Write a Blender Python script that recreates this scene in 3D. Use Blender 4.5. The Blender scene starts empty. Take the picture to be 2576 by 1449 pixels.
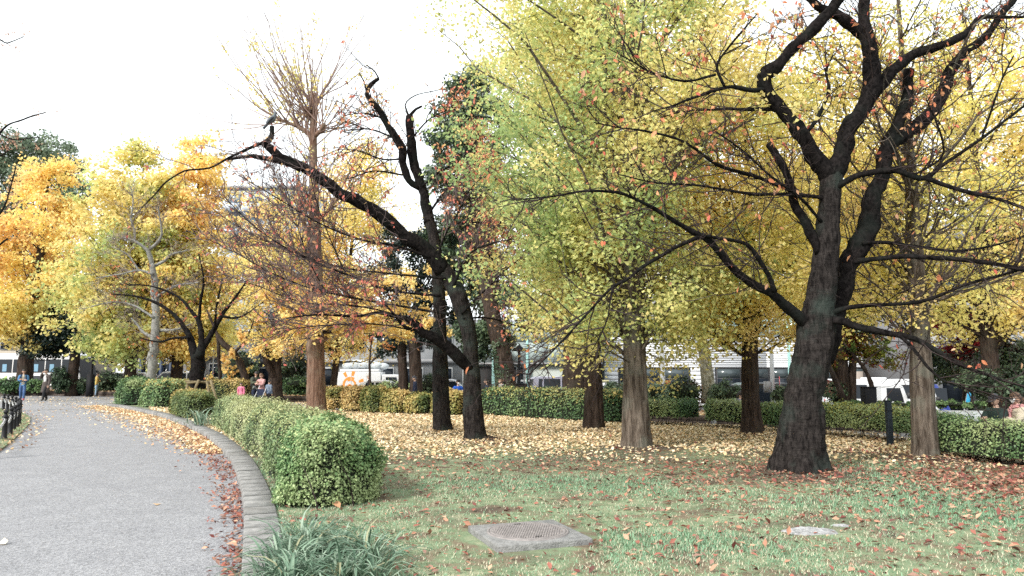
import bpy, bmesh, math, random
import numpy as np
R = math.radians
rng = np.random.default_rng(11)
random.seed(5)
sc = bpy.context.scene
COL = sc.collection

# ------------------------------------------------------------------ camera
FPX, CX, CY, EYE = 1840.0, 1288.0, 724.5, 1.55
PITCH = math.atan(211.5 / 1840.0)
cam_d = bpy.data.cameras.new('camera')
cam = bpy.data.objects.new('camera', cam_d)
COL.objects.link(cam)
cam_d.sensor_width = 36.0
cam_d.lens = 36.0 * FPX / 2576.0
cam_d.clip_end = 2000
cam.location = (0, 0, EYE)
cam.rotation_euler = (math.pi / 2 + PITCH, 0, 0)
sc.camera = cam

# ------------------------------------------------------------------ sky, sun, exposure (thin bright overcast)
SUN_EL, SUN_AZ = 38.0, 222.0
w = bpy.data.worlds.new('World'); sc.world = w; w.use_nodes = True
nt = w.node_tree; nt.nodes.clear()
out = nt.nodes.new('ShaderNodeOutputWorld'); bg = nt.nodes.new('ShaderNodeBackground')
sky = nt.nodes.new('ShaderNodeTexSky'); sky.sky_type = 'NISHITA'; sky.sun_disc = False
sky.sun_elevation = R(SUN_EL); sky.sun_rotation = R(SUN_AZ); sky.dust_density = 4.0; sky.air_density = 1.0
hs = nt.nodes.new('ShaderNodeHueSaturation'); hs.inputs['Saturation'].default_value = 0.25
mx = nt.nodes.new('ShaderNodeMix'); mx.data_type = 'RGBA'
mx.inputs[0].default_value = 0.75
mx.inputs[7].default_value = (8.6, 9.1, 9.3, 1)
nt.links.new(sky.outputs[0], hs.inputs['Color'])
nt.links.new(hs.outputs[0], mx.inputs[6])
nt.links.new(mx.outputs[2], bg.inputs['Color'])
bg.inputs['Strength'].default_value = 0.078
nt.links.new(bg.outputs[0], out.inputs[0])
sun_d = bpy.data.lights.new('sun', 'SUN'); sun = bpy.data.objects.new('sun', sun_d); COL.objects.link(sun)
sun_d.energy = 1.6; sun_d.angle = R(13); sun_d.color = (1.0, 0.96, 0.9)
sun.rotation_euler = (R(90 - SUN_EL), 0, R(180 - SUN_AZ))
sun.location = (0, -10, 30)
sc.view_settings.view_transform = 'Standard'; sc.view_settings.look = 'None'
sc.view_settings.exposure = 1.58; sc.view_settings.gamma = 1.0
sc.view_settings.use_curve_mapping = False
sc.cycles.use_denoising = False
sc.cycles.max_bounces = 10; sc.cycles.diffuse_bounces = 7; sc.cycles.transmission_bounces = 6
sc.cycles.transparent_max_bounces = 8

# ------------------------------------------------------------------ helpers
CT, ST = math.cos(PITCH), math.sin(PITCH)
def ray(u, v):
    x = (u - CX) / FPX; y = -(v - CY) / FPX
    return x, CT - y * ST, ST + y * CT
def G(u, v, z=0.0):
    r = ray(u, v); t = (z - EYE) / r[2]
    return (r[0] * t, r[1] * t, z)
def P(u, v, Y):
    r = ray(u, v); t = Y / r[1]
    return (r[0] * t, Y, EYE + r[2] * t)
def ss(a, b, x):
    t = np.clip((np.asarray(x, float) - a) / (b - a), 0, 1); return t * t * (3 - 2 * t)
_h = rng.random((64, 64, 64))
def vnoise(p, s=1.0):
    p = np.asarray(p, float) * s; i = np.floor(p).astype(int); f = p - i; f = f * f * (3 - 2 * f); r = 0
    for a in (0, 1):
        for b in (0, 1):
            for c in (0, 1):
                wgt = (f[..., 0] if a else 1 - f[..., 0]) * (f[..., 1] if b else 1 - f[..., 1]) * (f[..., 2] if c else 1 - f[..., 2])
                r = r + wgt * _h[(i[..., 0] + a) & 63, (i[..., 1] + b) & 63, (i[..., 2] + c) & 63]
    return r
def fbm(p, s=1.0, o=3):
    r = 0; a = 0.5
    for k in range(o):
        r = r + a * vnoise(np.asarray(p) + 17.3 * k, s * 2 ** k); a *= 0.5
    return r / (1 - 0.5 ** o)

def tag(o, label=None, cat=None, group=None, kind=None):
    if label: o['label'] = label
    if cat: o['category'] = cat
    if group: o['group'] = group
    if kind: o['kind'] = kind
    return o
def empty(name, loc, rz=0.0, label=None, cat=None, group=None):
    o = bpy.data.objects.new(name, None); COL.objects.link(o)
    o.location = loc; o.rotation_euler = (0, 0, rz); o.empty_display_size = 0.2
    return tag(o, label, cat, group)
def link(name, me, parent=None):
    o = bpy.data.objects.new(name, me); COL.objects.link(o)
    if parent is not None: o.parent = parent
    return o
def mesh_np(name, V, Fs, mat, parent=None, cols=None, smooth=False, uvs=None):
    """V (n,3); Fs list of int arrays (m,k); world coordinates when the parent sits at the origin frame"""
    V = np.asarray(V, np.float32)
    me = bpy.data.meshes.new(name)
    if not isinstance(Fs, (list, tuple)): Fs = [Fs]
    Fs = [np.asarray(f, np.int32) for f in Fs if len(f)]
    loops = np.concatenate([f.ravel() for f in Fs]); tot = np.concatenate([np.full(len(f), f.shape[1], np.int32) for f in Fs])
    me.vertices.add(len(V)); me.vertices.foreach_set('co', V.ravel())
    me.loops.add(len(loops)); me.loops.foreach_set('vertex_index', loops)
    me.polygons.add(len(tot))
    st = np.concatenate([[0], np.cumsum(tot)[:-1]]).astype(np.int32)
    me.polygons.foreach_set('loop_start', st); me.polygons.foreach_set('loop_total', tot)
    if smooth: me.polygons.foreach_set('use_smooth', np.ones(len(tot), bool))
    me.update(calc_edges=True)
    if cols is not None:
        a = me.attributes.new('Col', 'FLOAT_COLOR', 'POINT')
        c = np.ones((len(V), 4), np.float32); c[:, :3] = cols
        a.data.foreach_set('color', c.ravel())
    if mat is not None:
        for m in (mat if isinstance(mat, (list, tuple)) else [mat]): me.materials.append(m)
    o = link(name, me, parent)
    if parent is not None:
        # geometry is given in world space: undo the parent's transform
        from mathutils import Matrix
        M = Matrix.LocRotScale(parent.location, parent.rotation_euler, parent.scale)
        pp = parent.parent
        if pp is not None: M = Matrix.LocRotScale(pp.location, pp.rotation_euler, pp.scale) @ M
        me.transform(M.inverted())
    return o
def local(name, V, Fs, mat, parent, cols=None, smooth=False):
    """as mesh_np but V is in the parent's local frame"""
    o = mesh_np(name, V, Fs, mat, None, cols, smooth)
    o.parent = parent
    return o

# ---- materials
MATS = {}
def pmat(name, col, rough=0.7, metal=0.0, noise=0.0, nscale=8.0, bump=0.0, bscale=40.0, spec=0.4, attr=False, col2=None, emis=None, coat=0.0):
    if name in MATS: return MATS[name]
    m = bpy.data.materials.new(name); m.use_nodes = True; n = m.node_tree; b = n.nodes['Principled BSDF']
    b.inputs['Roughness'].default_value = rough; b.inputs['Metallic'].default_value = metal
    b.inputs['Specular IOR Level'].default_value = spec; b.inputs['Coat Weight'].default_value = coat
    b.inputs['Base Color'].default_value = (*col, 1)
    tc = n.nodes.new('ShaderNodeTexCoord')
    if noise > 0 or col2 is not None:
        t = n.nodes.new('ShaderNodeTexNoise'); t.inputs['Scale'].default_value = nscale; t.inputs['Detail'].default_value = 6
        n.links.new(tc.outputs['Object'], t.inputs['Vector'])
        rp = n.nodes.new('ShaderNodeValToRGB')
        c2 = col2 if col2 is not None else tuple(c * (1 - noise) for c in col)
        rp.color_ramp.elements[0].position = 0.35; rp.color_ramp.elements[1].position = 0.65
        rp.color_ramp.elements[0].color = (*c2, 1); rp.color_ramp.elements[1].color = (*col, 1)
        n.links.new(t.outputs['Fac'], rp.inputs[0]); n.links.new(rp.outputs[0], b.inputs['Base Color'])
    if attr:
        a = n.nodes.new('ShaderNodeAttribute'); a.attribute_name = 'Col'
        n.links.new(a.outputs['Color'], b.inputs['Base Color'])
    if bump > 0:
        t2 = n.nodes.new('ShaderNodeTexNoise'); t2.inputs['Scale'].default_value = bscale; t2.inputs['Detail'].default_value = 5
        n.links.new(tc.outputs['Object'], t2.inputs['Vector'])
        bp = n.nodes.new('ShaderNodeBump'); bp.inputs['Strength'].default_value = bump; bp.inputs['Distance'].default_value = 0.02
        n.links.new(t2.outputs['Fac'], bp.inputs['Height']); n.links.new(bp.outputs[0], b.inputs['Normal'])
    MATS[name] = m
    return m
def leafmat(name, trans=0.4, rough=0.55, spec=0.3):
    m = bpy.data.materials.new(name); m.use_nodes = True; n = m.node_tree; b = n.nodes['Principled BSDF']
    a = n.nodes.new('ShaderNodeAttribute'); a.attribute_name = 'Col'
    b.inputs['Roughness'].default_value = rough; b.inputs['Specular IOR Level'].default_value = spec
    t = n.nodes.new('ShaderNodeBsdfTranslucent'); mxs = n.nodes.new('ShaderNodeMixShader'); mxs.inputs[0].default_value = trans
    n.links.new(a.outputs['Color'], b.inputs['Base Color']); n.links.new(a.outputs['Color'], t.inputs['Color'])
    n.links.new(b.outputs[0], mxs.inputs[1]); n.links.new(t.outputs[0], mxs.inputs[2])
    n.links.new(mxs.outputs[0], n.nodes['Material Output'].inputs['Surface'])
    return m
def barkmat(name, c1, c2, c3, stretch=(6, 6, 1.0), scale=3.0, bump=0.8, moss=None, dist=0.03, cross=None):
    """c1 furrow, c2 ridge, c3 blotch colour; stretch sets the run of the furrows"""
    m = bpy.data.materials.new(name); m.use_nodes = True; n = m.node_tree; b = n.nodes['Principled BSDF']
    b.inputs['Roughness'].default_value = 0.95; b.inputs['Specular IOR Level'].default_value = 0.06
    tc = n.nodes.new('ShaderNodeTexCoord'); mp = n.nodes.new('ShaderNodeMapping'); mp.inputs['Scale'].default_value = stretch
    n.links.new(tc.outputs['Object'], mp.inputs['Vector'])
    t = n.nodes.new('ShaderNodeTexNoise'); t.inputs['Scale'].default_value = scale; t.inputs['Detail'].default_value = 8; t.inputs['Roughness'].default_value = 0.65; t.inputs['Distortion'].default_value = 0.6
    n.links.new(mp.outputs[0], t.inputs['Vector']); fac = t.outputs['Fac']
    if cross:
        mp2 = n.nodes.new('ShaderNodeMapping'); mp2.inputs['Scale'].default_value = cross[:3]; n.links.new(tc.outputs['Object'], mp2.inputs['Vector'])
        tx = n.nodes.new('ShaderNodeTexNoise'); tx.inputs['Scale'].default_value = cross[3]; tx.inputs['Detail'].default_value = 6; tx.inputs['Distortion'].default_value = .8; n.links.new(mp2.outputs[0], tx.inputs['Vector'])
        mm = n.nodes.new('ShaderNodeMix'); mm.data_type = 'FLOAT'; mm.inputs[0].default_value = cross[4]; n.links.new(fac, mm.inputs[2]); n.links.new(tx.outputs['Fac'], mm.inputs[3]); fac = mm.outputs[0]
    rp = n.nodes.new('ShaderNodeValToRGB'); rp.color_ramp.elements[0].position = 0.38; rp.color_ramp.elements[1].position = 0.66
    rp.color_ramp.elements[0].color = (*c1, 1); rp.color_ramp.elements[1].color = (*c2, 1)
    n.links.new(fac, rp.inputs[0])
    t2 = n.nodes.new('ShaderNodeTexNoise'); t2.inputs['Scale'].default_value = 2.2; t2.inputs['Detail'].default_value = 5
    n.links.new(tc.outputs['Object'], t2.inputs['Vector'])
    r2 = n.nodes.new('ShaderNodeValToRGB'); r2.color_ramp.elements[0].position = 0.5; r2.color_ramp.elements[1].position = 0.68
    n.links.new(t2.outputs['Fac'], r2.inputs[0])
    mxn = n.nodes.new('ShaderNodeMix'); mxn.data_type = 'RGBA'; mxn.inputs[7].default_value = (*c3, 1)
    ml = n.nodes.new('ShaderNodeMath'); ml.operation = 'MULTIPLY'; ml.inputs[1].default_value = 0.6
    n.links.new(r2.outputs[0], ml.inputs[0]); n.links.new(ml.outputs[0], mxn.inputs[0])
    n.links.new(rp.outputs[0], mxn.inputs[6]); n.links.new(mxn.outputs[2], b.inputs['Base Color'])
    bp = n.nodes.new('ShaderNodeBump'); bp.inputs['Strength'].default_value = bump; bp.inputs['Distance'].default_value = dist
    n.links.new(fac, bp.inputs['Height']); n.links.new(bp.outputs[0], b.inputs['Normal'])
    return m
LEAF = leafmat('leaf_thin', 0.52, .6, .2)
LEAFD = leafmat('leaf_leathery', 0.2, 0.5, 0.3)
LITTER = leafmat('leaf_fallen', 0.12, 0.7, 0.25)
BARK_CH = barkmat('bark_cherry', (.006, .005, .005), (.048, .041, .038), (.040, .055, .047), (8, 8, 2.2), 2.6, 1.0, dist=.07, cross=(3, 3, 22, 2.2, .22))
BARK_CHL = barkmat('bark_cherry_limb', (.003, .0025, .0025), (.020, .017, .0165), (.013, .017, .0145), (5, 5, 4), 3.0, 1.0, dist=.02)
BARK_GK = barkmat('bark_ginkgo', (.045, .034, .026), (.19, .155, .125), (.15, .16, .13), (9, 9, 1.1), 1.6, 1.0, dist=.04)
BARK_GD = barkmat('bark_dark', (.02, .014, .011), (.075, .055, .045), (.05, .045, .035), (9, 9, 1.2), 1.6, 1.0)
BARK_RD = barkmat('bark_red_brown', (.08, .045, .032), (.24, .155, .115), (.2, .17, .13), (10, 10, 1.0), 1.5, 1.0, dist=.04)
BARK_GR = barkmat('bark_grey', (.14, .14, .125), (.30, .29, .27), (.2, .21, .18), (3, 3, 3), 3, .5)
BARK_PL = barkmat('bark_plane', (.17, .16, .11), (.5, .48, .4), (.24, .21, .14), (4, 4, 2.4), 2.2, .3)
TWIG = pmat('twig', (.04, .03, .029), .9, spec=.08)
TWIGG = pmat('twig_pale', (.17, .14, .125), .8)

# ---- tubes
def catmull(p, n):
    p = np.asarray(p, float)
    if len(p) == 2: return p[0] + (p[1] - p[0]) * np.linspace(0, 1, n)[:, None]
    q = np.vstack([2 * p[0] - p[1], p, 2 * p[-1] - p[-2]])
    seg = np.linalg.norm(np.diff(p[:, :3], axis=0), axis=1); s = np.concatenate([[0], np.cumsum(seg)]); t = np.linspace(0, s[-1], n)
    i = np.clip(np.searchsorted(s, t, 'right') - 1, 0, len(p) - 2); f = ((t - s[i]) / seg[i])[:, None]
    a, b, c, d = q[i], q[i + 1], q[i + 2], q[i + 3]
    return .5 * (2 * b + (c - a) * f + (2 * a - 5 * b + 4 * c - d) * f ** 2 + (3 * b - a - 3 * c + d) * f ** 3)
def frames(p):
    T = np.gradient(p, axis=0); T /= np.linalg.norm(T, axis=1)[:, None] + 1e-9
    r = np.array([1.0, 0, 0]) if abs(T[0, 0]) < .8 else np.array([0, 1.0, 0])
    A = np.empty_like(p); 
    for i in range(len(p)):
        r = r - T[i] * (r @ T[i]); r /= np.linalg.norm(r) + 1e-9; A[i] = r
    return T, A, np.cross(T, A)
def tube(p, r, sides=10, disp=None, cap=True):
    """one tube: p (n,3), r (n,). disp(points, ring fraction) gives a radial factor"""
    p = np.asarray(p, float); n = len(p); T, A, B = frames(p)
    th = np.arange(sides) / sides * 2 * np.pi
    d = A[:, None] * np.cos(th)[None, :, None] + B[:, None] * np.sin(th)[None, :, None]
    rr = np.broadcast_to(np.asarray(r, float)[:, None], (n, sides)).copy()
    if disp is not None: rr = rr * disp(p[:, None] + d * rr[..., None], np.linspace(0, 1, n)[:, None] + 0 * th[None], th[None] + 0 * rr)
    V = (p[:, None] + d * rr[..., None]).reshape(-1, 3)
    i = np.arange(n - 1)[:, None] * sides; j = np.arange(sides)[None]; k = (j + 1) % sides
    F = np.stack([i + j, i + k, i + sides + k, i + sides + j], -1).reshape(-1, 4)
    Fs = [F]
    if cap:
        V = np.vstack([V, p[-1] + T[-1] * r[-1] * .5, p[0]])
        c = len(V) - 2; j = np.arange(sides); k = (j + 1) % sides; o = (n - 1) * sides
        Fs.append(np.stack([o + j, o + k, np.full(sides, c)], -1))
        Fs.append(np.stack([k, j, np.full(sides, c + 1)], -1))
    return V, Fs
def merge(lst):
    Vs, Q, T, o = [], [], [], 0
    for V, Fs in lst:
        if not isinstance(Fs, (list, tuple)): Fs = [Fs]
        for f in Fs:
            f = np.asarray(f)
            if len(f) == 0: continue
            (Q if f.shape[1] == 4 else T).append(f + o)
        Vs.append(np.asarray(V)); o += len(V)
    Fs = []
    if Q: Fs.append(np.concatenate(Q))
    if T: Fs.append(np.concatenate(T))
    return np.concatenate(Vs), Fs
def thin_tubes(Pt, Rd, sides=3):
    """many twigs at once: Pt (T,n,3), Rd (T,n)"""
    Tn, n, _ = Pt.shape
    tg = np.gradient(Pt, axis=1); tg /= np.linalg.norm(tg, axis=2)[..., None] + 1e-9
    ref = np.where(np.abs(tg[..., 2:3]) < .9, np.array([0, 0, 1.0]), np.array([1.0, 0, 0]))
    A = np.cross(tg, ref); A /= np.linalg.norm(A, axis=2)[..., None] + 1e-9; B = np.cross(tg, A)
    th = np.arange(sides) / sides * 2 * np.pi
    V = Pt[:, :, None] + (A[:, :, None] * np.cos(th)[:, None] + B[:, :, None] * np.sin(th)[:, None]) * Rd[:, :, None, None]
    t = np.arange(Tn)[:, None, None] * n * sides; i = np.arange(n - 1)[None, :, None] * sides; j = np.arange(sides)[None, None]; k = (j + 1) % sides
    F = np.stack([t + i + j, t + i + k, t + i + sides + k, t + i + sides + j], -1).reshape(-1, 4)
    return V.reshape(-1, 3), [F]
def spawn(Pt, cnt, ln, ang, up=0.0, flat=0.0, n=5, t0=.15, t1=1.0, bend=.25, lt=0.5):
    """children of many parent polylines: Pt (T,n,3) -> (C,n,3). cnt per parent (float or array)"""
    Tn, m, _ = Pt.shape
    c = np.broadcast_to(np.asarray(cnt, float), (Tn,)); c = np.floor(c + rng.random(Tn)).astype(int)
    par = np.repeat(np.arange(Tn), c); C = len(par)
    if C == 0: return np.zeros((0, n, 3)), par, np.zeros(0)
    t = t0 + (t1 - t0) * rng.random(C); x = t * (m - 1); i = np.clip(x.astype(int), 0, m - 2); f = (x - i)[:, None]
    s = Pt[par, i] * (1 - f) + Pt[par, i + 1] * f
    tg = Pt[par, i + 1] - Pt[par, i]; tg /= np.linalg.norm(tg, axis=1)[:, None] + 1e-9
    q = rng.normal(size=(C, 3)); q[:, 2] *= 1 - flat; q -= tg * (q * tg).sum(1)[:, None]; q /= np.linalg.norm(q, axis=1)[:, None] + 1e-9
    a = np.radians(rng.uniform(*ang, C))[:, None]
    d = tg * np.cos(a) + q * np.sin(a); d[:, 2] += up; d /= np.linalg.norm(d, axis=1)[:, None]
    L = rng.uniform(*ln, C) * (1 - lt * t)
    pts = [s]; dd = d.copy()
    for k in range(n - 1):
        dd = dd + rng.normal(size=(C, 3)) * bend; dd[:, 2] += up * .25; dd /= np.linalg.norm(dd, axis=1)[:, None]
        pts.append(pts[-1] + dd * (L / (n - 1))[:, None])
    return np.stack(pts, 1), par, t
def taper(C, n, r0, r1):
    return np.broadcast_to(np.linspace(1, 0, n)[None], (C, n)) * (np.asarray(r0) - r1).reshape(-1, 1) + r1
def along(Pt, k, t0=0.0):
    """k random points on random polylines"""
    T, n, _ = Pt.shape; a = rng.integers(0, T, k); x = (t0 + (1 - t0) * rng.random(k)) * (n - 1); i = np.clip(x.astype(int), 0, n - 2); f = (x - i)[:, None]
    return Pt[a, i] * (1 - f) + Pt[a, i + 1] * f, a

# ---- leaves
TPL = {
 'fan': (np.array([[0, 0, 0], [-.62, .62, .1], [-.25, .95, 0], [.25, .95, 0], [.62, .62, .1]]), [np.array([[0, 1, 2], [0, 2, 3], [0, 3, 4]])]),
 'gink': (np.array([[0, 0, 0], [-.62, .66, .1], [0, .92, 0], [.62, .66, .1]]), [np.array([[0, 3, 2, 1]])]),
 'slim': (np.array([[0, 0, 0], [-.25, .45, .09], [0, 1, -.04], [.25, .45, .09]]), [np.array([[0, 2, 1], [0, 3, 2]])]),
 'tri': (np.array([[0, 0, 0], [-.6, .85, .08], [.6, .85, -.08]]), [np.array([[0, 2, 1]])]),
 'diamond': (np.array([[0, 0, 0], [-.36, .45, .08], [0, 1, 0], [.36, .45, .08]]), [np.array([[0, 3, 2, 1]])]),
 'oval': (np.array([[0, 0, 0], [-.22, .3, .07], [-.2, .65, .05], [0, 1, -.08], [.2, .65, .05], [.22, .3, .07], [0, .35, 0], [0, .68, -.02]]),
          [np.array([[0, 6, 1, 1]])[:, :3], np.array([[1, 6, 7, 2], [6, 5, 4, 7]]), np.array([[0, 5, 6], [2, 7, 3], [7, 4, 3]])]),
}
def leaf_geo(pts, size, cols, shape='diamond', nrm=None, spread=1.0, flatten=None, droop=0.0):
    N = len(pts); tv, tf = TPL[shape]
    n = rng.normal(size=(N, 3)) * spread
    if nrm is not None: n = n + nrm
    n /= np.linalg.norm(n, axis=1)[:, None] + 1e-9
    q = rng.normal(size=(N, 3)); q[:, 2] -= droop; q -= n * (q * n).sum(1)[:, None]; q /= np.linalg.norm(q, axis=1)[:, None] + 1e-9
    s = np.cross(q, n)
    sz = np.broadcast_to(np.asarray(size, float), (N,))
    V = pts[:, None] + sz[:, None, None] * (s[:, None] * tv[None, :, :1] + q[:, None] * tv[None, :, 1:2] + n[:, None] * tv[None, :, 2:3])
    K = len(tv); o = np.arange(N)[:, None, None] * K
    Fs = [(f[None] + o).reshape(-1, f.shape[1]) for f in tf]
    return V.reshape(-1, 3), Fs, np.repeat(np.asarray(cols), K, 0)
def leaves(name, pts, size, cols, shape, parent=None, mat=None, nrm=None, spread=1.0, droop=0.0):
    V, Fs, C = leaf_geo(pts, size, cols, shape, nrm, spread, droop=droop)
    o = mesh_np(name, V, Fs, mat or LEAF, parent, C)
    o['kind'] = 'stuff'
    return o
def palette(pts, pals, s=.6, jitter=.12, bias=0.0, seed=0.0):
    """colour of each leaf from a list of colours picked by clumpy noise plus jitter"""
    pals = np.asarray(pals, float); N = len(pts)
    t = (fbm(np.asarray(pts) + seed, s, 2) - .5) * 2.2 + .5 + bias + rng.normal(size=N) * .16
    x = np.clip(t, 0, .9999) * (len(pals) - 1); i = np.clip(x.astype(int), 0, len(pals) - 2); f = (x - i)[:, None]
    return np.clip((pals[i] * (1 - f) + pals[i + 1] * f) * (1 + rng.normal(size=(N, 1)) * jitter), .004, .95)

# ---- box helper
def boxv(x0, x1, y0, y1, z0, z1):
    V = np.array([[x0, y0, z0], [x1, y0, z0], [x1, y1, z0], [x0, y1, z0], [x0, y0, z1], [x1, y0, z1], [x1, y1, z1], [x0, y1, z1]], float)
    F = np.array([[3, 2, 1, 0], [4, 5, 6, 7], [0, 1, 5, 4], [1, 2, 6, 5], [2, 3, 7, 6], [3, 0, 4, 7]])
    return V, [F]
def lathe(prof, sides=16, c=(0, 0, 0)):
    prof = np.asarray(prof, float); th = np.arange(sides) / sides * 2 * np.pi
    V = np.stack([prof[:, None, 0] * np.cos(th) + c[0], prof[:, None, 0] * np.sin(th) + c[1], np.repeat(prof[:, None, 1], sides, 1) + c[2]], -1).reshape(-1, 3)
    n = len(prof); i = np.arange(n - 1)[:, None] * sides; j = np.arange(sides)[None]; k = (j + 1) % sides
    return V, [np.stack([i + j, i + k, i + sides + k, i + sides + j], -1).reshape(-1, 4)]
def rot(V, a, c=(0, 0, 0)):
    V = np.array(V, float) ; ca, sa = math.cos(a), math.sin(a)
    x, y = V[:, 0].copy(), V[:, 1].copy(); V[:, 0] = x * ca - y * sa + c[0]; V[:, 1] = x * sa + y * ca + c[1]; V[:, 2] += c[2]
    return V
def bevel(o, wd=.01, seg=2):
    m = o.modifiers.new('bevel', 'BEVEL'); m.width = wd; m.segments = seg; m.limit_method = 'ANGLE'; m.angle_limit = R(35); return o

# ================================================================== SETTING
def zpath(x, y):
    m = np.maximum(ss(20, 28, y), ss(5, 8, x))
    return -0.10 - 0.30 * ss(-12, 9, x) * m
def zstreet(x): return -0.80 - 0.02 * np.asarray(x, float)
KERB_L = [G(*p, .03)[:2] for p in [(600, 1540), (607, 1442), (614, 1291), (610, 1238), (599, 1192), (585, 1157), (568, 1132), (547, 1111), (519, 1090), (487, 1074), (455, 1059), (402, 1041), (352, 1030), (305, 1021), (255, 1014)]]
KERB_L = [(-1.2, 0.0), (-1.45, 3.0)] + KERB_L
KL = catmull(np.array(KERB_L), 240)
_t = np.gradient(KL, axis=0); _t /= np.linalg.norm(_t, axis=1)[:, None]
KN = np.stack([_t[:, 1], -_t[:, 0]], 1)            # towards the lawn
KW = .34
KR = KL + KN * KW
LAWN_BACK = [(-20.0, 38.0), (-18.3, 41.0), (-13.9, 39.4), (-14.2, 37.6), (-14.5, 34.6), (-10.5, 32.6), (-7.2, 30.6), (-1.0, 28.6), (3.6, 23.4), (6.4, 21.6), (8.6, 18.6), (9.5, 16.0), (9.3, 13.5), (9.6, 11.6), (11.5, 8.0), (14, 2), (14, 0)]
LAWN_POLY = np.array([tuple(p) for p in KR] + LAWN_BACK)
def in_poly(x, y, poly):
    x = np.asarray(x); y = np.asarray(y); r = np.zeros(x.shape, bool); a = poly; b = np.roll(poly, -1, 0)
    for (x0, y0), (x1, y1) in zip(a, b):
        c = (y0 > y) != (y1 > y)
        if y1 != y0: r ^= c & (x < (x1 - x0) * (y - y0) / (y1 - y0) + x0)
    return r
TRUNKS = [G(*q)[:2] for q in ((2015, 1190), (1198, 1112), (1113, 1090), (1600, 1130), (1495, 1083), (1893, 1095), (2330, 1155), (795, 1037))]
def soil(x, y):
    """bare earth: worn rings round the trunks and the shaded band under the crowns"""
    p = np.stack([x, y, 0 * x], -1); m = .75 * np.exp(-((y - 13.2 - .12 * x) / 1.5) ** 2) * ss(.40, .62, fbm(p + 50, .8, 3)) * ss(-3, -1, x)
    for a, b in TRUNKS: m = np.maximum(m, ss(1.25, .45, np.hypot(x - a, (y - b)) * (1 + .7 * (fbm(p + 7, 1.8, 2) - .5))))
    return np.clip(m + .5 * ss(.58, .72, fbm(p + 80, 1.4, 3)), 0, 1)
def zlawn(x, y):
    p = np.stack([x, y, 0 * x], -1); h = 0
    for a, b in TRUNKS: h = h + .07 * np.exp(-((x - a) ** 2 + (y - b) ** 2) / .55)
    return h + .035 * (fbm(p, .35, 3) - .5) + .01 * (fbm(p, 3, 2) - .5)

def gmat(name, ramp, scale, bump=.6, bscale=120, rough=.9, ramp2=None, scale2=1.0, fac2=.5):
    m = bpy.data.materials.new(name); m.use_nodes = True; n = m.node_tree; b = n.nodes['Principled BSDF']
    b.inputs['Roughness'].default_value = rough; b.inputs['Specular IOR Level'].default_value = .25
    tc = n.nodes.new('ShaderNodeTexCoord')
    def lay(rmp, s, det):
        t = n.nodes.new('ShaderNodeTexNoise'); t.inputs['Scale'].default_value = s; t.inputs['Detail'].default_value = det; t.inputs['Roughness'].default_value = .6
        n.links.new(tc.outputs['Object'], t.inputs['Vector']); r = n.nodes.new('ShaderNodeValToRGB')
        e = r.color_ramp.elements
        while len(e) < len(rmp): e.new(.5)
        for k, (pos, c) in enumerate(rmp): e[k].position = pos; e[k].color = (*c, 1)
        n.links.new(t.outputs['Fac'], r.inputs[0]); return r
    a = lay(ramp, scale, 8); src = a.outputs[0]
    if ramp2:
        c = lay(ramp2, scale2, 4); mxn = n.nodes.new('ShaderNodeMix'); mxn.data_type = 'RGBA'; mxn.blend_type = 'MULTIPLY'; mxn.inputs[0].default_value = fac2
        n.links.new(src, mxn.inputs[6]); n.links.new(c.outputs[0], mxn.inputs[7]); src = mxn.outputs[2]
    n.links.new(src, b.inputs['Base Color'])
    t = n.nodes.new('ShaderNodeTexNoise'); t.inputs['Scale'].default_value = bscale; t.inputs['Detail'].default_value = 4
    n.links.new(tc.outputs['Object'], t.inputs['Vector'])
    bp = n.nodes.new('ShaderNodeBump'); bp.inputs['Strength'].default_value = bump; bp.inputs['Distance'].default_value = .01
    n.links.new(t.outputs['Fac'], bp.inputs['Height']); n.links.new(bp.outputs[0], b.inputs['Normal'])
    return m
def asphalt(name, c0, c1, c2):
    m = bpy.data.materials.new(name); m.use_nodes = True; n = m.node_tree; b = n.nodes['Principled BSDF']
    b.inputs['Roughness'].default_value = .85; b.inputs['Specular IOR Level'].default_value = .3
    tc = n.nodes.new('ShaderNodeTexCoord')
    v = n.nodes.new('ShaderNodeTexVoronoi'); v.inputs['Scale'].default_value = 75; n.links.new(tc.outputs['Object'], v.inputs['Vector'])
    r = n.nodes.new('ShaderNodeValToRGB'); e = r.color_ramp.elements; e.new(.5)
    e[0].position = 0; e[0].color = (*c0, 1); e[1].position = .45; e[1].color = (*c1, 1); e[2].position = 1; e[2].color = (*c2, 1)
    n.links.new(v.outputs['Color'], r.inputs[0])
    t = n.nodes.new('ShaderNodeTexNoise'); t.inputs['Scale'].default_value = 1.7; t.inputs['Detail'].default_value = 9; t.inputs['Roughness'].default_value = .7; n.links.new(tc.outputs['Object'], t.inputs['Vector'])
    r2 = n.nodes.new('ShaderNodeValToRGB'); r2.color_ramp.elements[0].position = .3; r2.color_ramp.elements[1].position = .7
    r2.color_ramp.elements[0].color = (.80, .80, .81, 1); r2.color_ramp.elements[1].color = (1, 1, 1, 1)
    n.links.new(t.outputs['Fac'], r2.inputs[0])
    mxn = n.nodes.new('ShaderNodeMix'); mxn.data_type = 'RGBA'; mxn.blend_type = 'MULTIPLY'; mxn.inputs[0].default_value = 1
    n.links.new(r.outputs[0], mxn.inputs[6]); n.links.new(r2.outputs[0], mxn.inputs[7]); n.links.new(mxn.outputs[2], b.inputs['Base Color'])
    bp = n.nodes.new('ShaderNodeBump'); bp.inputs['Strength'].default_value = .7; bp.inputs['Distance'].default_value = .008
    n.links.new(v.outputs['Distance'], bp.inputs['Height']); n.links.new(bp.outputs[0], b.inputs['Normal'])
    return m
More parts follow.
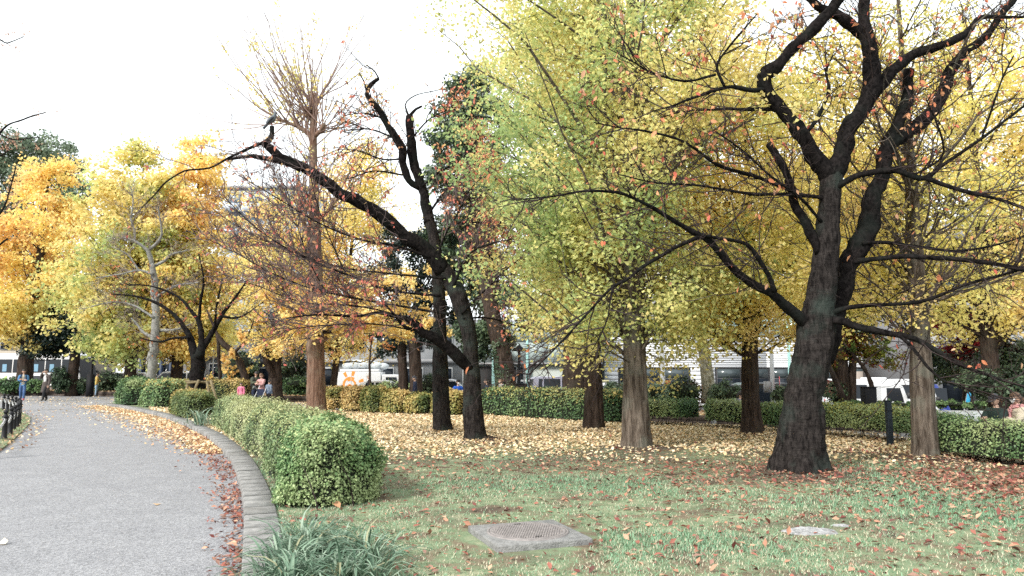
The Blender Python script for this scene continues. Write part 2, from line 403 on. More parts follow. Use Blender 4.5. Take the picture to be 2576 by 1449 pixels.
M_ASPH = asphalt('path_asphalt', (.12, .12, .125), (.24, .24, .25), (.40, .40, .41))
M_ROAD = asphalt('road_asphalt', (.035, .035, .04), (.06, .06, .065), (.09, .09, .09))
M_LAWN = gmat('lawn', [(.30, (.08, .06, .045)), (.42, (.19, .15, .10)), (.52, (.17, .23, .13)), (.66, (.30, .31, .20))], 2.3, .8, 60, ramp2=[(.3, (.55, .55, .5)), (.7, (1, 1, 1))], scale2=28, fac2=.6)
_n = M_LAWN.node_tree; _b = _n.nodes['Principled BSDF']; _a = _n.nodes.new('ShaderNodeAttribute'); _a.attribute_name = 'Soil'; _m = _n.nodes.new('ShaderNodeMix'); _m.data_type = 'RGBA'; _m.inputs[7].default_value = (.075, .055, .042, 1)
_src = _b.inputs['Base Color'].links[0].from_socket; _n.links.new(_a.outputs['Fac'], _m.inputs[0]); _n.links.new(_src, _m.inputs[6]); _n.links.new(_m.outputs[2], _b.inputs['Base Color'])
M_BED = gmat('bed_soil', [(.3, (.10, .065, .04)), (.5, (.30, .2, .10)), (.7, (.42, .3, .15))], 5, .8, 60)
M_EARTH = gmat('earth', [(.3, (.07, .06, .05)), (.7, (.13, .11, .09))], 2, .5, 30)

def strip(name, xs, ys, zf, mat, keep=None):
    X, Y = np.meshgrid(xs, ys); Z = zf(X, Y); V = np.stack([X, Y, Z], -1).reshape(-1, 3); nx, ny = len(xs), len(ys)
    i = np.arange(ny - 1)[:, None] * nx; j = np.arange(nx - 1)[None]
    F = np.stack([i + j, i + j + 1, i + nx + j + 1, i + nx + j], -1).reshape(-1, 4)
    if keep is not None:
        c = V[F].mean(1); F = F[keep(c[:, 0], c[:, 1])]
    return tag(mesh_np(name, V, F, mat, smooth=True), kind='structure')
# edging line that closes the far side of the park path
EDGE = np.array([(-70, 58), (-37, 52.5), (-28.5, 50.8), (-13.4, 41.8), (-10.2, 40.2), (5.3, 29.0), (12, 24.6), (17, 20.5), (26, 15), (60, 2)], float)
EC = catmull(EDGE, 160)
def y_edge(x): return np.interp(x, EDGE[:, 0], EDGE[:, 1])
strip('ground', np.linspace(-900, 900, 61), np.concatenate([np.linspace(-60, 130, 39), np.linspace(160, 1500, 20)]), lambda x, y: -2.6 + 0 * x, M_EARTH)
# street: sheet under the vehicles
strip('street', np.linspace(-140, 140, 57), np.linspace(10, 110, 41), lambda x, y: zstreet(np.clip(x, -60, 60)) - .01, M_ROAD, keep=lambda x, y: y > y_edge(x) + 3)
strip('pavement', np.linspace(-140, 140, 57), np.linspace(55.5, 59, 5), lambda x, y: zstreet(np.clip(x, -60, 60)) + .12, pmat('pavement', (.30, .29, .28), .85, noise=.25, nscale=1.5, bump=.3))
# park path, one sheet reaching the edging
_ys = np.concatenate([np.linspace(-6, 60, 133)])
strip('path', np.linspace(-72, 30, 205), _ys, lambda x, y: zpath(x, y), M_ASPH, keep=lambda x, y: y < y_edge(x) + .3)
# planted bed between the edging and the street
def zbed(x, y):
    d = y - y_edge(x)
    zb = zpath(x, y) + .30 + .05 * (fbm(np.stack([x, y, 0 * x], -1), .4, 2) - .5)
    return zb * (1 - ss(4.5, 7.5, d)) + (zstreet(np.clip(x, -60, 60)) - .03) * ss(4.5, 7.5, d)
_xs = np.linspace(-69, 40, 219); _k = np.linspace(.1, 8.2, 28)
X = np.repeat(_xs[None], len(_k), 0); Y = y_edge(_xs)[None] + _k[:, None]
V = np.stack([X, Y, zbed(X, Y)], -1).reshape(-1, 3); nx = len(_xs); i = np.arange(len(_k) - 1)[:, None] * nx; j = np.arange(nx - 1)[None]
tag(mesh_np('planted_bed', V, np.stack([i + j, i + j + 1, i + nx + j + 1, i + nx + j], -1).reshape(-1, 4), M_BED, smooth=True), kind='structure')
# lawn: fan-free sheet made of fine cells clipped to the kerb
def build_lawn():
    bm = bmesh.new()
    vs = [bm.verts.new((x, y, 0)) for x, y in LAWN_POLY]
    bm.faces.new(vs)
    bmesh.ops.triangulate(bm, faces=bm.faces[:], quad_method='BEAUTY', ngon_method='BEAUTY')
    for ax, lo, hi, st in ((0, -21, 14, .4), (1, 0, 41.5, .4)):
        for c in np.arange(lo, hi, st):
            co = (c, 0, 0) if ax == 0 else (0, c, 0); no = (1, 0, 0) if ax == 0 else (0, 1, 0)
            bmesh.ops.bisect_plane(bm, geom=bm.verts[:] + bm.edges[:] + bm.faces[:], plane_co=co, plane_no=no)
    P2 = np.array([v.co[:] for v in bm.verts]); z = zlawn(P2[:, 0], P2[:, 1])
    for v, zz in zip(bm.verts, z): v.co.z = zz
    # skirt down along the border
    be = [e for e in bm.edges if len(e.link_faces) == 1]
    r = bmesh.ops.extrude_edge_only(bm, edges=be)
    for g in r['geom']:
        if isinstance(g, bmesh.types.BMVert): g.co.z = -.6
    bmesh.ops.recalc_face_normals(bm, faces=bm.faces[:])
    me = bpy.data.meshes.new('lawn'); bm.to_mesh(me); bm.free(); me.materials.append(M_LAWN)
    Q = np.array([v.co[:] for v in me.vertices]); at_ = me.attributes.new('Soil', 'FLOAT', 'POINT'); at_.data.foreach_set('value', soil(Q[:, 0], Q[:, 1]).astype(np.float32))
    o = link('lawn', me); tag(o, kind='structure'); return o
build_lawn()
# grass verge on the far left, inside the chain fence
VERGE = catmull(np.array([G(*p, -.1)[:2] for p in [(-200, 1250), (-60, 1165), (0, 1136), (45, 1098), (74, 1065), (70, 1048), (45, 1038), (15, 1031), (-60, 1024), (-300, 1024)]]), 60)
bm = bmesh.new(); f = bm.faces.new([bm.verts.new((x, y, -.055)) for x, y in VERGE])
r = bmesh.ops.extrude_edge_only(bm, edges=bm.edges[:])
for g in r['geom']:
    if isinstance(g, bmesh.types.BMVert): g.co.z = -.3
bmesh.ops.triangulate(bm, faces=[f]); bmesh.ops.recalc_face_normals(bm, faces=bm.faces[:])
me = bpy.data.meshes.new('verge'); bm.to_mesh(me); bm.free(); me.materials.append(M_LAWN); tag(link('verge', me), kind='structure')

# ---- kerb of concrete blocks
M_KERB = pmat('kerb_concrete', (.255, .25, .24), .9, noise=.35, nscale=9, bump=.5, bscale=90)
M_KERB2 = pmat('kerb_concrete_stained', (.22, .215, .205), .92, col2=(.15, .145, .135), nscale=6, bump=.6, bscale=70)
kerb = empty('kerb', (0, 0, 0)); tag(kerb, 'grey concrete block kerb curving along the edge of the asphalt path', 'kerb')
arc = np.concatenate([[0], np.cumsum(np.linalg.norm(np.diff(KL, axis=0), axis=1))])
def block(a, b, zt):
    s = np.array([a, (a + b) / 2, b]); L = np.stack([np.interp(s, arc, KL[:, k]) for k in (0, 1)], 1); N = np.stack([np.interp(s, arc, KN[:, k]) for k in (0, 1)], 1)
    c = .014; sec = [(0, -.2), (0, zt - c), (c, zt), (KW - c, zt), (KW, zt - c), (KW, -.2)]
    V = np.array([[*(L[i] + N[i] * o), z] for i in range(3) for o, z in sec])
    F4 = []
    for i in range(2):
        for k in range(5): F4.append([i * 6 + k, (i + 1) * 6 + k, (i + 1) * 6 + k + 1, i * 6 + k + 1])
    F6 = [[5, 4, 3, 2, 1, 0], [12, 13, 14, 15, 16, 17]]
    return V, [np.array(F4)[:, ::-1], np.array(F6)[:, ::-1]]
s = 2.0
while s < arc[-1] - .3:
    L = random.choice((.30, .36, .45)) if s < 14 else .60
    V, Fs = block(s, s + L - .007, .03 + random.uniform(-.003, .003))
    mesh_np('kerb_block', V, Fs, random.choice([M_KERB, M_KERB, M_KERB, M_KERB, M_KERB2]), kerb); s += L
# rounded end block
V, Fs = lathe([(.0, .03), (.17, .03), (.19, .012), (.19, -.2)], 18, (*(KL[-1] + KN[-1] * .17), 0)); mesh_np('kerb_end', V, [f[:, ::-1] for f in Fs], M_KERB2, kerb)

# ---- dark edging of the bed: low wall of two courses of timber-like stone
M_EDGE = pmat('edging_stone', (.10, .075, .06), .9, col2=(.045, .035, .03), nscale=4, bump=.7, bscale=25)
edg = empty('edging_wall', (0, 0, 0)); tag(edg, 'low dark brown edging wall holding back the leaf-strewn bed beyond the path', 'edging')
ea = np.concatenate([[0], np.cumsum(np.linalg.norm(np.diff(EC, axis=0), axis=1))])
s = 12.0
while s < ea[-1] - 34:
    a = np.array([np.interp(s, ea, EC[:, k]) for k in (0, 1)]); b = np.array([np.interp(s + 1.96, ea, EC[:, k]) for k in (0, 1)])
    d = (b - a) / np.linalg.norm(b - a); ang = math.atan2(d[1], d[0]); m = (a + b) / 2; z0 = float(zpath(m[0], m[1]))
    for c in range(2):
        V, Fs = boxv(-.98, .98, -.14 + .03 * c, .16, -.1 + .2 * c - .0 + .004 * c, .1 + .2 * c)
        mesh_np('edging_stone', rot(V, ang, (m[0], m[1], z0 + .02 + random.uniform(-.008, .008))), Fs, M_EDGE, edg)
    s += 2.0

# ---- manhole on its square slab
mx_, my_ = 0.15, 7.12
mh = empty('manhole', (mx_, my_, 0), R(20), 'round iron manhole cover set in a square concrete slab on the lawn', 'manhole')
M_SLAB = pmat('slab_concrete', (.24, .238, .23), .9, noise=.35, nscale=14, bump=.8, bscale=60)
M_IRON = pmat('manhole_iron', (.26, .235, .225), .7, metal=.15, noise=.3, nscale=20, bump=.2)
o = local('slab', *boxv(-.455, .455, -.455, .455, -.15, .055), M_SLAB, mh); bevel(o, .012, 2)
o = local('frame_ring', *lathe([(.365, .05), (.365, .066), (.385, .066), (.39, .05)], 64), M_IRON, mh)
o = local('cover', *lathe([(.0, .064), (.33, .064), (.35, .069), (.361, .066), (.361, .05)], 64), M_IRON, mh)
for pth in (o,): pth.data.flip_normals()
st = []
for ix in range(-13, 14):
    for iy in range(-13, 14):
        x = ix * .025 + (.0125 if iy % 2 else 0); y = iy * .025
        if x * x + y * y < .315 ** 2:
            st.append(boxv(x - .0085, x + .0085, y - .0085, y + .0085, .06, .070))
V, Fs = merge(st); o = local('tread_studs', V, Fs, M_IRON, mh); o['kind'] = 'stuff'
for s_ in (-1, 1):
    local('lifting_hole_shade', *boxv(-.035, .035, s_ * .285 - .012, s_ * .285 + .012, .0645, .0715), pmat('hole_shade', (.012, .011, .01), .9), mh)  # raised solid block, the shade of a hole put into its colour

# ---- weathered stone flush in the lawn, and a smaller one beside the kerb edge of the frame
def lump(name, loc, rx, ry, h, mat, seed, label, cat):
    n = 40; g = np.linspace(-1, 1, n); X, Y = np.meshgrid(g, g); p = np.stack([X, Y, 0 * X + seed], -1)
    r = np.sqrt(X ** 2 + Y ** 2) * (1 + .9 * (fbm(p, 1.6, 3) - .5)); Z = h * np.clip(1 - r ** 2, -.6, 1) + h * .9 * (fbm(p, 6, 3) - .5) * ss(1.1, .3, r) - .012
    V = np.stack([X * rx + loc[0], Y * ry + loc[1], Z], -1).reshape(-1, 3); i = np.arange(n - 1)[:, None] * n; j = np.arange(n - 1)[None]
    F = np.stack([i + j, i + j + 1, i + n + j + 1, i + n + j], -1).reshape(-1, 4)
    F = F[V[F][:, :, 2].max(1) > -.03]
    return tag(mesh_np(name, V, F, mat, smooth=True), label, cat)
M_STONE = pmat('stone_pale', (.40, .40, .40), .9, col2=(.2, .2, .2), nscale=22, bump=1, bscale=60)
lump('embedded_stone', (*G(2035, 1338)[:2], 0), .29, .21, .045, M_STONE, 3.3, 'pale grey weathered stone showing through the lawn right of the manhole', 'stone')
lump('embedded_stone', (*G(2115, 1322)[:2], 0), .14, .08, .025, M_STONE, 8.1, 'small grey stone scrap beside the larger pale stone in the lawn', 'stone')

# ================================================================== TREES
def limb3(px, y0, y1):
    """traced limb: [(u, v, width_px)] with depth running y0 -> y1; returns points and radii"""
    a = np.array(px, float); s = np.concatenate([[0], np.cumsum(np.hypot(*np.diff(a[:, :2], axis=0).T))]); s /= s[-1]
    Y = y0 + (y1 - y0) * s
    pts = np.array([P(u, v, y) for (u, v, _), y in zip(a, Y)]); return pts, a[:, 2] / 2 * Y / FPX
def limb_obj(name, parent, px, y0, y1, mat, sides=9, knob=.10, seed=0.0, step=.10):
    pts, r = limb3(px, y0, y1); L = np.linalg.norm(np.diff(pts, axis=0), axis=1).sum(); n = max(6, int(L / step))
    c = catmull(np.column_stack([pts, r]), n); p, rr = c[:, :3], np.maximum(c[:, 3], .004)
    p = p + (np.stack([vnoise(p + seed + k * 9, 3.0) for k in range(3)], -1) - .5) * (rr * .5)[:, None]
    rr = rr * (1 + knob * 2 * (vnoise(p + 5 + seed, 4.5) - .5))
    V, Fs = tube(p, rr, sides, disp=lambda q, f, th: 1 + .34 * (vnoise(q, 8) - .5) + .26 * (vnoise(q, 24) - .5))
    mesh_np(name, V, Fs, mat, parent, smooth=True)
    return c
def resample(c, n=16):
    i = np.linspace(0, len(c) - 1, n); k = np.clip(i.astype(int), 0, len(c) - 2); f = (i - k)[:, None]
    return c[k] * (1 - f) + c[k + 1] * f
def trunk_obj(name, parent, rows, mat, sides=40, rough=.10, flare=.25, furrow=0.0, step=.05, lobes=5, seed=0.0):
    """rows: (x, y, z, r) from the ground up"""
    a = np.array(rows, float); L = np.linalg.norm(np.diff(a[:, :3], axis=0), axis=1).sum(); n = max(8, int(L / step))
    c = catmull(a, n); p, r = c[:, :3], c[:, 3]; z0 = a[0, 2]
    def disp(q, f, th):
        hgt = q[..., 2] - z0
        d = 1 + rough * 2 * (fbm(q + seed, 2.2, 3) - .5) + rough * .8 * (vnoise(q, 14) - .5)
        b = np.exp(-np.clip(hgt, 0, 9) / .27)
        d = d + flare * b * (.55 + .45 * np.cos(lobes * th + 3 * vnoise(q, 1.5)) + .5 * (vnoise(q + seed, 5) - .5))
        if furrow:
            k = q * np.array([11, 11, 1.3]); d = d + furrow * (np.abs(vnoise(k + seed, 1.0) - .5) * 2 - .5) + furrow * .5 * (vnoise(q * np.array([30, 30, 5]), 1) - .5)
        return d
    V, Fs = tube(p, r, sides, disp)
    mesh_np(name, V, Fs, mat, parent, smooth=True)
    return c
def px_rows(px, Y, sink=.08):
    """trunk rows from traced (u, v, width) with a constant depth"""
    out_ = []
    for u, v, wd in px:
        x, y, z = P(u, v, Y); out_.append((x, y, z, wd / 2 * Y / FPX))
    x, y, z, r = out_[0]; out_[0] = (x, y, min(z, 0) - sink, r); return out_
def twigs(name, parent, sets, mat):
    V, Fs = merge([thin_tubes(p, r, 3) for p, r in sets if len(p)])
    o = mesh_np(name, V, Fs, mat, parent); o['kind'] = 'stuff'; return o

# ------------------------------------------------ the big cherry on the right
Y1 = G(2015, 1190)[1]
t1 = empty('cherry_tree', G(2015, 1190), 0, 'big dark leaning cherry tree with orange leaves, nearest on the right', 'tree')
trunk_obj('trunk', t1, px_rows([(2016, 1192, 122), (2012, 1165, 118), (2012, 1130, 112), (2016, 1095, 106), (2018, 1050, 100), (2022, 1000, 94), (2032, 950, 92), (2040, 900, 90), (2050, 850, 92), (2056, 800, 88), (2066, 745, 72), (2073, 690, 64), (2077, 640, 62), (2082, 590, 60), (2087, 520, 54), (2092, 460, 54), (2096, 430, 50)], Y1), BARK_CH, 80, .14, .55, .09, .03, 4, 2.0)
C1 = []
def L1(px, dy0, dy1, nm='limb', sides=10, step=.09):
    c = limb_obj(nm, t1, px, Y1 + dy0, Y1 + dy1, BARK_CHL, sides, .08, len(C1) * 3.1, step); C1.append(c); return c
L1([(2092, 450, 52), (2044, 388, 44), (2019, 346, 40), (1990, 304, 36), (1953, 258, 36), (1930, 225, 35), (1924, 192, 40), (1957, 167, 33), (1990, 125, 30), (2036, 83, 29), (2069, 46, 31), (2103, 8, 30), (2140, -40, 28)], 0, -.6)
L1([(2094, 450, 52), (2119, 375, 45), (2140, 317, 43), (2174, 271, 40), (2194, 225, 44), (2190, 175, 42), (2188, 125, 38), (2178, 83, 33), (2174, 42, 28), (2176, -10, 28), (2186, -60, 24)], 0, .5)
L1([(2176, 92, 30), (2144, 67, 30), (2103, 35, 28), (2061, 20, 22), (2030, -8, 18)], .45, .2)
L1([(2196, 232, 38), (2244, 179, 33), (2286, 142, 25), (2344, 121, 24), (2394, 104, 22), (2436, 79, 18), (2461, 50, 14), (2494, 42, 10), (2576, 42, 7), (2640, 30, 5)], .35, .9)
L1([(2072, 905, 50), (2088, 840, 58), (2104, 760, 56), (2128, 695, 52), (2152, 640, 52), (2174, 590, 54), (2194, 500, 44), (2217, 450, 38), (2228, 396, 38), (2244, 346, 38), (2265, 300, 30), (2282, 250, 28), (2286, 208, 26), (2286, 180, 25)], .18, .75)
L1([(2236, 372, 36), (2278, 338, 36), (2311, 313, 36), (2344, 279, 34), (2374, 225, 30), (2390, 175, 30), (2428, 129, 22), (2478, 96, 20), (2511, 46, 18), (2540, 12, 18), (2570, -30, 15)], .6, 1.3)
L1([(2062, 640, 24), (2036, 575, 28), (2003, 521, 24), (1990, 471, 22), (1969, 417, 22), (1948, 385, 22), (1932, 362, 22)], -.05, -.25)
L1([(2034, 822, 34), (2014, 805, 32), (1980, 770, 27), (1946, 740, 25), (1892, 713, 22), (1838, 668, 18), (1811, 636, 17), (1785, 607, 16), (1763, 592, 15), (1689, 551, 12), (1633, 518, 10), (1578, 492, 9), (1541, 483, 8), (1467, 481, 6), (1393, 494, 5), (1311, 501, 4), (1263, 492, 2)], 0, -2.2)
L1([(1948, 735, 14), (1933, 692, 13), (1904, 644, 12), (1885, 621, 10), (1855, 607, 9), (1800, 598, 8), (1763, 592, 8)], -.45, -.95, 'bough', 7)
L1([(1757, 596, 11), (1707, 618, 10), (1663, 644, 9), (1615, 673, 9), (1578, 703, 8), (1541, 721, 7), (1485, 781, 6), (1430, 840, 5), (1385, 888, 4), (1330, 943, 3)], -1.05, -2.6, 'bough', 7)
L1([(1541, 721, 5), (1533, 766, 5), (1530, 795, 4), (1512, 840, 4), (1490, 880, 2)], -1.9, -2.2, 'bough', 5)
L1([(2105, 472, 17), (2150, 446, 17), (2194, 435, 17), (2253, 429, 18), (2290, 442, 14), (2328, 448, 14), (2369, 417, 9), (2419, 383, 9), (2478, 342, 8), (2532, 300, 7), (2590, 255, 6)], -.1, -1.6, 'bough', 8)
L1([(2328, 448, 12), (2394, 471, 12), (2444, 485, 11), (2519, 504, 9), (2576, 525, 8), (2660, 560, 6)], -.9, -1.7, 'bough', 7)
L1([(2150, 657, 14), (2200, 652, 13), (2279, 645, 13), (2387, 650, 12), (2496, 663, 11), (2576, 679, 10), (2680, 700, 7)], 0, -1.7, 'bough', 8)
L1([(2170, 612, 11), (2220, 610, 9), (2297, 618, 8), (2400, 632, 7), (2490, 620, 6), (2590, 590, 5)], .2, 1.0, 'bough', 7)
L1([(2085, 790, 14), (2130, 775, 12), (2189, 767, 10), (2315, 758, 9), (2441, 713, 8), (2559, 681, 7), (2650, 640, 5)], -.1, -1.3, 'bough', 7)
L1([(2078, 806, 22), (2120, 808, 20), (2153, 821, 19), (2216, 834, 17), (2288, 848, 14), (2351, 879, 12), (2423, 920, 10), (2495, 947, 8), (2576, 974, 6), (2650, 1000, 4)], -.15, -1.6, 'bough', 8)
L1([(2260, 843, 9), (2300, 880, 8), (2340, 930, 7), (2390, 965, 5), (2470, 985, 4), (2540, 1010, 3)], -.7, -1.6, 'bough', 6)
L1([(2082, 505, 12), (2061, 496, 12), (1978, 488, 10), (1894, 488, 9), (1811, 475, 7), (1740, 465, 6), (1650, 460, 5), (1560, 440, 3)], 0, -1.5, 'bough', 7)
L1([(1985, 478, 9), (1965, 470, 9), (1894, 442, 10), (1811, 417, 9), (1723, 358, 7), (1640, 333, 6), (1557, 321, 4), (1494, 308, 3)], -.2, -1.4, 'bough', 7)
L1([(2069, 560, 9), (2011, 496, 8), (1936, 441, 6), (1873, 383, 5), (1800, 330, 3)], -.1, -1.0, 'bough', 6)
L1([(1948, 275, 12), (1873, 275, 9), (1811, 275, 7), (1720, 280, 4), (1650, 300, 3)], -.2, .8, 'bough', 6)
L1([(1926, 224, 15), (1890, 226, 13), (1853, 219, 12), (1823, 221, 10), (1732, 250, 7), (1690, 267, 5), (1640, 280, 3)], -.3, -1.1, 'bough', 7)
L1([(1823, 219, 9), (1803, 167, 7), (1828, 125, 6), (1870, 75, 5), (1905, 35, 3)], -.6, -.8, 'bough', 6)
L1([(1800, 188, 7), (1723, 204, 6), (1640, 183, 5), (1590, 154, 4), (1530, 122, 2)], -.7, -1.4, 'bough', 6)
L1([(2030, 335, 10), (2060, 290, 10), (2085, 225, 9), (2078, 180, 7), (2095, 140, 4)], .0, .6, 'bough', 6)
L1([(2290, 445, 7), (2365, 400, 6), (2372, 360, 6), (2352, 300, 5), (2330, 250, 3)], -.5, -1.0, 'bough', 6)
L1([(2470, 345, 6), (2490, 290, 6), (2520, 200, 5), (2550, 140, 4)], -1.2, -1.6, 'bough', 6)
main = np.stack([resample(c, 20)[:, :3] for c in C1]); ln = np.linalg.norm(np.diff(main, axis=1), axis=2).sum(1)
a1, pa, _ = spawn(main, ln * 5.2, (.55, 1.9), (25, 70), .08, .45, 8, .12, 1, .16)
a2, _, _ = spawn(a1, 4.2, (.25, .8), (25, 60), .03, .4, 6, .15, 1, .18)
a3, _, _ = spawn(a2, 2.6, (.08, .32), (30, 70), 0, .2, 3, .2, 1, .22)
twigs('twigs', t1, [(a1, taper(len(a1), 8, .012, .004)), (a2, taper(len(a2), 6, .0055, .0026)), (a3, taper(len(a3), 3, .0032, .002))], TWIG)
CH = [(.58, .15, .10), (.74, .28, .14), (.80, .38, .20), (.74, .42, .26), (.42, .38, .14)]
def ch_cols(n):
    c = np.array(CH)[rng.choice(5, n, p=[.2, .3, .27, .16, .07])]; return np.clip(c * (1 + rng.normal(size=(n, 1)) * .2), .01, .9)
# single leaves: each its own object hanging from the twigs
LEAFM = []
for k in range(14):
    V, Fs, C = leaf_geo(np.zeros((1, 3)), 1.0, ch_cols(1), 'oval', np.array([[0, -1.2, .2]]), .6, droop=2.0)
    o = mesh_np('leaf', V, Fs, LEAF, None, C); LEAFM.append(o.data); bpy.data.objects.remove(o)
lp = np.concatenate([along(a2, 700)[0], along(a3, 900)[0]])
def topmass(p): return rng.random(len(p)) < np.clip(.25 + .9 * ss(3.5, 7.0, p[:, 2]), 0, 1)
lp = lp[topmass(lp)]
u_ = lp[:, 0] / lp[:, 1] * FPX
inview = lp[(np.abs(u_) < 1300) & (lp[:, 2] < EYE + lp[:, 1] * .52) & (lp[:, 2] > 1.55)]; rng.shuffle(inview)
for q in inview[:300]:
    o = bpy.data.objects.new('leaf', random.choice(LEAFM)); COL.objects.link(o); o.parent = t1
    o.location = q - np.array(t1.location); s_ = random.uniform(.085, .135); o.scale = (s_, s_, s_); o.rotation_euler = (random.uniform(-.4, .4), random.uniform(-.4, .4), random.uniform(-1.6, 1.6))
lp2 = np.concatenate([along(a2, 500)[0], along(a3, 1100)[0]]); lp2 = lp2[topmass(lp2) & (lp2[:, 2] > 1.5)]
leaves('foliage', lp2, rng.uniform(.07, .11, len(lp2)), ch_cols(len(lp2)), 'oval', t1, LEAF, np.array([0, -.6, .1]), .8, 2.0)

# ------------------------------------------------ the two cherries in the middle
Y2 = G(1198, 1112)[1]
t2 = empty('cherry_tree', G(1198, 1112), 0, 'black cherry tree with a long bare limb reaching up to the left over the lawn', 'tree')
trunk_obj('trunk', t2, px_rows([(1197, 1113, 54), (1194, 1085, 50), (1190, 1040, 49), (1189, 1000, 47), (1187, 950, 43), (1184, 905, 40), (1183, 860, 38), (1175, 815, 40), (1162, 775, 42), (1150, 735, 43), (1129, 699, 43), (1106, 669, 42)], Y2), BARK_CH, 36, .09, .35, .04, .05, 4, 9.0)
C2 = []
def L2(px, y0, y1, nm='limb', sides=9):
    c = limb_obj(nm, t2, px, y0, y1, BARK_CHL, sides, .08, len(C2) * 2.7, .12); C2.append(c); return c
L2([(1118, 684, 43), (1081, 640, 40), (1047, 610, 38), (1006, 580, 36), (970, 551, 35), (932, 525, 34), (895, 506, 32), (858, 491, 30), (821, 458, 30), (784, 436, 27), (757, 417, 26), (715, 400, 22), (678, 371, 20), (661, 358, 18)], Y2, Y2 - 1.0)
L2([(662, 366, 16), (678, 352, 16), (684, 338, 13), (684, 318, 12)], Y2 - 1.0, Y2 - 1.0, 'stub', 8)
L2([(668, 362, 12), (653, 363, 8), (624, 375, 7), (574, 398, 5.5), (532, 421, 5), (490, 427, 4.5), (463, 430, 4.2), (417, 458, 4), (389, 490, 3.5), (356, 523, 2.5)], Y2 - 1.0, Y2 - 1.8, 'bough', 6)
L2([(757, 424, 20), (703, 404, 16), (665, 398, 14), (632, 392, 12), (574, 401, 6)], Y2 - .9, Y2 - 1.1, 'bough', 8)
L2([(1186, 928, 20), (1166, 914, 29), (1132, 877, 30), (1097, 851, 27), (1062, 836, 22), (1032, 806, 17), (988, 795, 11), (951, 787, 9), (895, 795, 7), (800, 792, 5), (720, 800, 3)], Y2 - .1, Y2 - 1.6)
L2([(1050, 828, 9), (1025, 825, 8), (1006, 812, 7), (985, 783, 6), (960, 760, 4)], Y2 - .5, Y2 - 1.1, 'bough', 6)
for k, px in enumerate([
    [(1090, 650, 14), (1000, 620, 11), (900, 600, 9), (800, 560, 7), (700, 500, 5), (600, 440, 3)],
    [(1110, 745, 13), (980, 730, 10), (870, 690, 9), (750, 640, 7), (640, 570, 5), (560, 490, 3)],
    [(1130, 790, 13), (950, 760, 9), (800, 730, 8), (690, 690, 6), (600, 640, 4), (520, 600, 3)],
    [(1120, 700, 12), (1000, 690, 9), (850, 670, 8), (700, 620, 6), (600, 570, 4), (540, 530, 3)],
    [(1030, 800, 8), (900, 770, 7), (760, 760, 6), (650, 720, 4), (560, 690, 3)],
    [(1060, 835, 8), (940, 815, 7), (800, 820, 5), (690, 835, 3)],
    [(1140, 720, 12), (1180, 640, 9), (1240, 612, 7), (1300, 600, 4)],
    [(1160, 790, 10), (1210, 740, 8), (1260, 690, 6), (1320, 640, 3)],
    [(1095, 655, 10), (1120, 590, 8), (1150, 540, 7), (1180, 480, 5), (1230, 430, 3)],
    [(1165, 800, 10), (1230, 800, 7), (1300, 820, 5), (1360, 840, 3)],
    [(870, 690, 6), (830, 600, 5), (800, 520, 4), (780, 440, 3)],
    [(820, 735, 6), (780, 660, 5), (745, 560, 4), (720, 470, 3)]]):
    L2([(a_, b_, c_ * .6) for a_, b_, c_ in px], Y2 - .2, Y2 - 1.6 + (k % 5) * .7, 'bough', 6)
m2 = np.stack([resample(c, 20)[:, :3] for c in C2]); ln = np.linalg.norm(np.diff(m2, axis=1), axis=2).sum(1)
wt = np.ones(len(C2)); wt[0] = .55; wt[1:3] = .25; wt[3] = .4; wt[6:] = 1.5
b1, _, _ = spawn(m2, ln * 4.4 * wt, (.6, 2.0), (15, 55), .10, .3, 8, .15, 1, .13)
b2, _, _ = spawn(b1, 5.5, (.3, 1.0), (20, 55), .06, .3, 6, .15, 1, .16)
b3, _, _ = spawn(b2, 1.8, (.1, .35), (30, 60), 0, .2, 3, .2, 1, .22)
twigs('twigs', t2, [(b1, taper(len(b1), 8, .012, .006)), (b2, taper(len(b2), 6, .0075, .004)), (b3, taper(len(b3), 3, .0055, .0035))], pmat('twig_greybrown', (.12, .092, .09), .9, spec=.08))
lp = along(b2, 7000)[0]; u_ = CX + lp[:, 0] / lp[:, 1] * FPX
kp = rng.random(len(lp)) < .17 + .6 * np.exp(-((u_ - 860) / 110) ** 2) * ss(.42, .6, fbm(lp + 3, 1.1, 2)) + .1 * ss(1150, 1250, u_)
lp = lp[kp]
RD = np.array([(.68, .20, .16), (.78, .30, .20), (.82, .42, .24), (.72, .48, .24)])
leaves('foliage', lp, rng.uniform(.08, .12, len(lp)), np.clip(RD[rng.choice(4, len(lp), p=[.35, .35, .2, .1])] * (1 + rng.normal(size=(len(lp), 1)) * .18), .01, .9), 'oval', t2, LEAF, np.array([0, -.5, .1]), .8, 1.6)

Y3 = G(1113, 1090)[1]
t3 = empty('cherry_tree', G(1113, 1090), 0, 'straight black cherry tree with pruned upright limbs just behind the leaning one', 'tree')
trunk_obj('trunk', t3, px_rows([(1114, 1091, 48), (1112, 1060, 44), (1109, 1000, 42), (1108, 935, 41), (1107, 880, 37), (1106, 830, 34), (1106, 773, 33), (1103, 700, 32), (1098, 640, 30), (1090, 590, 28), (1077, 545, 28)], Y3), BARK_CH, 32, .09, .3, .04, .06, 4, 21.)
C3 = []
def L3(px, y0, y1, nm='limb', sides=9):
    c = limb_obj(nm, t3, px, y0, y1, BARK_CHL, sides, .08, len(C3) * 1.9 + 40, .12); C3.append(c); return c
L3([(1080, 560, 28), (1069, 499, 26), (1053, 450, 25), (1040, 396, 24), (1032, 333, 22), (1030, 292, 22)], Y3, Y3 + .3)
L3([(1060, 475, 18), (1030, 455, 18), (1015, 417, 22), (1011, 375, 22), (986, 333, 20), (965, 292, 17), (945, 267, 16), (924, 238, 13), (927, 222, 11), (940, 208, 11), (953, 198, 9)], Y3 + .1, Y3 - .6)
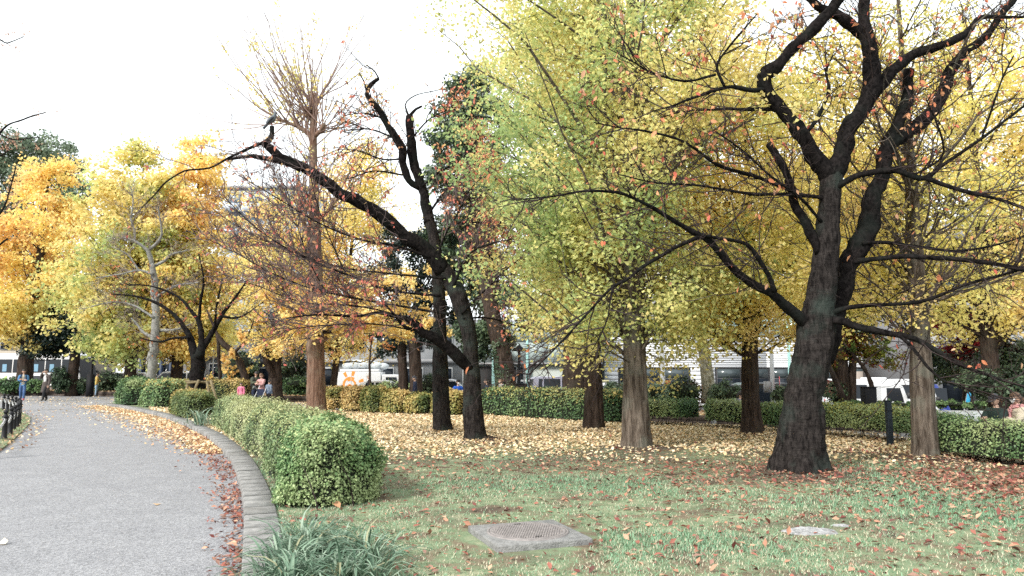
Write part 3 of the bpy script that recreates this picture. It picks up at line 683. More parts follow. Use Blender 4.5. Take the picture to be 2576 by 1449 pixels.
L3([(953, 198, 5), (941, 178, 4), (920, 163, 3)], Y3 - .6, Y3 - .7, 'bough', 5)
L3([(922, 232, 5), (915, 205, 4), (903, 183, 3)], Y3 - .5, Y3 - .7, 'bough', 5)
L3([(1030, 292, 10), (1045, 275, 7), (1061, 267, 5)], Y3 + .3, Y3 + .2, 'bough', 6)
L3([(1028, 290, 5), (1020, 262, 4), (1045, 240, 3), (1095, 228, 2)], Y3 + .3, Y3 + .2, 'bough', 5)
for k, px in enumerate([
    [(1075, 545, 10), (1120, 480, 8), (1170, 440, 6), (1230, 400, 4)], [(1060, 470, 9), (1110, 430, 7), (1160, 400, 5), (1210, 340, 3)],
    [(1035, 350, 8), (1080, 300, 6), (1140, 270, 3)], [(1000, 350, 8), (930, 325, 6), (860, 330, 4)], [(968, 300, 7), (920, 285, 5), (865, 290, 3)],
    [(1090, 590, 10), (1160, 560, 8), (1230, 560, 5), (1290, 540, 3)], [(1010, 400, 8), (960, 400, 6), (900, 380, 4), (850, 375, 3)], [(1012, 440, 8), (940, 430, 6), (880, 450, 4)]]):
    L3([(a_, b_, c_ * .65) for a_, b_, c_ in px], Y3, Y3 - 1.2 + (k % 4) * .7, 'bough', 6)
m3 = np.stack([resample(c, 20)[:, :3] for c in C3]); ln = np.linalg.norm(np.diff(m3, axis=1), axis=2).sum(1)
wt = np.ones(len(C3)); wt[:2] = .5; wt[2:6] = .2; wt[6:] = 2.4
b1, _, _ = spawn(m3, ln * 3.2 * wt, (.5, 1.7), (20, 65), .08, .3, 8, .1, 1, .15)
b2, _, _ = spawn(b1, 4.0, (.3, .9), (20, 60), .04, .3, 6, .15, 1, .18)
twigs('twigs', t3, [(b1, taper(len(b1), 8, .015, .006)), (b2, taper(len(b2), 6, .009, .0045))], TWIG)
lp = along(b2, 3400)[0]; u_ = CX + lp[:, 0] / lp[:, 1] * FPX
lp = lp[rng.random(len(lp)) < .2 + .45 * ss(1060, 1130, u_)]
leaves('foliage', lp, rng.uniform(.09, .13, len(lp)), np.clip(RD[rng.choice(4, len(lp), p=[.15, .35, .3, .2])] * (1 + rng.normal(size=(len(lp), 1)) * .18), .01, .9), 'oval', t3, LEAF, np.array([0, -.5, .1]), .8, 1.6)

# roots running out of the nearer middle cherry
for k, (dx, dy, L) in enumerate(((.5, -.25, .75), (.75, .1, .6))):
    b = np.array(t2.location); p = catmull(np.array([b + (dx * .3, dy * .3, .10), b + (dx * .6, dy * .6, .05), b + (dx, dy, .02), b + (dx * 1.5, dy * 1.4, -.04)]), 14)
    V, Fs = tube(p, np.linspace(.055, .02, 14), 8, lambda q, f, th: 1 + .5 * (vnoise(q, 8) - .5)); mesh_np('root', V, Fs, BARK_GD, t2, smooth=True)

# ------------------------------------------------ ginkgos
def ginkgo(label, u, v, Y, trunk_px, prof, nb, nleaf, size, pals, mat=BARK_GK, group='ginkgo trees', seed=0.0, lean=(0, 0), bias=None, spray=.18, keep=None, pitch=(10, 50), zview=None, shape='gink', name='ginkgo_tree', furrow=.15, sec=(5, .5, 1.5), tw=None, branch_r=.026, lmat=None, wig=.16, droop=.5):
    b = G(u, v) if Y is None else P(u, v, Y)
    b = np.array(b); Y = b[1]
    root = empty(name, tuple(b), 0, label, 'tree', group)
    prof = np.array(prof, float)              # (height above base, crown radius)
    top = prof[-1, 0]; r0 = trunk_px / 2 * Y / FPX
    zs = np.array([-.1, .25, 1.0, 2.2, 3.4, top * .5, top * .75, top * .97]); zs = np.sort(zs)
    fr = np.clip(zs / top, 0, 1)
    rows = np.column_stack([b[0] + lean[0] * fr + .25 * (vnoise(np.column_stack([zs, zs * 0 + seed, zs * 0]), .35) - .5) * fr * 2, b[1] + lean[1] * fr, b[2] + zs, r0 * np.interp(fr, [0, .05, .25, .6, 1], [1.16, 1, .84, .42, .06])])
    near = Y < 22
    trunk_obj('trunk', root, rows, mat, 52 if near else 16, .06, .3, furrow, .08 if near else .2, 6, seed)
    # branches
    zc = rng.uniform(0, 1, nb); w_ = np.interp(np.linspace(0, 1, 200), (prof[:, 0] - prof[0, 0]) / (top - prof[0, 0]), prof[:, 1]); cdf = np.cumsum(w_ + .3); cdf /= cdf[-1]
    zt = prof[0, 0] + (top - prof[0, 0]) * np.interp(zc, cdf, np.linspace(0, 1, 200))      # height at the tip
    Rt = np.interp(zt, prof[:, 0], prof[:, 1]) * rng.uniform(.55, 1.08, nb)
    az = rng.uniform(0, 2 * np.pi, nb); pt = np.tan(np.radians(rng.uniform(*pitch, nb)))
    zs0 = np.clip(zt - Rt * pt, prof[0, 0] * .75, top * .93)
    tip = np.column_stack([np.cos(az) * Rt, np.sin(az) * Rt, zt]); st_ = np.column_stack([0 * zt, 0 * zt, zs0])
    fr2 = np.clip(np.column_stack([zs0]) / top, 0, 1); off = np.column_stack([lean[0] * fr2, lean[1] * fr2, 0 * fr2])
    n = 9; tt = np.linspace(0, 1, n)[None, :, None]
    pl = st_[:, None] * (1 - tt) + tip[:, None] * tt; pl[..., 2] += (np.sin(tt[..., 0] * np.pi) * Rt[:, None] * rng.uniform(-.16, .30, (nb, 1)))
    pl = pl + off[:, None] + b + np.cumsum(rng.normal(size=(nb, n, 3)) * wig, 1) * tt
    br = taper(nb, n, np.clip(branch_r * (Rt / 2.5) * rng.uniform(.7, 1.6, nb), .008, .15), .006)
    s1, _, _ = spawn(pl, sec[0], (sec[1], sec[2]), (25, 75), .05, .1, 6, .25, 1, .18)
    wood = [(pl, br), (s1, taper(len(s1), 6, .010, .004))]
    if tw is None:
        V, Fs = merge([thin_tubes(pl, br, 5 if near else 4), thin_tubes(*wood[1], 3) if near else thin_tubes(s1[:, ::2][:, :3], taper(len(s1), 3, .012, .005), 3)])
        o = mesh_np('branches', V, Fs, mat, root, smooth=True); o['kind'] = 'stuff'
    # leaves in sprays along the wood
    k1 = int(nleaf * .3); p = np.concatenate([along(pl, k1, .3)[0], along(s1, nleaf - k1, .1)[0]])
    p = p + rng.normal(size=p.shape) * np.array([spray, spray, spray * .75])
    # leaves crowd into layered sprays at the shoot ends
    tips = np.concatenate([s1[:, -1], s1[:, 3], pl[:, -1]]); k2 = len(p) // 2; ci = rng.integers(0, len(tips), k2); q = rng.normal(size=(k2, 3)) * np.array([spray * 1.9, spray * 1.9, spray * .95]); p[:k2] = tips[ci] + q; rng.shuffle(p)
    if keep is not None: p = p[keep(p)]
    if zview is not None: p = p[p[:, 2] < zview]
    cb = 0.0 if bias is None else bias(p)
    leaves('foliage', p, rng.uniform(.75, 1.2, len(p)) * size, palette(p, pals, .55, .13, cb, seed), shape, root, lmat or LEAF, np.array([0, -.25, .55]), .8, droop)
    return root
GG = [(.36, .47, .20), (.54, .58, .23), (.74, .68, .26), (.84, .70, .30)]      # green to yellow
GY = [(.68, .64, .21), (.83, .71, .22), (.88, .73, .25), (.86, .67, .31)]      # yellow
GO = [(.76, .70, .27), (.89, .73, .28), (.93, .71, .24), (.90, .64, .28)]      # gold
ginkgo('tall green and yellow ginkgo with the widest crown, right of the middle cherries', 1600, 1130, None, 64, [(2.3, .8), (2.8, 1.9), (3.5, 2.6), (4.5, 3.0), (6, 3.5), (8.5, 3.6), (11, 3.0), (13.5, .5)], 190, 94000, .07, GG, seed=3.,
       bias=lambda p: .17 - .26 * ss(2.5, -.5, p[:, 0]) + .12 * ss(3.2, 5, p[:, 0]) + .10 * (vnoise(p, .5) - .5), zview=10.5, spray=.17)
ginkgo('ginkgo with a slim furrowed trunk, standing behind the widest ginkgo', 1495, 1083, None, 46, [(2.8, .8), (3.3, 1.9), (4.4, 2.8), (7, 3.4), (10, 3.3), (13.5, 1.3)], 140, 46000, .085, GG, mat=BARK_GD, seed=8., bias=lambda p: .2, zview=11.5)
ginkgo('yellow ginkgo with a forked side branch, left of the big cherry trunk', 1893, 1095, None, 47, [(2.5, .8), (3.0, 2.0), (4.2, 2.7), (6, 2.9), (8, 2.2), (9.5, .4)], 120, 52000, .074, GY, mat=BARK_GD, seed=14., zview=10)
ginkgo('yellow ginkgo with pale grey furrowed trunk at the right hedge', 2330, 1155, None, 56, [(2.7, .8), (3.1, 1.9), (4, 2.5), (6, 2.7), (8, 2.2), (10, .4)], 120, 44000, .062, GY, seed=19., zview=9.2, keep=lambda p: ((p[:, 2] < 4.6) | (rng.random(len(p)) < .6)) & (p[:, 1] > 12.7))
ginkgo('bright yellow ginkgo in the background at the right edge of the photo', 2500, 1040, 25, 40, [(2.6, 1), (3.2, 3.0), (5, 4.2), (9, 4.4), (12, 3.4), (15, .5)], 120, 36000, .105, GY, mat=BARK_GD, seed=25., zview=13.5)
ginkgo('yellow ginkgo seen through the big cherry, behind its fork', 2120, 1030, 27, 36, [(3.6, 1), (4.4, 3.0), (6, 3.6), (8, 3.0), (9.5, 2.0), (11, .4)], 110, 30000, .112, GY, mat=BARK_GD, seed=31.)
ginkgo('yellow-green ginkgo with a thick dark trunk behind the slim one', 1452, 1030, 27, 74, [(2.9, 1), (3.6, 2.8), (6, 3.2), (9, 3.6), (13, 2.5), (15, .5)], 90, 20000, .125, GG, mat=BARK_GD, seed=37., zview=15)
# left group
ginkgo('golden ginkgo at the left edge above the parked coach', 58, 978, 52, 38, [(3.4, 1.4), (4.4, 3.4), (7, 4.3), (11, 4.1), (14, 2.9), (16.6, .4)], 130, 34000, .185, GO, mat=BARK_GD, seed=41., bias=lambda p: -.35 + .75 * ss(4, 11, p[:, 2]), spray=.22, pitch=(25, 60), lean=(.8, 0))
ginkgo('green and yellow ginkgo in the left group, broad crown beside the gold one', 325, 985, 47, 30, [(2.6, 1.6), (3.6, 4.0), (6.5, 5.0), (10, 4.8), (13, 3.2), (15.6, .5)], 190, 46000, .195, GG, mat=BARK_GD, seed=47., bias=lambda p: .22, spray=.22, pitch=(25, 60))
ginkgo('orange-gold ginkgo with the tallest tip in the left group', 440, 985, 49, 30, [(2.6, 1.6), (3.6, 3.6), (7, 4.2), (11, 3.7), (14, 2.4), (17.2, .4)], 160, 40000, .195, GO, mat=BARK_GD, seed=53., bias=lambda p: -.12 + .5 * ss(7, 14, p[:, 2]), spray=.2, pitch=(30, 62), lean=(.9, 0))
ginkgo('sparse golden ginkgo with a slim dark trunk right of the pollarded ginkgo', 833, 1010, 42, 18, [(3.0, 1.0), (3.6, 4.0), (7, 4.6), (10, 3.4), (13, 2.0), (15.0, .3)], 120, 24000, .13, GO, mat=BARK_GD, seed=59., spray=.22, lean=(1.6, 0))
ginkgo('sparse golden ginkgo in front of the pale apartment block', 690, 1000, 40, 34, [(2.6, 1.0), (3.2, 2.6), (6, 3.4), (9, 3.0), (11, 1.6), (12, .3)], 100, 14000, .12, GO, mat=BARK_GD, seed=63., spray=.2)

# ------------------------------------------------ tall pollarded ginkgo, nearly bare
b = np.array(G(795, 1037)); YG = b[1]
t = empty('ginkgo_tree', tuple(b), 0, 'tall pollarded ginkgo with reddish trunk and bare upright shoots', 'tree', 'ginkgo trees')
trunk_obj('trunk', t, px_rows([(796, 1038, 52), (796, 1015, 48), (795, 960, 46), (795, 905, 44), (793, 872, 46), (796, 840, 36), (795, 780, 38), (794, 700, 36), (792, 600, 32), (790, 520, 26), (788, 430, 22), (788, 350, 19), (790, 290, 19), (792, 235, 14)], YG), BARK_RD, 30, .07, .25, .10, .08, 6, 77.)
CG = []
for px in ([(788, 350, 12), (770, 330, 12), (748, 315, 12), (742, 300, 15)], [(788, 345, 11), (806, 330, 11), (815, 312, 12)], [(790, 300, 10), (775, 285, 12), (772, 270, 13)], [(748, 318, 9), (715, 305, 8), (700, 300, 8)], [(790, 620, 11), (765, 560, 11), (750, 520, 11)], [(792, 560, 9), (825, 530, 8), (845, 500, 8)], [(795, 870, 15), (812, 858, 12), (822, 850, 10)], [(793, 720, 12), (740, 690, 12), (700, 660, 10)]):
    CG.append(limb_obj('limb', t, px, YG, YG + rng.uniform(-.6, .6), BARK_RD, 8, .1, 3., .12))
mg = np.stack([resample(c, 10)[:, :3] for c in CG]); tr = np.array([P(u_, v_, YG) for u_, v_ in [(792, 500), (788, 430), (788, 350), (790, 300), (792, 240)]]); mg = np.concatenate([mg[:6], mg[[7]], resample(tr, 10)[None], resample(tr, 10)[None]])
h1, _, _ = spawn(mg, [18, 12, 15, 14, 18, 15, 15, 18, 18], (2.0, 5.4), (25, 95), .30, .0, 9, .3, 1, .06, .1)
h2, _, _ = spawn(h1, 4, (.4, 1.3), (15, 45), .25, .1, 6, .2, 1, .1)
twigs('twigs', t, [(h1, taper(len(h1), 9, .030, .010)), (h2, taper(len(h2), 6, .010, .005))], pmat('twig_red', (.24, .165, .14), .9, spec=.1))
lp = np.concatenate([along(h1, 1500)[0], along(h2, 3000)[0]]); lp = lp[ss(.46, .7, fbm(lp, .8, 2)) + .10 > rng.random(len(lp))]; lp = lp + rng.normal(size=lp.shape) * .06
leaves('foliage', lp, rng.uniform(.07, .11, len(lp)), palette(lp, GO, .5), 'fan', t, LEAF, np.array([0, -.2, .4]), .8, .5)
# low leafy boughs round its trunk
lb, _, _ = spawn(np.array([P(796, v_, YG - .3) for v_ in np.linspace(850, 770, 6)])[None], 40, (2.0, 4.6), (60, 95), -.02, .7, 8, 0, 1, .10, 0)
lb[:, :, 0] += np.linspace(0, 1, 8)[None] ** 1.2 * rng.uniform(.5, 2.6, (len(lb), 1))
lb2, _, _ = spawn(lb, 6, (.3, .9), (20, 60), -.07, .2, 5, .15, 1, .15)
twigs('low_boughs', t, [(lb, taper(len(lb), 8, .03, .006)), (lb2, taper(len(lb2), 5, .008, .004))], TWIG)
lp = along(lb2, 16000)[0] + rng.normal(size=(16000, 3)) * .09; lp = lp[lp[:, 2] > P(796, 905 , YG)[2] + .35 * rng.normal(size=len(lp))]
leaves('low_foliage', lp, rng.uniform(.08, .12, len(lp)), palette(lp, [(.80, .58, .22), (.86, .66, .26), (.88, .70, .32)], .8), 'gink', t, LEAF, np.array([0, -.3, .5]), .8, .6)

# ------------------------------------------------ broadleaf evergreens and others (blob crowns built of clumps)
def bushy(name, label, base, trunk, blobs, nleaf, size, pals, mat, group=None, shape='diamond', lmat=None, seed=0.0, clump=.45, nclump=90, cat='tree', jitter=.16, dens=1.0, bseed=0):
    """blobs: (x, y, z, rx, ry, rz) in world space; leaves sit in clumps near the blob surfaces"""
    root = empty(name, tuple(base), 0, label, cat, group)
    if trunk is not None: trunk_obj('trunk', root, trunk, mat, 16, .06, .25, .06, .12, 5, seed)
    vol = np.array([b_[3] * b_[4] + b_[3] * b_[5] for b_ in blobs]); vol /= vol.sum(); ps = []; ns = []; wood = []
    for b_, w_ in zip(blobs, vol):
        k = max(4, int(nclump * w_)); d = rng.normal(size=(k, 3)); d /= np.linalg.norm(d, axis=1)[:, None]; rad = rng.uniform(.62, 1.05, k)[:, None]
        c = np.array(b_[:3]) + d * rad * np.array(b_[3:]); m = int(nleaf * w_ / k); q = rng.normal(size=(k, m, 3)); q /= np.linalg.norm(q, axis=2)[..., None]; q *= rng.random((k, m, 1)) ** .4
        cs = clump * rng.uniform(.6, 1.35, (k, 1, 1))
        ps.append((c[:, None] + q * cs * np.array([1.1, 1.1, .8])).reshape(-1, 3)); ns.append((q + d[:, None] * .4 + np.array([0, 0, .4])).reshape(-1, 3))
        if trunk is not None:
            o0 = np.array(trunk[-1][:3]); n = 6; tt = np.linspace(0, 1, n)[None, :, None]; s0 = o0 + (np.array(trunk[len(trunk) // 2][:3]) - o0) * rng.random((k, 1)); wood.append(s0[:, None] * (1 - tt) + c[:, None] * tt + rng.normal(size=(k, n, 3)) * .08 * tt)
    ps = np.concatenate(ps); ns = np.concatenate(ns)
    if wood:
        wd = np.concatenate(wood); V, Fs = thin_tubes(wd, taper(len(wd), 6, .035, .01), 4); o = mesh_np('branches', V, Fs, mat, root); o['kind'] = 'stuff'
    leaves('foliage', ps, rng.uniform(.7, 1.25, len(ps)) * size, palette(ps, pals, .7, jitter, 0, seed), shape, root, lmat or LEAFD, ns, .55)
    return root
EV = [(.03, .055, .032), (.06, .10, .052), (.10, .145, .08), (.14, .18, .11)]
DK = [(.006, .014, .010), (.011, .024, .017), (.02, .036, .024)]
def PB(u, v, Y, ru, rv, ry): s_ = Y / FPX; x, y, z = P(u, v, Y); return (x, y, z, ru * s_, ry, rv * s_)
b = P(1272, 985, 31); tk = [(*P(1275, 990, 31)[:2], b[2] - .4, .48), (*P(1270, 940, 31), .44), (*P(1258, 870, 31), .36), (*P(1240, 800, 31), .32), (*P(1215, 680, 31.5), .28), (*P(1195, 480, 32), .2), (*P(1190, 300, 32), .08)]
bushy('camphor_tree', 'tall dark evergreen broadleaf tree with ivy on its leaning trunk', b, tk, [PB(1190, 220, 33, 55, 70, 1.3), PB(1130, 300, 33, 60, 60, 1.2), PB(1230, 330, 33, 60, 90, 1.5), PB(1150, 420, 33, 90, 80, 1.8), PB(1220, 520, 33, 90, 90, 1.8), PB(1150, 600, 33, 80, 70, 1.6), PB(1230, 700, 33, 70, 80, 1.5), PB(1290, 780, 32, 70, 60, 1.3), PB(1240, 840, 32, 50, 40, 1), PB(1200, 860, 33, 60, 50, 1)], 44000, .165, EV, BARK_GD, nclump=260, seed=70., clump=.5)
ivy = []; 
for k in range(900):
    f_ = rng.random(); p0 = np.array(P(1272 - 14 * f_, 975 - 110 * f_, 31)); a_ = rng.uniform(-2.6, -.9); ivy.append(p0 + np.array([math.cos(a_) * .44, math.sin(a_) * .44, rng.normal() * .1]))
ivy = np.array(ivy); ivy = ivy[vnoise(ivy, 2.4) > .48]
leaves('ivy', ivy, .08, palette(ivy, EV, 1), 'diamond', bpy.data.objects['camphor_tree'], LEAFD, np.array([0, -1, .3]), .5)
for k, (uu, wd, lab) in enumerate(((1014, 24, 'dark evergreen tree with the left of two straight trunks behind the yellow shrubs'), (1046, 32, 'dark evergreen tree with the right of two straight trunks behind the yellow shrubs'))):
    b = P(uu, 990, 36); r_ = wd / 2 * 36 / FPX
    bushy('evergreen_tree', lab, b, [(b[0], b[1], b[2] - .5, r_ * 1.2), (b[0], b[1], b[2] + .6, r_), (b[0] - .1, b[1], b[2] + 2.4, r_ * .9), (b[0], b[1], b[2] + 5, r_ * .5)], [PB(uu - 40 + 70 * k, 850, 36, 50, 40, 1.0), PB(uu + 40 * k, 790, 36, 75, 55, 1.4), PB(uu + 50 * k, 700, 36.5, 80, 60, 1.4), PB(uu + 60 * k, 610, 37, 70, 60, 1.3)], 10000, .15, DK, BARK_GD, 'dark evergreens behind the shrubs', nclump=60, seed=80. + k)
# far left evergreens
b = P(110, 970, 66)
bushy('evergreen_tree', 'large grey-green evergreen tree rising behind the gold ginkgo at far left', b, [(b[0], b[1], b[2] - 1, .5), (b[0], b[1], 6, .4), (b[0], b[1], 12, .3)], [PB(60, 420, 66, 90, 70, 3), PB(130, 390, 66, 70, 60, 2.5), PB(20, 380, 66, 60, 60, 2.5), PB(170, 450, 66, 55, 60, 2), PB(100, 520, 66, 110, 70, 3), PB(205, 530, 66, 35, 50, 1.5), PB(0, 500, 66, 60, 90, 2.5), PB(0, 620, 66, 50, 70, 2.5)], 24000, .27, [(.10, .145, .09), (.16, .21, .13), (.22, .27, .17)], BARK_GD, nclump=190, seed=90., clump=.9)
b = P(180, 988, 51)
bushy('dark_conifer', 'black-green low-branched evergreen between the gold and the green ginkgo', b, [(b[0], b[1], b[2] - .5, .42), (b[0], b[1], 1.2, .36), (b[0] + .1, b[1], 4, .28), (b[0], b[1], 6, .1)], [PB(170, 790, 51, 40, 45, 1.2), PB(150, 845, 51, 55, 35, 1.5), PB(215, 845, 51, 60, 35, 1.6), PB(120, 880, 51, 40, 14, 1.3), PB(255, 870, 51, 50, 25, 1.4), PB(300, 885, 51, 35, 22, 1.2), PB(190, 750, 51, 40, 40, 1)], 17000, .19, DK, BARK_GD, nclump=120, seed=95., clump=.6)

# hazy bare tree with a pale grey trunk on the left, the small staked cherry and further bare stems
def bare(name, label, limbs, Y, mat, tmat, l1, l2, nl=0, pals=None, ups=.12, cnt=3.0, group=None, size=.1, shape='oval', r=(.014, .007), l3=None):
    b = np.array(P(limbs[0][0][0], limbs[0][0][1], Y)); t = empty(name, (b[0], b[1], b[2]), 0, label, 'tree', group); cs = []
    for k, px in enumerate(limbs):
        cs.append(limb_obj('trunk' if k == 0 else 'limb', t, px, Y + (0 if k == 0 else rng.uniform(-.2, .2)), Y + (0 if k == 0 else rng.uniform(-1.2, .8)), mat, 12 if k == 0 else 7, .08, k * 2., .15))
    m = np.stack([resample(c, 16)[:, :3] for c in cs]); ln = np.linalg.norm(np.diff(m, axis=1), axis=2).sum(1); c_ = ln * cnt; c_[0] *= .15
    d1, _, _ = spawn(m, c_, l1, (20, 65), ups, .1, 8, .2, 1, .12); d2, _, _ = spawn(d1, 4, l2, (20, 55), ups * .6, .1, 6, .15, 1, .15)
    sets = [(d1, taper(len(d1), 8, r[0], r[0] * .35)), (d2, taper(len(d2), 6, r[1], r[1] * .5))]
    if l3: d3, _, _ = spawn(d2, 3, l3, (20, 55), 0, .1, 3, .2, 1, .15); sets.append((d3, taper(len(d3), 3, r[1] * .7, r[1] * .4)))
    twigs('twigs', t, sets, tmat)
    if nl:
        lp = along(d2, nl)[0]; leaves('foliage', lp, rng.uniform(.8, 1.2, nl) * size, palette(lp, pals, .6), shape, t, LEAF, np.array([0, -.4, .2]), .8, 1.0)
    return t
bare('grey_barked_tree', 'pale grey-barked bare tree with a haze of twigs, left of the staked cherry', [
    [(376, 990, 26), (380, 950, 23), (384, 900, 21), (388, 860, 20), (392, 800, 18), (390, 740, 17), (386, 690, 15), (384, 665, 13)],
    [(384, 670, 11), (374, 635, 11), (360, 620, 8), (340, 607, 7), (310, 596, 4)], [(372, 632, 8), (395, 610, 8), (407, 590, 6), (404, 560, 5), (398, 520, 3)],
    [(340, 607, 6), (338, 580, 5), (330, 550, 5), (335, 510, 3), (330, 470, 2)], [(390, 668, 8), (415, 655, 7), (432, 640, 6), (470, 630, 3)], [(386, 690, 7), (350, 680, 5), (300, 690, 4), (240, 700, 2)],
    [(388, 850, 9), (360, 836, 7), (345, 815, 6), (330, 800, 3)], [(388, 800, 7), (340, 770, 5), (290, 760, 4), (230, 770, 2)], [(390, 750, 7), (440, 720, 5), (500, 710, 3)], [(388, 830, 8), (440, 830, 6), (480, 815, 3)], [(350, 682, 5), (320, 640, 4), (280, 620, 2)]],
    38, BARK_GR, TWIGG, (.7, 2.1), (.35, 1.1), 1800, [(.5, .42, .28), (.6, .47, .26)], cnt=5.5, r=(.015, .009), l3=(.15, .55), size=.08)
t = bare('cherry_tree', 'small forking cherry tree propped by wooden stakes beyond the hedge', [
    [(497, 1031, 42), (498, 990, 38), (497, 950, 36), (498, 920, 36), (499, 895, 34)], [(494, 905, 22), (484, 870, 20), (470, 835, 14), (445, 800, 10), (400, 765, 8), (340, 745, 5), (280, 740, 3)],
    [(500, 900, 24), (508, 870, 20), (508, 850, 15), (500, 810, 13), (480, 780, 8), (445, 745, 6), (380, 720, 4), (300, 715, 2)], [(506, 880, 20), (528, 845, 15), (552, 805, 11), (575, 770, 8), (605, 730, 5), (625, 700, 3)],
    [(500, 815, 8), (505, 760, 7), (512, 700, 5), (500, 640, 3)], [(540, 828, 7), (545, 770, 5), (560, 700, 3)], [(478, 850, 7), (440, 850, 6), (400, 860, 5), (350, 850, 3)], [(560, 795, 7), (590, 800, 6), (620, 790, 4), (660, 760, 2)]],
    30, BARK_CHL, TWIG, (.6, 1.9), (.3, 1.0), 260, [(.55, .12, .08), (.62, .2, .1), (.62, .35, .12)], cnt=3.4, r=(.012, .007), size=.12, l3=(.15, .45))
M_WOOD = pmat('stake_wood', (.20, .16, .09), .9, noise=.4, nscale=12, bump=.5)
for px in ([(455, 1030, 7), (468, 985, 7), (476, 957, 7)], [(480, 1030, 7), (489, 985, 7), (500, 957, 7)], [(548, 1030, 7), (540, 990, 7), (530, 957, 7)], [(532, 1030, 6), (526, 990, 6), (520, 960, 6)]):
    st_ = limb_obj('stake', t, px, 29.6 - rng.uniform(0, .5), 29.6, M_WOOD, 8, .02, 0, .2)
for px in ([(466, 959, 5), (535, 964, 5)], [(470, 964, 5), (536, 959, 5)]): limb_obj('cross_bar', t, px, 29.5, 29.9, M_WOOD, 8, .02, 0, .2)
bare('bare_tree', 'dark crooked bare tree leaning right behind the staked cherry', [[(622, 1000, 20), (618, 960, 19), (608, 920, 17), (585, 885, 15), (560, 862, 14), (548, 845, 12)], [(550, 850, 9), (535, 815, 7), (520, 780, 4)], [(548, 850, 8), (552, 920, 9), (553, 960, 9), (553, 1000, 9)], [(590, 888, 7), (620, 850, 5), (640, 800, 3)]], 39, BARK_GD, TWIG, (.6, 1.6), (.3, .9), 900, GO, cnt=2.2, shape='fan', size=.14)
bare('bare_tree', 'dark trunk with a knot and a leaning companion behind the family', [[(700, 1012, 26), (697, 970, 24), (692, 930, 21), (686, 890, 20), (690, 850, 16), (700, 800, 10)], [(690, 950, 17), (672, 915, 15), (664, 890, 12), (668, 860, 9)], [(690, 880, 10), (715, 850, 7), (740, 820, 4)], [(690, 870, 9), (660, 840, 7), (640, 810, 4)]], 40, BARK_GD, TWIG, (.6, 1.8), (.3, 1.0), 700, GO, cnt=2.2, shape='fan', size=.14)
bare('young_tree', 'thin young tree with a few orange leaves in front of the white truck', [[(929, 990, 7), (931, 955, 6), (930, 915, 6), (932, 885, 4), (935, 850, 3)], [(931, 915, 5), (945, 900, 5), (965, 888, 4), (990, 880, 2)], [(932, 885, 3), (915, 860, 2)]], 38, BARK_GD, TWIG, (.4, 1.2), (.2, .6), 260, [(.6, .2, .1), (.65, .35, .12)], cnt=3, size=.15)
# plane tree with blotched trunk
b = P(1785, 985, 33)
bushy('plane_tree', 'plane tree with mottled pale trunk behind the clipped hedge', b, [(b[0], b[1], b[2] - .5, .36), (*P(1782, 975, 33), .32), (*P(1776, 920, 33), .27), (*P(1770, 880, 33), .24), (*P(1762, 820, 33), .2), (*P(1765, 750, 33), .13)], [PB(1740, 800, 33, 60, 45, 1), PB(1800, 770, 33, 60, 45, 1.1), PB(1760, 720, 33, 80, 50, 1.2), PB(1830, 850, 33, 40, 22, .7)], 5200, .17, [(.16, .14, .04), (.35, .27, .06), (.5, .4, .08), (.25, .08, .04)], BARK_PL, nclump=70, lmat=LEAF, seed=101.)
# right background: small maples and evergreens
b = P(2140, 1000, 27)
bushy('maple_tree', 'small green maple with a crooked trunk in front of the white minibus', b, [(b[0], b[1], b[2] - .4, .17), (*P(2143, 960, 27), .15), (*P(2146, 900, 27), .12), (*P(2150, 860, 27), .07)], [PB(2110, 880, 27, 50, 30, .8), PB(2180, 870, 27, 60, 30, .8), PB(2140, 835, 27, 70, 30, .9), PB(2075, 910, 27, 30, 18, .5), PB(2220, 900, 27, 45, 22, .6)], 5200, .10, [(.07, .13, .04), (.14, .2, .05), (.3, .32, .06), (.2, .04, .03)], BARK_GD, nclump=60, lmat=LEAF, seed=104., clump=.3)
b = P(2430, 1000, 30)
bushy('maple_tree', 'dark red maple behind the pale ginkgo trunk at right', b, [(b[0], b[1], b[2] - .4, .2), (*P(2438, 960, 30), .17), (*P(2445, 900, 30), .14), (*P(2440, 840, 30), .08)], [PB(2420, 890, 30, 45, 25, .8), PB(2480, 880, 30, 55, 25, .9), PB(2410, 820, 30, 60, 40, 1), PB(2480, 810, 30, 60, 35, 1)], 7500, .10, [(.10, .008, .012), (.2, .015, .02), (.3, .03, .03)], BARK_GD, nclump=80, lmat=LEAF, seed=108., clump=.35)
b = P(2520, 1000, 27)
bushy('evergreen_tree', 'dark evergreen tree behind the two women at the right edge', b, [(b[0], b[1], b[2] - .4, .2), (b[0], b[1], 1.5, .16), (b[0] + .1, b[1], 3.0, .1)], [PB(2500, 930, 27, 70, 40, 1), PB(2570, 900, 27, 60, 50, 1), PB(2400, 930, 29, 60, 30, .9), PB(2600, 970, 27, 60, 50, 1), PB(2360, 910, 29, 40, 20, .7)], 9000, .12, EV, BARK_GD, nclump=90, seed=112., clump=.4)
b = P(2185, 1005, 25)
bare('bare_tree', 'slim dark stem slanting across the white cab', [[(2196, 1000, 12), (2190, 960, 11), (2170, 920, 9), (2140, 885, 7), (2120, 860, 5)], [(2170, 920, 5), (2200, 890, 4), (2230, 870, 2)]], 25, BARK_GD, TWIG, (.4, 1.0), (.2, .6), 300, [(.07, .13, .04), (.2, .25, .05)], cnt=2.5)
b = P(2090, 1000, 24)
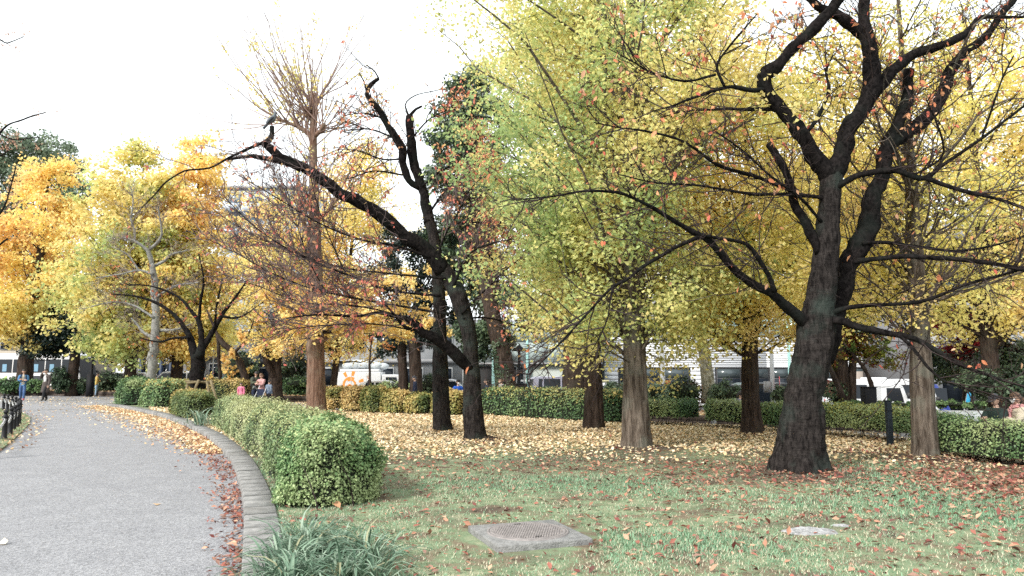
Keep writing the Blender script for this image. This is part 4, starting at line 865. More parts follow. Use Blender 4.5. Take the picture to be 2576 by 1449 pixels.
bare('bare_tree', 'slim stem leaning left just right of the big cherry trunk', [[(2118, 1005, 15), (2108, 970, 14), (2092, 935, 12), (2080, 905, 9), (2070, 880, 6)], [(2085, 915, 5), (2110, 880, 4)]], 24, BARK_GD, TWIG, (.4, 1.0), (.2, .6), 260, [(.07, .13, .04), (.3, .1, .05)], cnt=2.5)
# bare reddish twigs reaching in at the left edge
bare('bare_tree', 'bare brown tree whose twigs reach in at the left edge', [[(-120, 1010, 30), (-115, 900, 26), (-110, 700, 22), (-100, 500, 16), (-80, 350, 9)], [(-108, 600, 10), (-60, 480, 8), (0, 335, 5), (60, 300, 4), (115, 282, 2)], [(-110, 700, 9), (-50, 600, 7), (10, 520, 5), (40, 420, 3)], [(-95, 420, 8), (-40, 330, 5), (30, 350, 4), (100, 345, 2)], [(-90, 400, 7), (-30, 120, 5), (20, 108, 3), (60, 92, 2)], [(-110, 640, 8), (-40, 640, 6), (20, 600, 4)], [(-110, 560, 8), (-30, 420, 5), (20, 380, 3)]], 30, BARK_CHL, pmat('twig_russet', (.22, .12, .09), .8), (.6, 1.6), (.3, .8), 700, [(.55, .32, .22), (.6, .38, .26)], cnt=1.8, r=(.011, .006), size=.09)

# ================================================================== HEDGES AND SHRUBS
HG = [(.07, .14, .06), (.13, .22, .085), (.22, .30, .125), (.32, .38, .17)]
HY = [(.10, .14, .05), (.24, .25, .08), (.42, .34, .12), (.6, .44, .19)]
M_HULL = pmat('hull_shade_dark', (.016, .024, .012), 1, col2=(.008, .01, .006), nscale=12)  # near-black: shade inside hedges and shrubs put into the colour of a hull
def hedge(label, pts, width, height, nleaf, size, pals, zb=0.0, stem=True, lift=.1, topb=.25, group='clipped hedges', lump_=.09, seed=0.0, sup=3.4, shape='diamond', name='hedge', bias=0.0, ends=.5, cat='hedge', topcol=None):
    """a clipped hedge along pts [(x, y)] with rounded shoulders and ends"""
    if pts[0][1] > 20: nleaf = int(nleaf * .75); size = size * 1.13
    p = catmull(np.array(pts, float), max(6, int(8 * np.linalg.norm(np.diff(np.array(pts), axis=0), axis=1).sum()))) ; p = p[:, :2]
    a = np.concatenate([[0], np.cumsum(np.linalg.norm(np.diff(p, axis=0), axis=1))]); L = a[-1]
    wd = (lambda s: width) if np.isscalar(width) else (lambda s: np.interp(s / L, np.linspace(0, 1, len(width)), width))
    ht = (lambda s: height) if np.isscalar(height) else (lambda s: np.interp(s / L, np.linspace(0, 1, len(height)), height))
    root = empty(name, (p[0, 0], p[0, 1], zb), 0, label, cat, group)
    tg = np.gradient(p, axis=0); tg /= np.linalg.norm(tg, axis=1)[:, None]; nr = np.stack([-tg[:, 1], tg[:, 0]], 1)
    def surf(s, th, inset=0.0):
        """s along, th around the section (0 = one foot, pi = the other)"""
        ce = np.cos(th); se = np.sin(th); q = 2 / sup
        lat = np.sign(ce) * np.abs(ce) ** q; up = np.abs(se) ** q
        e = np.clip(np.minimum(s, L - s) / ends, 0, 1); f = np.clip(1 - (1 - e) ** 2.6, 0, 1) ** (1 / 2.6)
        W = np.maximum(wd(s) / 2 * (.03 + .97 * f) - inset, .01); Hh = (ht(s) - lift) * (.80 + .20 * f) - inset
        x = np.interp(s, a, p[:, 0]); y = np.interp(s, a, p[:, 1]); nx = np.interp(s, a, nr[:, 0]); ny = np.interp(s, a, nr[:, 1])
        tx = np.interp(s, a, tg[:, 0]); ty = np.interp(s, a, tg[:, 1])
        V = np.stack([x + nx * lat * W, y + ny * lat * W, zb + lift + up * Hh], -1)
        eo = np.where(s < L / 2, -1, 1) * (1 - e)
        N = np.stack([nx * ce + tx * eo * 1.2, ny * ce + ty * eo * 1.2, se * 1.0], -1); N /= np.linalg.norm(N, axis=-1)[..., None] + 1e-9
        V = V + N * (lump_ * 2 * (fbm(V + seed, 2.3, 2) - .5) + lump_ * .8 * (vnoise(V, 7) - .5))[..., None]
        return V, N
    n1, n2 = max(8, int(L / .12)), 22
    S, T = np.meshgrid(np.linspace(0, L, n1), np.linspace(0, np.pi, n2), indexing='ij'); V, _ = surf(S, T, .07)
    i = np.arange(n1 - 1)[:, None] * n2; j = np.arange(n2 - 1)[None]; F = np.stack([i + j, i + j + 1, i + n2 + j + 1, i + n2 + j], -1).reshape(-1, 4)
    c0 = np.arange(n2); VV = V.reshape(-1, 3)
    o = mesh_np('shade_hull', VV, F, M_HULL, root, smooth=True); o['kind'] = 'stuff'  # added solid hull behind the leaves, no real branches, inner shade in its colour
    # end caps are closed by extra leaves; area-weighted sampling of the skin
    ne = int(nleaf * min(.35, (wd(0) if not np.isscalar(width) else width) / (L + width if np.isscalar(width) else L + 1)))
    s = rng.uniform(0, L, nleaf); hm, wm = float(np.mean(height)), float(np.mean(width)); pc = rng.random(nleaf) * (2 * hm + wm); th = np.where(pc < hm, np.arcsin(np.clip(pc / hm, 0, 1) ** 1.7), np.where(pc < 2 * hm, np.pi - np.arcsin(np.clip((pc - hm) / hm, 0, 1) ** 1.7), np.arccos(np.clip((pc - 2 * hm) / wm * 2 - 1, -1, 1) * np.abs(np.clip((pc - 2 * hm) / wm * 2 - 1, -1, 1)) ** .7)))
    ff = rng.random(ne); se = ends * (1 - (1 - ff ** 2.6) ** (1 / 2.6)); s[:ne] = np.where(rng.random(ne) < .5, se, L - se); ds = rng.random(nleaf) < .02; th = np.where(ds, rng.uniform(0, np.pi, nleaf), th)
    V, N = surf(s, th)
    # fill the end discs
    m_ = rng.random(nleaf) < .0
    tu = ss(.56, .80, vnoise(V + seed, 11)) * rng.random(nleaf) * (.07 if size < .05 else .05); V = V + N * (tu - rng.random(nleaf) ** 1.6 * .13)[:, None] + np.array([0, 0, .5]) * tu[:, None] + rng.normal(size=V.shape) * .016
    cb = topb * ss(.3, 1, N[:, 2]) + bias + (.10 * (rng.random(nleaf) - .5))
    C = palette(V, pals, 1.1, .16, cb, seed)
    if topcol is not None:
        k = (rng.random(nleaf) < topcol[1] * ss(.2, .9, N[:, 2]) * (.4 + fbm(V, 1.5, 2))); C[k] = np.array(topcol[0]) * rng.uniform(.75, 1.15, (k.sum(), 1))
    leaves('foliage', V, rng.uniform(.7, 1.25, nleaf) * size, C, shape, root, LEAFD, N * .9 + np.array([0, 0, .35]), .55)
    if stem:
        k = int(L * 9) + 4; s = rng.uniform(.1, L - .1, k); x = np.interp(s, a, p[:, 0]); y = np.interp(s, a, p[:, 1]); wl = wd(s) * .32
        b0 = np.stack([x + rng.normal(size=k) * wl * .5, y + rng.normal(size=k) * wl * .5, 0 * x + zb - .06], -1)
        d = rng.normal(size=(k, 3)) * .4; d[:, 2] = 1; tt = np.linspace(0, 1, 5)[None, :, None]
        pl = b0[:, None] + d[:, None] * tt * (np.mean(ht(s)) * .75) + rng.normal(size=(k, 5, 3)) * .02
        twigs('stems', root, [(pl, taper(k, 5, .010, .004))], TWIG)
    return root
near_px = [(810, 1268), (752, 1200), (690, 1140), (615, 1096), (560, 1072)]
HGN = [(.06, .14, .055), (.12, .22, .085), (.20, .30, .12), (.31, .38, .18)]
HGP = [(.10, .16, .07), (.18, .25, .11), (.28, .34, .16), (.40, .42, .22)]
hedge('bright green rounded bush nearest the camera, ending the long hedge', [(-2.12, 8.60), (-2.24, 9.1), (-2.45, 9.8)], 1.18, .93, 36000, .036, HGN, lift=.04, seed=3.5, ends=.75, sup=2.7, lump_=.15, topcol=((.38, .44, .2), .4), name='rounded_bush', cat='bush', topb=.25, bias=.04)
hedge('long clipped hedge beside the kerb, running back from the rounded bush', [(-2.38, 9.65), (-2.8, 10.7), (-3.45, 12.2), (-4.4, 14.2), (-5.75, 17.0), (-7.2, 19.9), (-8.3, 21.9)], [1.14, 1.12, 1.1, 1.1, 1.1], [.88, .88, .87, .87, .86], 66000, .039, HGP, lift=.05, seed=2., ends=.6, lump_=.14, topcol=((.42, .44, .2), .4), topb=.3, bias=.1)
hedge('short yellowing hedge beyond the grass tuft, continuing the long one', [(-10.4, 24.8), (-11.5, 26.6), (-12.6, 28.4)], 1.1, .88, 15000, .06, HY, lift=.05, seed=5., bias=-.15)
hedge('rounded hedge at the far left end of the kerb', [(-18.9, 36.6), (-17.6, 35.0)], 1.5, 1.26, 9000, .075, HG, lift=.04, seed=7., bias=-.2)
hedge('rounded yellow-flecked hedge just right of the leftmost hedge end', [(-16.6, 34.4), (-14.9, 32.6)], 1.6, 1.22, 10000, .075, HG, lift=.04, seed=9., bias=.05, topcol=((.5, .42, .15), .4))
hedge('straight hedge running behind the staked cherry', [(-18.0, 40.6), (-16.0, 39.6), (-13.9, 38.7)], 1.1, 1.18, 12000, .075, HY, lift=.04, seed=11., bias=-.2)
# yellowed clumps along the far path
for k, (u0, u1, vb, hh, lab) in enumerate(((822, 868, 1030, .95, 'yellowing clipped shrub touching the pollarded ginkgo trunk'), (866, 920, 1034, .98, 'yellowing clipped shrub, second from the pollarded ginkgo'), (918, 968, 1036, .98, 'yellowing clipped shrub below the man in a pale cap'), (965, 1030, 1038, .9, 'tawny clipped shrub left of the man with a carrier bag'), (1028, 1085, 1040, .72, 'low tawny shrub in front of the man with a carrier bag'), (1088, 1168, 1043, .9, 'yellow-green shrub seen between the two middle cherry trunks'))):
    a_ = G(u0 + 8, vb); b_ = G(u1 - 8, vb + 2)
    hedge(lab, [a_[:2], ((a_[0] + b_[0]) / 2, (a_[1] + b_[1]) / 2), b_[:2]], 1.1, hh, 5200, .075, HY, lift=.08, seed=20. + k, bias=.12 if k < 4 else -.05, group='shrubs along the far path', ends=.4, name='clipped_shrub', cat='shrub')
hedge('long dark green clipped hedge behind the ginkgo trunks in the middle', [(-.95, 27.5), (1.2, 25.2), (3.4, 22.75)], 1.15, 1.0, 17000, .06, HG, lift=.06, seed=31., bias=-.18, topcol=((.45, .40, .14), .5))
hedge('clipped hedge piece showing its stems right of the widest ginkgo', [G(1600, 1066)[:2], G(1680, 1068)[:2], G(1750, 1071)[:2]], 1.0, .74, 6500, .055, HG, lift=.26, seed=33., bias=-.05)
hedge('clipped hedge piece behind the yellow ginkgo with the forked branch', [G(1782, 1073)[:2], G(1840, 1076)[:2], G(1905, 1080)[:2]], 1.0, .76, 6500, .055, HG, lift=.22, seed=35., bias=0.0)
hedge('clipped hedge piece touching the left side of the big cherry trunk', [G(1918, 1083)[:2], G(1990, 1088)[:2]], .95, .74, 4800, .055, HG, lift=.2, seed=36.)
hedge('flat-topped hedge between the big cherry and the pale ginkgo', [G(2040, 1093)[:2], G(2170, 1100)[:2], G(2300, 1113)[:2]], .95, .75, 13000, .05, HG, lift=.24, seed=37., bias=-.05, topcol=((.42, .42, .12), .5))
hedge('soft green hedge behind the pale ginkgo at right', [G(2345, 1125)[:2], G(2390, 1142)[:2]], .9, .72, 5000, .045, HG, lift=.16, seed=39.)
hedge('nearest soft green hedge at the right edge below the two women', [(7.95, 13.7), (8.35, 12.9), (8.9, 12.1), (9.8, 11.0)], .95, .72, 15000, .042, HG, lift=.14, seed=41., bias=.05)

def shrub(name, label, u, v, Y, ru, rv, n, size, pals, seed, group='shrubs in the bed by the street', ground=None, lmat=None):
    x, y, z = P(u, v, Y); zg = float(zbed(np.array(x), np.array(y))) if ground is None else ground
    if Y - y_edge(x) > 8.1 : zg = float(zstreet(x))
    s_ = Y / FPX; rx, rz = ru * s_, rv * s_
    n = int(n * .68); size = size * 1.15
    root = bushy(name, label, (x, y, zg), None, [(x, y, max(z, zg + rz * .75), rx, rx * .9, rz), (x, y, zg + rz * .55, rx * .8, rx * .7, rz * .5)], n, size, pals, BARK_GD, group, nclump=60, seed=seed, clump=min(rx * .3, rz * .9), cat='shrub', lmat=lmat)
    hv = (lathe([(.02, -rz * .75), (rx * .7, -rz * .45), (rx * .78, 0), (rx * .6, rz * .5), (.02, rz * .78)], 14, (x, y, max(z, zg + rz * .75)))); o = mesh_np('shade_hull', *hv, M_HULL, root, smooth=True); o['kind'] = 'stuff'  # added solid hull inside the shrub, its dark colour stands for shade
    k = 9; b0 = np.array([x, y, zg - .15]) + rng.normal(size=(k, 3)) * np.array([rx * .2, rx * .2, 0]); tip = np.array([x, y, zg + rz * .9]) + rng.normal(size=(k, 3)) * rx * .3; tt = np.linspace(0, 1, 5)[None, :, None]
    twigs('stems', root, [(b0[:, None] * (1 - tt) + tip[:, None] * tt, taper(k, 5, .025, .01))], TWIG)
    return root
RDT = [(.03, .055, .025), (.06, .09, .035), (.2, .09, .05), (.28, .12, .07)]
shrub('evergreen_shrub', 'rounded dark shrub on a short stem behind the person in a long coat', 152, 952, 50.5, 26, 25, 6000, .12, EV, 1.)
shrub('evergreen_shrub', 'loose green shrub left of the man in the blue jacket', 20, 965, 51.5, 38, 13, 4500, .13, HG, 2.)
shrub('evergreen_shrub', 'green shrub between the two walking people', 92, 968, 51.5, 22, 13, 3500, .12, HG, 3.)
shrub('evergreen_shrub', 'low dark shrub left of the dark lamp post', 208, 966, 51.5, 30, 12, 3500, .13, EV, 4.)
shrub('evergreen_shrub', 'leafy shrub behind the person in the yellow jacket', 272, 955, 52, 34, 22, 3500, .14, EV, 5.)
shrub('evergreen_shrub', 'dark shrub in front of the white wagon at left', 330, 958, 52, 40, 12, 3500, .14, EV, 6.)
shrub('evergreen_shrub', 'tall dark shrub left of the family', 600, 925, 44, 45, 45, 6500, .14, EV, 7.)
shrub('evergreen_shrub', 'dark red-fruited shrub left of the pollarded ginkgo', 738, 925, 45, 42, 50, 6500, .14, [*EV[:3], (.3, .05, .04)], 8.)
shrub('evergreen_shrub', 'low clipped shrub below the tall dark one beside the pollarded ginkgo', 760, 965, 43, 50, 14, 3500, .10, HG, 9.)
shrub('evergreen_shrub', 'low green shrub in front of the white hatchback', 990, 975, 40, 45, 14, 3200, .10, HG, 10.)
shrub('evergreen_shrub', 'dark shrub right of the man with a carrier bag', 1085, 965, 38, 30, 22, 3000, .11, EV, 11.)
shrub('evergreen_shrub', 'dark shrub right behind the thick ginkgo trunk', 1545, 985, 32, 40, 24, 4000, .10, EV, 12.)
shrub('evergreen_shrub', 'pale green loose shrub left of the red-topped one', 1650, 985, 31, 34, 22, 4200, .08, [(.1, .16, .1), (.2, .27, .18), (.28, .34, .24)], 13.)
shrub('evergreen_shrub', 'large rounded shrub with reddish top by the plane tree', 1712, 985, 32.5, 58, 30, 7000, .10, RDT, 14.)
shrub('evergreen_shrub', 'dark rounded shrub just right of the plane tree trunk', 1825, 988, 32, 38, 28, 5200, .10, EV, 15.)
shrub('evergreen_shrub', 'dark rounded shrub left of the big cherry trunk', 1970, 992, 28, 26, 22, 3600, .09, EV, 16.)
shrub('evergreen_shrub', 'dark camellia shrub with a few pink blooms right of the big cherry trunk', 2098, 985, 27, 30, 26, 4200, .09, [*EV[:3], (.5, .12, .14)], 17.)
shrub('evergreen_shrub', 'low clipped shrub row left of the black pillar', 2150, 1018, 26, 45, 7, 3600, .07, HG, 18.)
shrub('evergreen_shrub', 'low clipped shrub row right of the black pillar', 2250, 1018, 25, 60, 7, 4200, .07, HG, 19.)
shrub('evergreen_shrub', 'low clipped shrub row behind the white rounded cabinet', 2400, 1016, 24, 75, 7, 4200, .07, HG, 20.)
shrub('evergreen_shrub', 'dark glossy shrub behind the woman in the dark jacket', 2470, 960, 24, 50, 34, 5200, .10, EV, 21.)
shrub('evergreen_shrub', 'dark shrub behind the woman in the pink scarf', 2560, 985, 22, 40, 34, 4200, .09, EV, 22.)
shrub('evergreen_shrub', 'low shrub row behind the long dark green hedge', 1390, 988, 31, 95, 10, 5200, .08, EV, 23.)

# grass-like clumps: each arching blade is a piece of its own
BL = []
for k in range(10):
    n = 7; t = np.linspace(0, 1, n); L = 1.0; bend = rng.uniform(.9, 2.1); x = np.sin(t * bend) / max(bend, .2) * L; z = (1 - np.cos(t * bend)) / bend; h_ = rng.uniform(.75, 1.1)
    cx = np.stack([(1 - np.cos(t * bend * 1.1)) * .62, 0 * t, np.sin(np.minimum(t * bend * 1.25, 2.2)) * .62], 1); wv = .024 * (1 - t ** 3 * .9) * np.minimum(1, .5 + t * 3)
    V = np.concatenate([cx + np.stack([0 * t, wv, 0 * t], 1), cx, cx - np.stack([0 * t, wv, 0 * t], 1)]); V[n:2 * n, 2] -= .008
    i = np.arange(n - 1); F = np.concatenate([np.stack([i, i + 1, n + i + 1, n + i], 1), np.stack([n + i, n + i + 1, 2 * n + i + 1, 2 * n + i], 1)])
    c = np.array([(.08, .14, .09), (.13, .21, .14), (.20, .29, .20), (.28, .36, .27), (.30, .30, .18)])[rng.choice(5, p=[.2, .3, .25, .15, .1])]
    o = mesh_np('blade', V, F, LEAFD, None, np.repeat(c[None], len(V), 0), True); BL.append(o.data); bpy.data.objects.remove(o)
def grass_clump(label, spots, nper, ln, sp, z=0.0, extra=0):
    x0, y0 = np.mean(np.array(spots), 0); root = empty('grass_clump', (x0, y0, z), 0, label, 'ornamental grass', 'grass-leaved clumps by the kerb')
    for (x, y) in spots:
        for k in range(nper):
            o = bpy.data.objects.new('blade', random.choice(BL)); COL.objects.link(o); o.parent = root
            rr = abs(random.gauss(0, sp)); aa = random.uniform(0, 6.283); s_ = random.uniform(*ln)
            o.location = (x - x0 + rr * math.cos(aa), y - y0 + rr * math.sin(aa), -.02); o.rotation_euler = (random.gauss(0, .15), random.gauss(0, .35), aa + random.gauss(0, .6)); o.scale = (s_, s_, s_ * random.uniform(.7, 1.15))
    if extra:
        L_ = []
        for k in range(extra):
            x, y = random.choice(spots); me_ = random.choice(BL); Vb = np.empty(len(me_.vertices) * 3); me_.vertices.foreach_get('co', Vb); Vb = Vb.reshape(-1, 3) * random.uniform(*ln) * .9; aa = random.uniform(0, 6.283); rr = abs(random.gauss(0, sp)) * 1.3
            Vb = rot(Vb, aa + random.gauss(0, .6), (x + rr * math.cos(aa), y + rr * math.sin(aa), z - .02)); n = len(Vb) // 3; i = np.arange(n - 1); L_.append((Vb, [np.concatenate([np.stack([i, i + 1, n + i + 1, n + i], 1), np.stack([n + i, n + i + 1, 2 * n + i + 1, 2 * n + i], 1)])]))
        Vv, Ff = merge(L_); cc = np.repeat(np.array([(.08, .14, .09), (.13, .21, .14), (.20, .29, .20), (.28, .36, .27)])[rng.choice(4, extra)], len(L_[0][0]), 0); o = mesh_np('fine_blades', Vv, Ff, LEAFD, root, cc, True); o['kind'] = 'stuff'
    return root
g1 = [G(u_, v_)[:2] for u_, v_ in [(720, 1440), (790, 1415), (860, 1405), (930, 1425), (780, 1470), (860, 1480), (700, 1490), (940, 1470), (770, 1375), (740, 1500)]]
grass_clump('broad clump of dark strap-leaved grass at the bottom beside the kerb', g1, 30, (.27, .45), .11, extra=600)
grass_clump('small clump of strap-leaved grass drooping over the kerb in the hedge gap', [G(505, 1073)[:2], G(520, 1068)[:2], G(497, 1067)[:2]], 34, (.45, .75), .18)

# ================================================================== LAWN GRASS AND FALLEN LEAVES
def frustum_pts(n, y0, y1, lo=-1340, hi=1340, pw=1.0):
    y = y0 + (y1 - y0) * rng.random(n) ** pw; u = rng.uniform(lo, hi, n); return u / FPX * y, y
N = 240000
x, y = frustum_pts(N, 5.0, 17.0, -760, 1340, 1.35); k = in_poly(x, y, LAWN_POLY); x, y = x[k], y[k]
p = np.stack([x, y, 0 * x], -1); gd = fbm(p + 4, .55, 3); k = rng.random(len(x)) < (.28 + .9 * ss(.36, .58, gd)) * (1 - .8 * ss(10.5, 14.5, y)) * (1 - .85 * soil(x, y)); x, y, p, gd = x[k], y[k], p[k], gd[k]
k = ((x - mx_) ** 2 + (y - my_) ** 2 > .45) & (np.hypot(x - G(2035, 1338)[0], (y - G(2035, 1338)[1]) * 1.3) > .27); x, y, p, gd = x[k], y[k], p[k], gd[k]; n = len(x)
hgt = rng.uniform(.012, .030, n) * (1 + .6 * (gd > .55)); az = rng.uniform(0, 6.283, n); lean = rng.uniform(.3, 1.4, n); wv = rng.uniform(.0022, .0045, n) * (1 + .06 * y)
base = np.stack([x, y, zlawn(x, y) - .003], -1); dr = np.stack([np.cos(az), np.sin(az), 0 * az], -1); sd = np.stack([-np.sin(az), np.cos(az), 0 * az], -1)
tip = base + dr * (hgt * lean)[:, None] + np.array([0, 0, 1]) * hgt[:, None]
V = np.stack([base - sd * wv[:, None], base + sd * wv[:, None], tip], 1).reshape(-1, 3); F = np.arange(3 * n).reshape(-1, 3)
straw = rng.random(n) < np.clip(.58 - 1.5 * (gd - .38), .10, .7)
C = np.where(straw[:, None], np.array([.50, .46, .33]), np.array([.19, .33, .20])) * rng.uniform(.65, 1.25, (n, 1))
o = mesh_np('grass', V, F, LEAFD, None, np.repeat(C, 3, 0)); tag(o, 'short patchy green and straw coloured grass of the lawn', 'grass', kind='stuff')
# small verge grass
x = rng.uniform(-24, -11, 16000); y = rng.uniform(14, 33, 16000); k = in_poly(x, y, np.asarray(VERGE)); x, y = x[k], y[k]; n = len(x); az = rng.uniform(0, 6.283, n); hgt = rng.uniform(.03, .07, n)
base = np.stack([x, y, 0 * x - .06], -1); sd = np.stack([-np.sin(az), np.cos(az), 0 * az], -1); V = np.stack([base - sd * .012, base + sd * .012, base + np.stack([np.cos(az) * hgt, np.sin(az) * hgt, hgt], -1)], 1).reshape(-1, 3)
C = np.where(rng.random((n, 1)) < .4, np.array([.4, .36, .2]), np.array([.14, .26, .09])) * rng.uniform(.7, 1.2, (n, 1))
o = mesh_np('grass', V, np.arange(3 * n).reshape(-1, 3), LEAFD, None, np.repeat(C, 3, 0)); tag(o, 'green verge grass inside the chain fence at the left edge', 'grass', kind='stuff')

def litter(name, label, x, y, z, size, cols, shape, tilt=.35):
    n = len(x); pts = np.stack([x, y, z + rng.uniform(.004, .02, n)], -1)
    V, Fs, C = leaf_geo(pts, size, cols, shape, np.array([0, 0, 1.0]), tilt); return tag(mesh_np(name, V, Fs, LITTER, None, C), label, 'leaf litter', kind='stuff')
LY = np.array([(.66, .48, .26), (.74, .58, .36), (.80, .67, .47), (.56, .38, .21), (.42, .28, .18)])
LR = np.array([(.20, .06, .05), (.30, .11, .08), (.40, .20, .13), (.30, .17, .13), (.5, .30, .20), (.13, .06, .05)])
def pick(P_, n, pr=None): return np.clip(P_[rng.choice(len(P_), n, p=pr)] * rng.uniform(.7, 1.25, (n, 1)), .01, .9)
# yellow ginkgo carpet
N = 235000
x, y = frustum_pts(N, 10.5, 36, -900, 1340, .8); k = in_poly(x, y, LAWN_POLY); x, y = x[k], y[k]; p = np.stack([x, y, 0 * x], -1)
d = ss(12.2, 18.5, y + 2.2 * (fbm(p, .4, 2) - .5) * 2 + 1.5 * ss(4, 8, x) - 0.8 * np.exp(-(x - 4.5) ** 2 / 3)) * (.55 + .75 * fbm(p + 9, 1.1, 3)); k = rng.random(len(x)) < d; x, y = x[k], y[k]; n = len(x)
litter('fallen_leaves', 'carpet of pale yellow ginkgo leaves under the trees', x, y, zlawn(x, y), rng.uniform(.050, .08, n) * (1 + .012 * y), pick(LY, n, [.2, .32, .34, .09, .05]), 'diamond')
# red-brown cherry leaves round the big cherry and over the near lawn
N = 60000
x, y = frustum_pts(N, 5.2, 18, -700, 1340, 1.1); k = in_poly(x, y, LAWN_POLY); x, y = x[k], y[k]; p = np.stack([x, y, 0 * x], -1)
d = .045 + .62 * np.exp(-((x - 7.0) / 2.4) ** 2 - ((y - 10.6) / 2.6) ** 2) + .30 * np.exp(-((x - 3.6) / 2.4) ** 2 - ((y - 11.6) / 1.7) ** 2) + .22 * np.exp(-((x + .5) / 2.2) ** 2 - ((y - 13.0) / 1.6) ** 2) + .10 * ss(4, 9, x)
d = d * (.35 + 1.3 * fbm(p + 30, .9, 3)); k = (rng.random(len(x)) < d) & ((x - mx_) ** 2 + (y - my_) ** 2 > .4); x, y = x[k], y[k]; n = len(x)
litter('fallen_leaves', 'scattered red and brown cherry leaves lying on the lawn', x, y, zlawn(x, y), rng.uniform(.055, .10, n), pick(LR, n, [.16, .22, .24, .16, .14, .08]), 'slim', .4)
# drift on the path along the kerb: red near, gold far
def kerb_pts(n, s0, s1, off, jit):
    s = rng.uniform(s0, s1, n); o_ = np.abs(rng.normal(size=n)) * np.interp(s, off[0], off[1]); x = np.interp(s, arc, KL[:, 0]) - np.interp(s, arc, KN[:, 0]) * o_; y = np.interp(s, arc, KL[:, 1]) - np.interp(s, arc, KN[:, 1]) * o_; return x, y, s
x, y, s = kerb_pts(2300, 3, 24, ([3, 6, 9, 14, 24], [.10, .11, .14, .3, .5]), .1); n = len(x); cl = fbm(np.stack([x, y, 0 * x], -1), 1.6, 2); k = rng.random(n) < ss(.3, .62, cl) + .12; x, y, s = x[k], y[k], s[k]; n = len(x)
litter('fallen_leaves', 'drift of red and brown leaves on the path against the near kerb', x, y, zpath(x, y) + np.minimum(.03, .02 * rng.random(n)), rng.uniform(.045, .085, n), pick(LR, n, [.14, .22, .24, .22, .10, .08]), 'slim', .5)
x, y, s = kerb_pts(9000, 16, arc[-1], ([16, 22, 30, 40], [.25, .6, .75, .5]), .1); n = len(x)
litter('fallen_leaves', 'drift of peach and gold leaves on the path along the far kerb', x, y, zpath(x, y), rng.uniform(.045, .08, n), pick(np.vstack([LY, [(.6, .3, .14)]]), n, [.2, .26, .2, .1, .06, .18]), 'gink')
N = 5200; y = rng.uniform(7, 50, N); x = rng.uniform(-1340, -300, N) / FPX * y; k = ~in_poly(x, y, LAWN_POLY) & (rng.random(N) < .02 + .9 * ss(20, 42, y)) & (y < y_edge(x)) & ~in_poly(x, y, np.asarray(VERGE)); x, y = x[k], y[k]; n = len(x)
litter('fallen_leaves', 'thin scatter of yellow leaves across the far part of the path', x, y, zpath(x, y), rng.uniform(.06, .1, n), pick(LY, n), 'gink')
x, y = frustum_pts(700, 15, 32, -1340, -1150); k = in_poly(x, y, catmull(np.vstack([VERGE + (.4, 0)]), 60)); x, y = x[k] + .2, y[k]; n = len(x)
litter('fallen_leaves', 'orange leaves along the verge inside the chain fence', x, y, -.05 + 0 * x, rng.uniform(.05, .08, n), pick(np.vstack([LY, LR[2:5]]), n), 'gink')
# leaves on the bed beyond the edging and on the far path
xs_ = rng.uniform(-45, 22, 26000); dd = rng.uniform(.3, 5.0, 26000); ys_ = y_edge(xs_) + dd; k = np.abs(xs_ / ys_) < .74; xs_, ys_ = xs_[k], ys_[k]; n = len(xs_)
litter('fallen_leaves', 'yellow leaves covering the planted bed beyond the edging wall', xs_, ys_, zbed(xs_, ys_), rng.uniform(.08, .14, n), pick(np.vstack([LY, LR[2:5]]), n, [.18, .24, .2, .12, .08, .06, .06, .06]), 'gink')
xs_ = rng.uniform(-14, 12, 7000); ys_ = y_edge(xs_) - np.abs(rng.normal(size=7000)) * 3; k = ~in_poly(xs_, ys_, LAWN_POLY) & (ys_ > 12); xs_, ys_ = xs_[k], ys_[k]; n = len(xs_)
litter('fallen_leaves', 'yellow leaves strewn over the path behind the hedges', xs_, ys_, zpath(xs_, ys_), rng.uniform(.06, .1, n), pick(LY, n), 'gink')
# the largest single leaves of the foreground
FL = []
for k in range(12):
    V, Fs, C = leaf_geo(np.zeros((1, 3)), 1.0, pick(LR, 1, [.15, .22, .27, .12, .2, .04]), 'oval', np.array([[0, 0, 1.0]]), .25); V[:, 2] += .35 * (V[:, 0] ** 2 + (V[:, 1]) ** 2) * rng.uniform(-.3, .5)
    V[:, 2] -= V[:, 2].min(); o = mesh_np('fallen_leaf', V, Fs, LITTER, None, C); FL.append(o.data); bpy.data.objects.remove(o)
cnt = 0
while cnt < 260:
    yy = random.uniform(5.6, 9.5); xx = random.uniform(-760, 1300) / FPX * yy
    on = bool(in_poly(np.array([xx]), np.array([yy]), LAWN_POLY)[0])
    if not on:
        s_ = random.uniform(4.5, 11); o_ = abs(random.gauss(0, .16)); xx = np.interp(s_, arc, KL[:, 0]) - np.interp(s_, arc, KN[:, 0]) * o_ - .03; yy = np.interp(s_, arc, KL[:, 1]) - np.interp(s_, arc, KN[:, 1]) * o_; zz = -.088
    else:
        if (xx - mx_) ** 2 + (yy - my_) ** 2 < .42: continue
        zz = float(zlawn(np.array(xx), np.array(yy))) + .012
    o = bpy.data.objects.new('fallen_leaf', random.choice(FL)); COL.objects.link(o); s_ = random.uniform(.05, .095); o.location = (xx, yy, zz); o.scale = (s_,) * 3; o.rotation_euler = (random.gauss(0, .25), random.gauss(0, .25), random.uniform(0, 6.283))
    cc = o.data.attributes['Col'].data[0].color; hue = 'dark red' if cc[0] < .24 else 'tan' if cc[1] > .26 else 'red-brown' if cc[1] < .14 else 'orange-brown'
    where = 'lying on the path against the near kerb' if not on else 'lying on the lawn left of the manhole' if xx < mx_ - .4 else 'lying on the lawn near the manhole' if xx < 1.6 else 'lying on the near lawn at right'
    tag(o, hue + ' single cherry leaf ' + where, 'leaf', 'single fallen leaves in the foreground'); cnt += 1
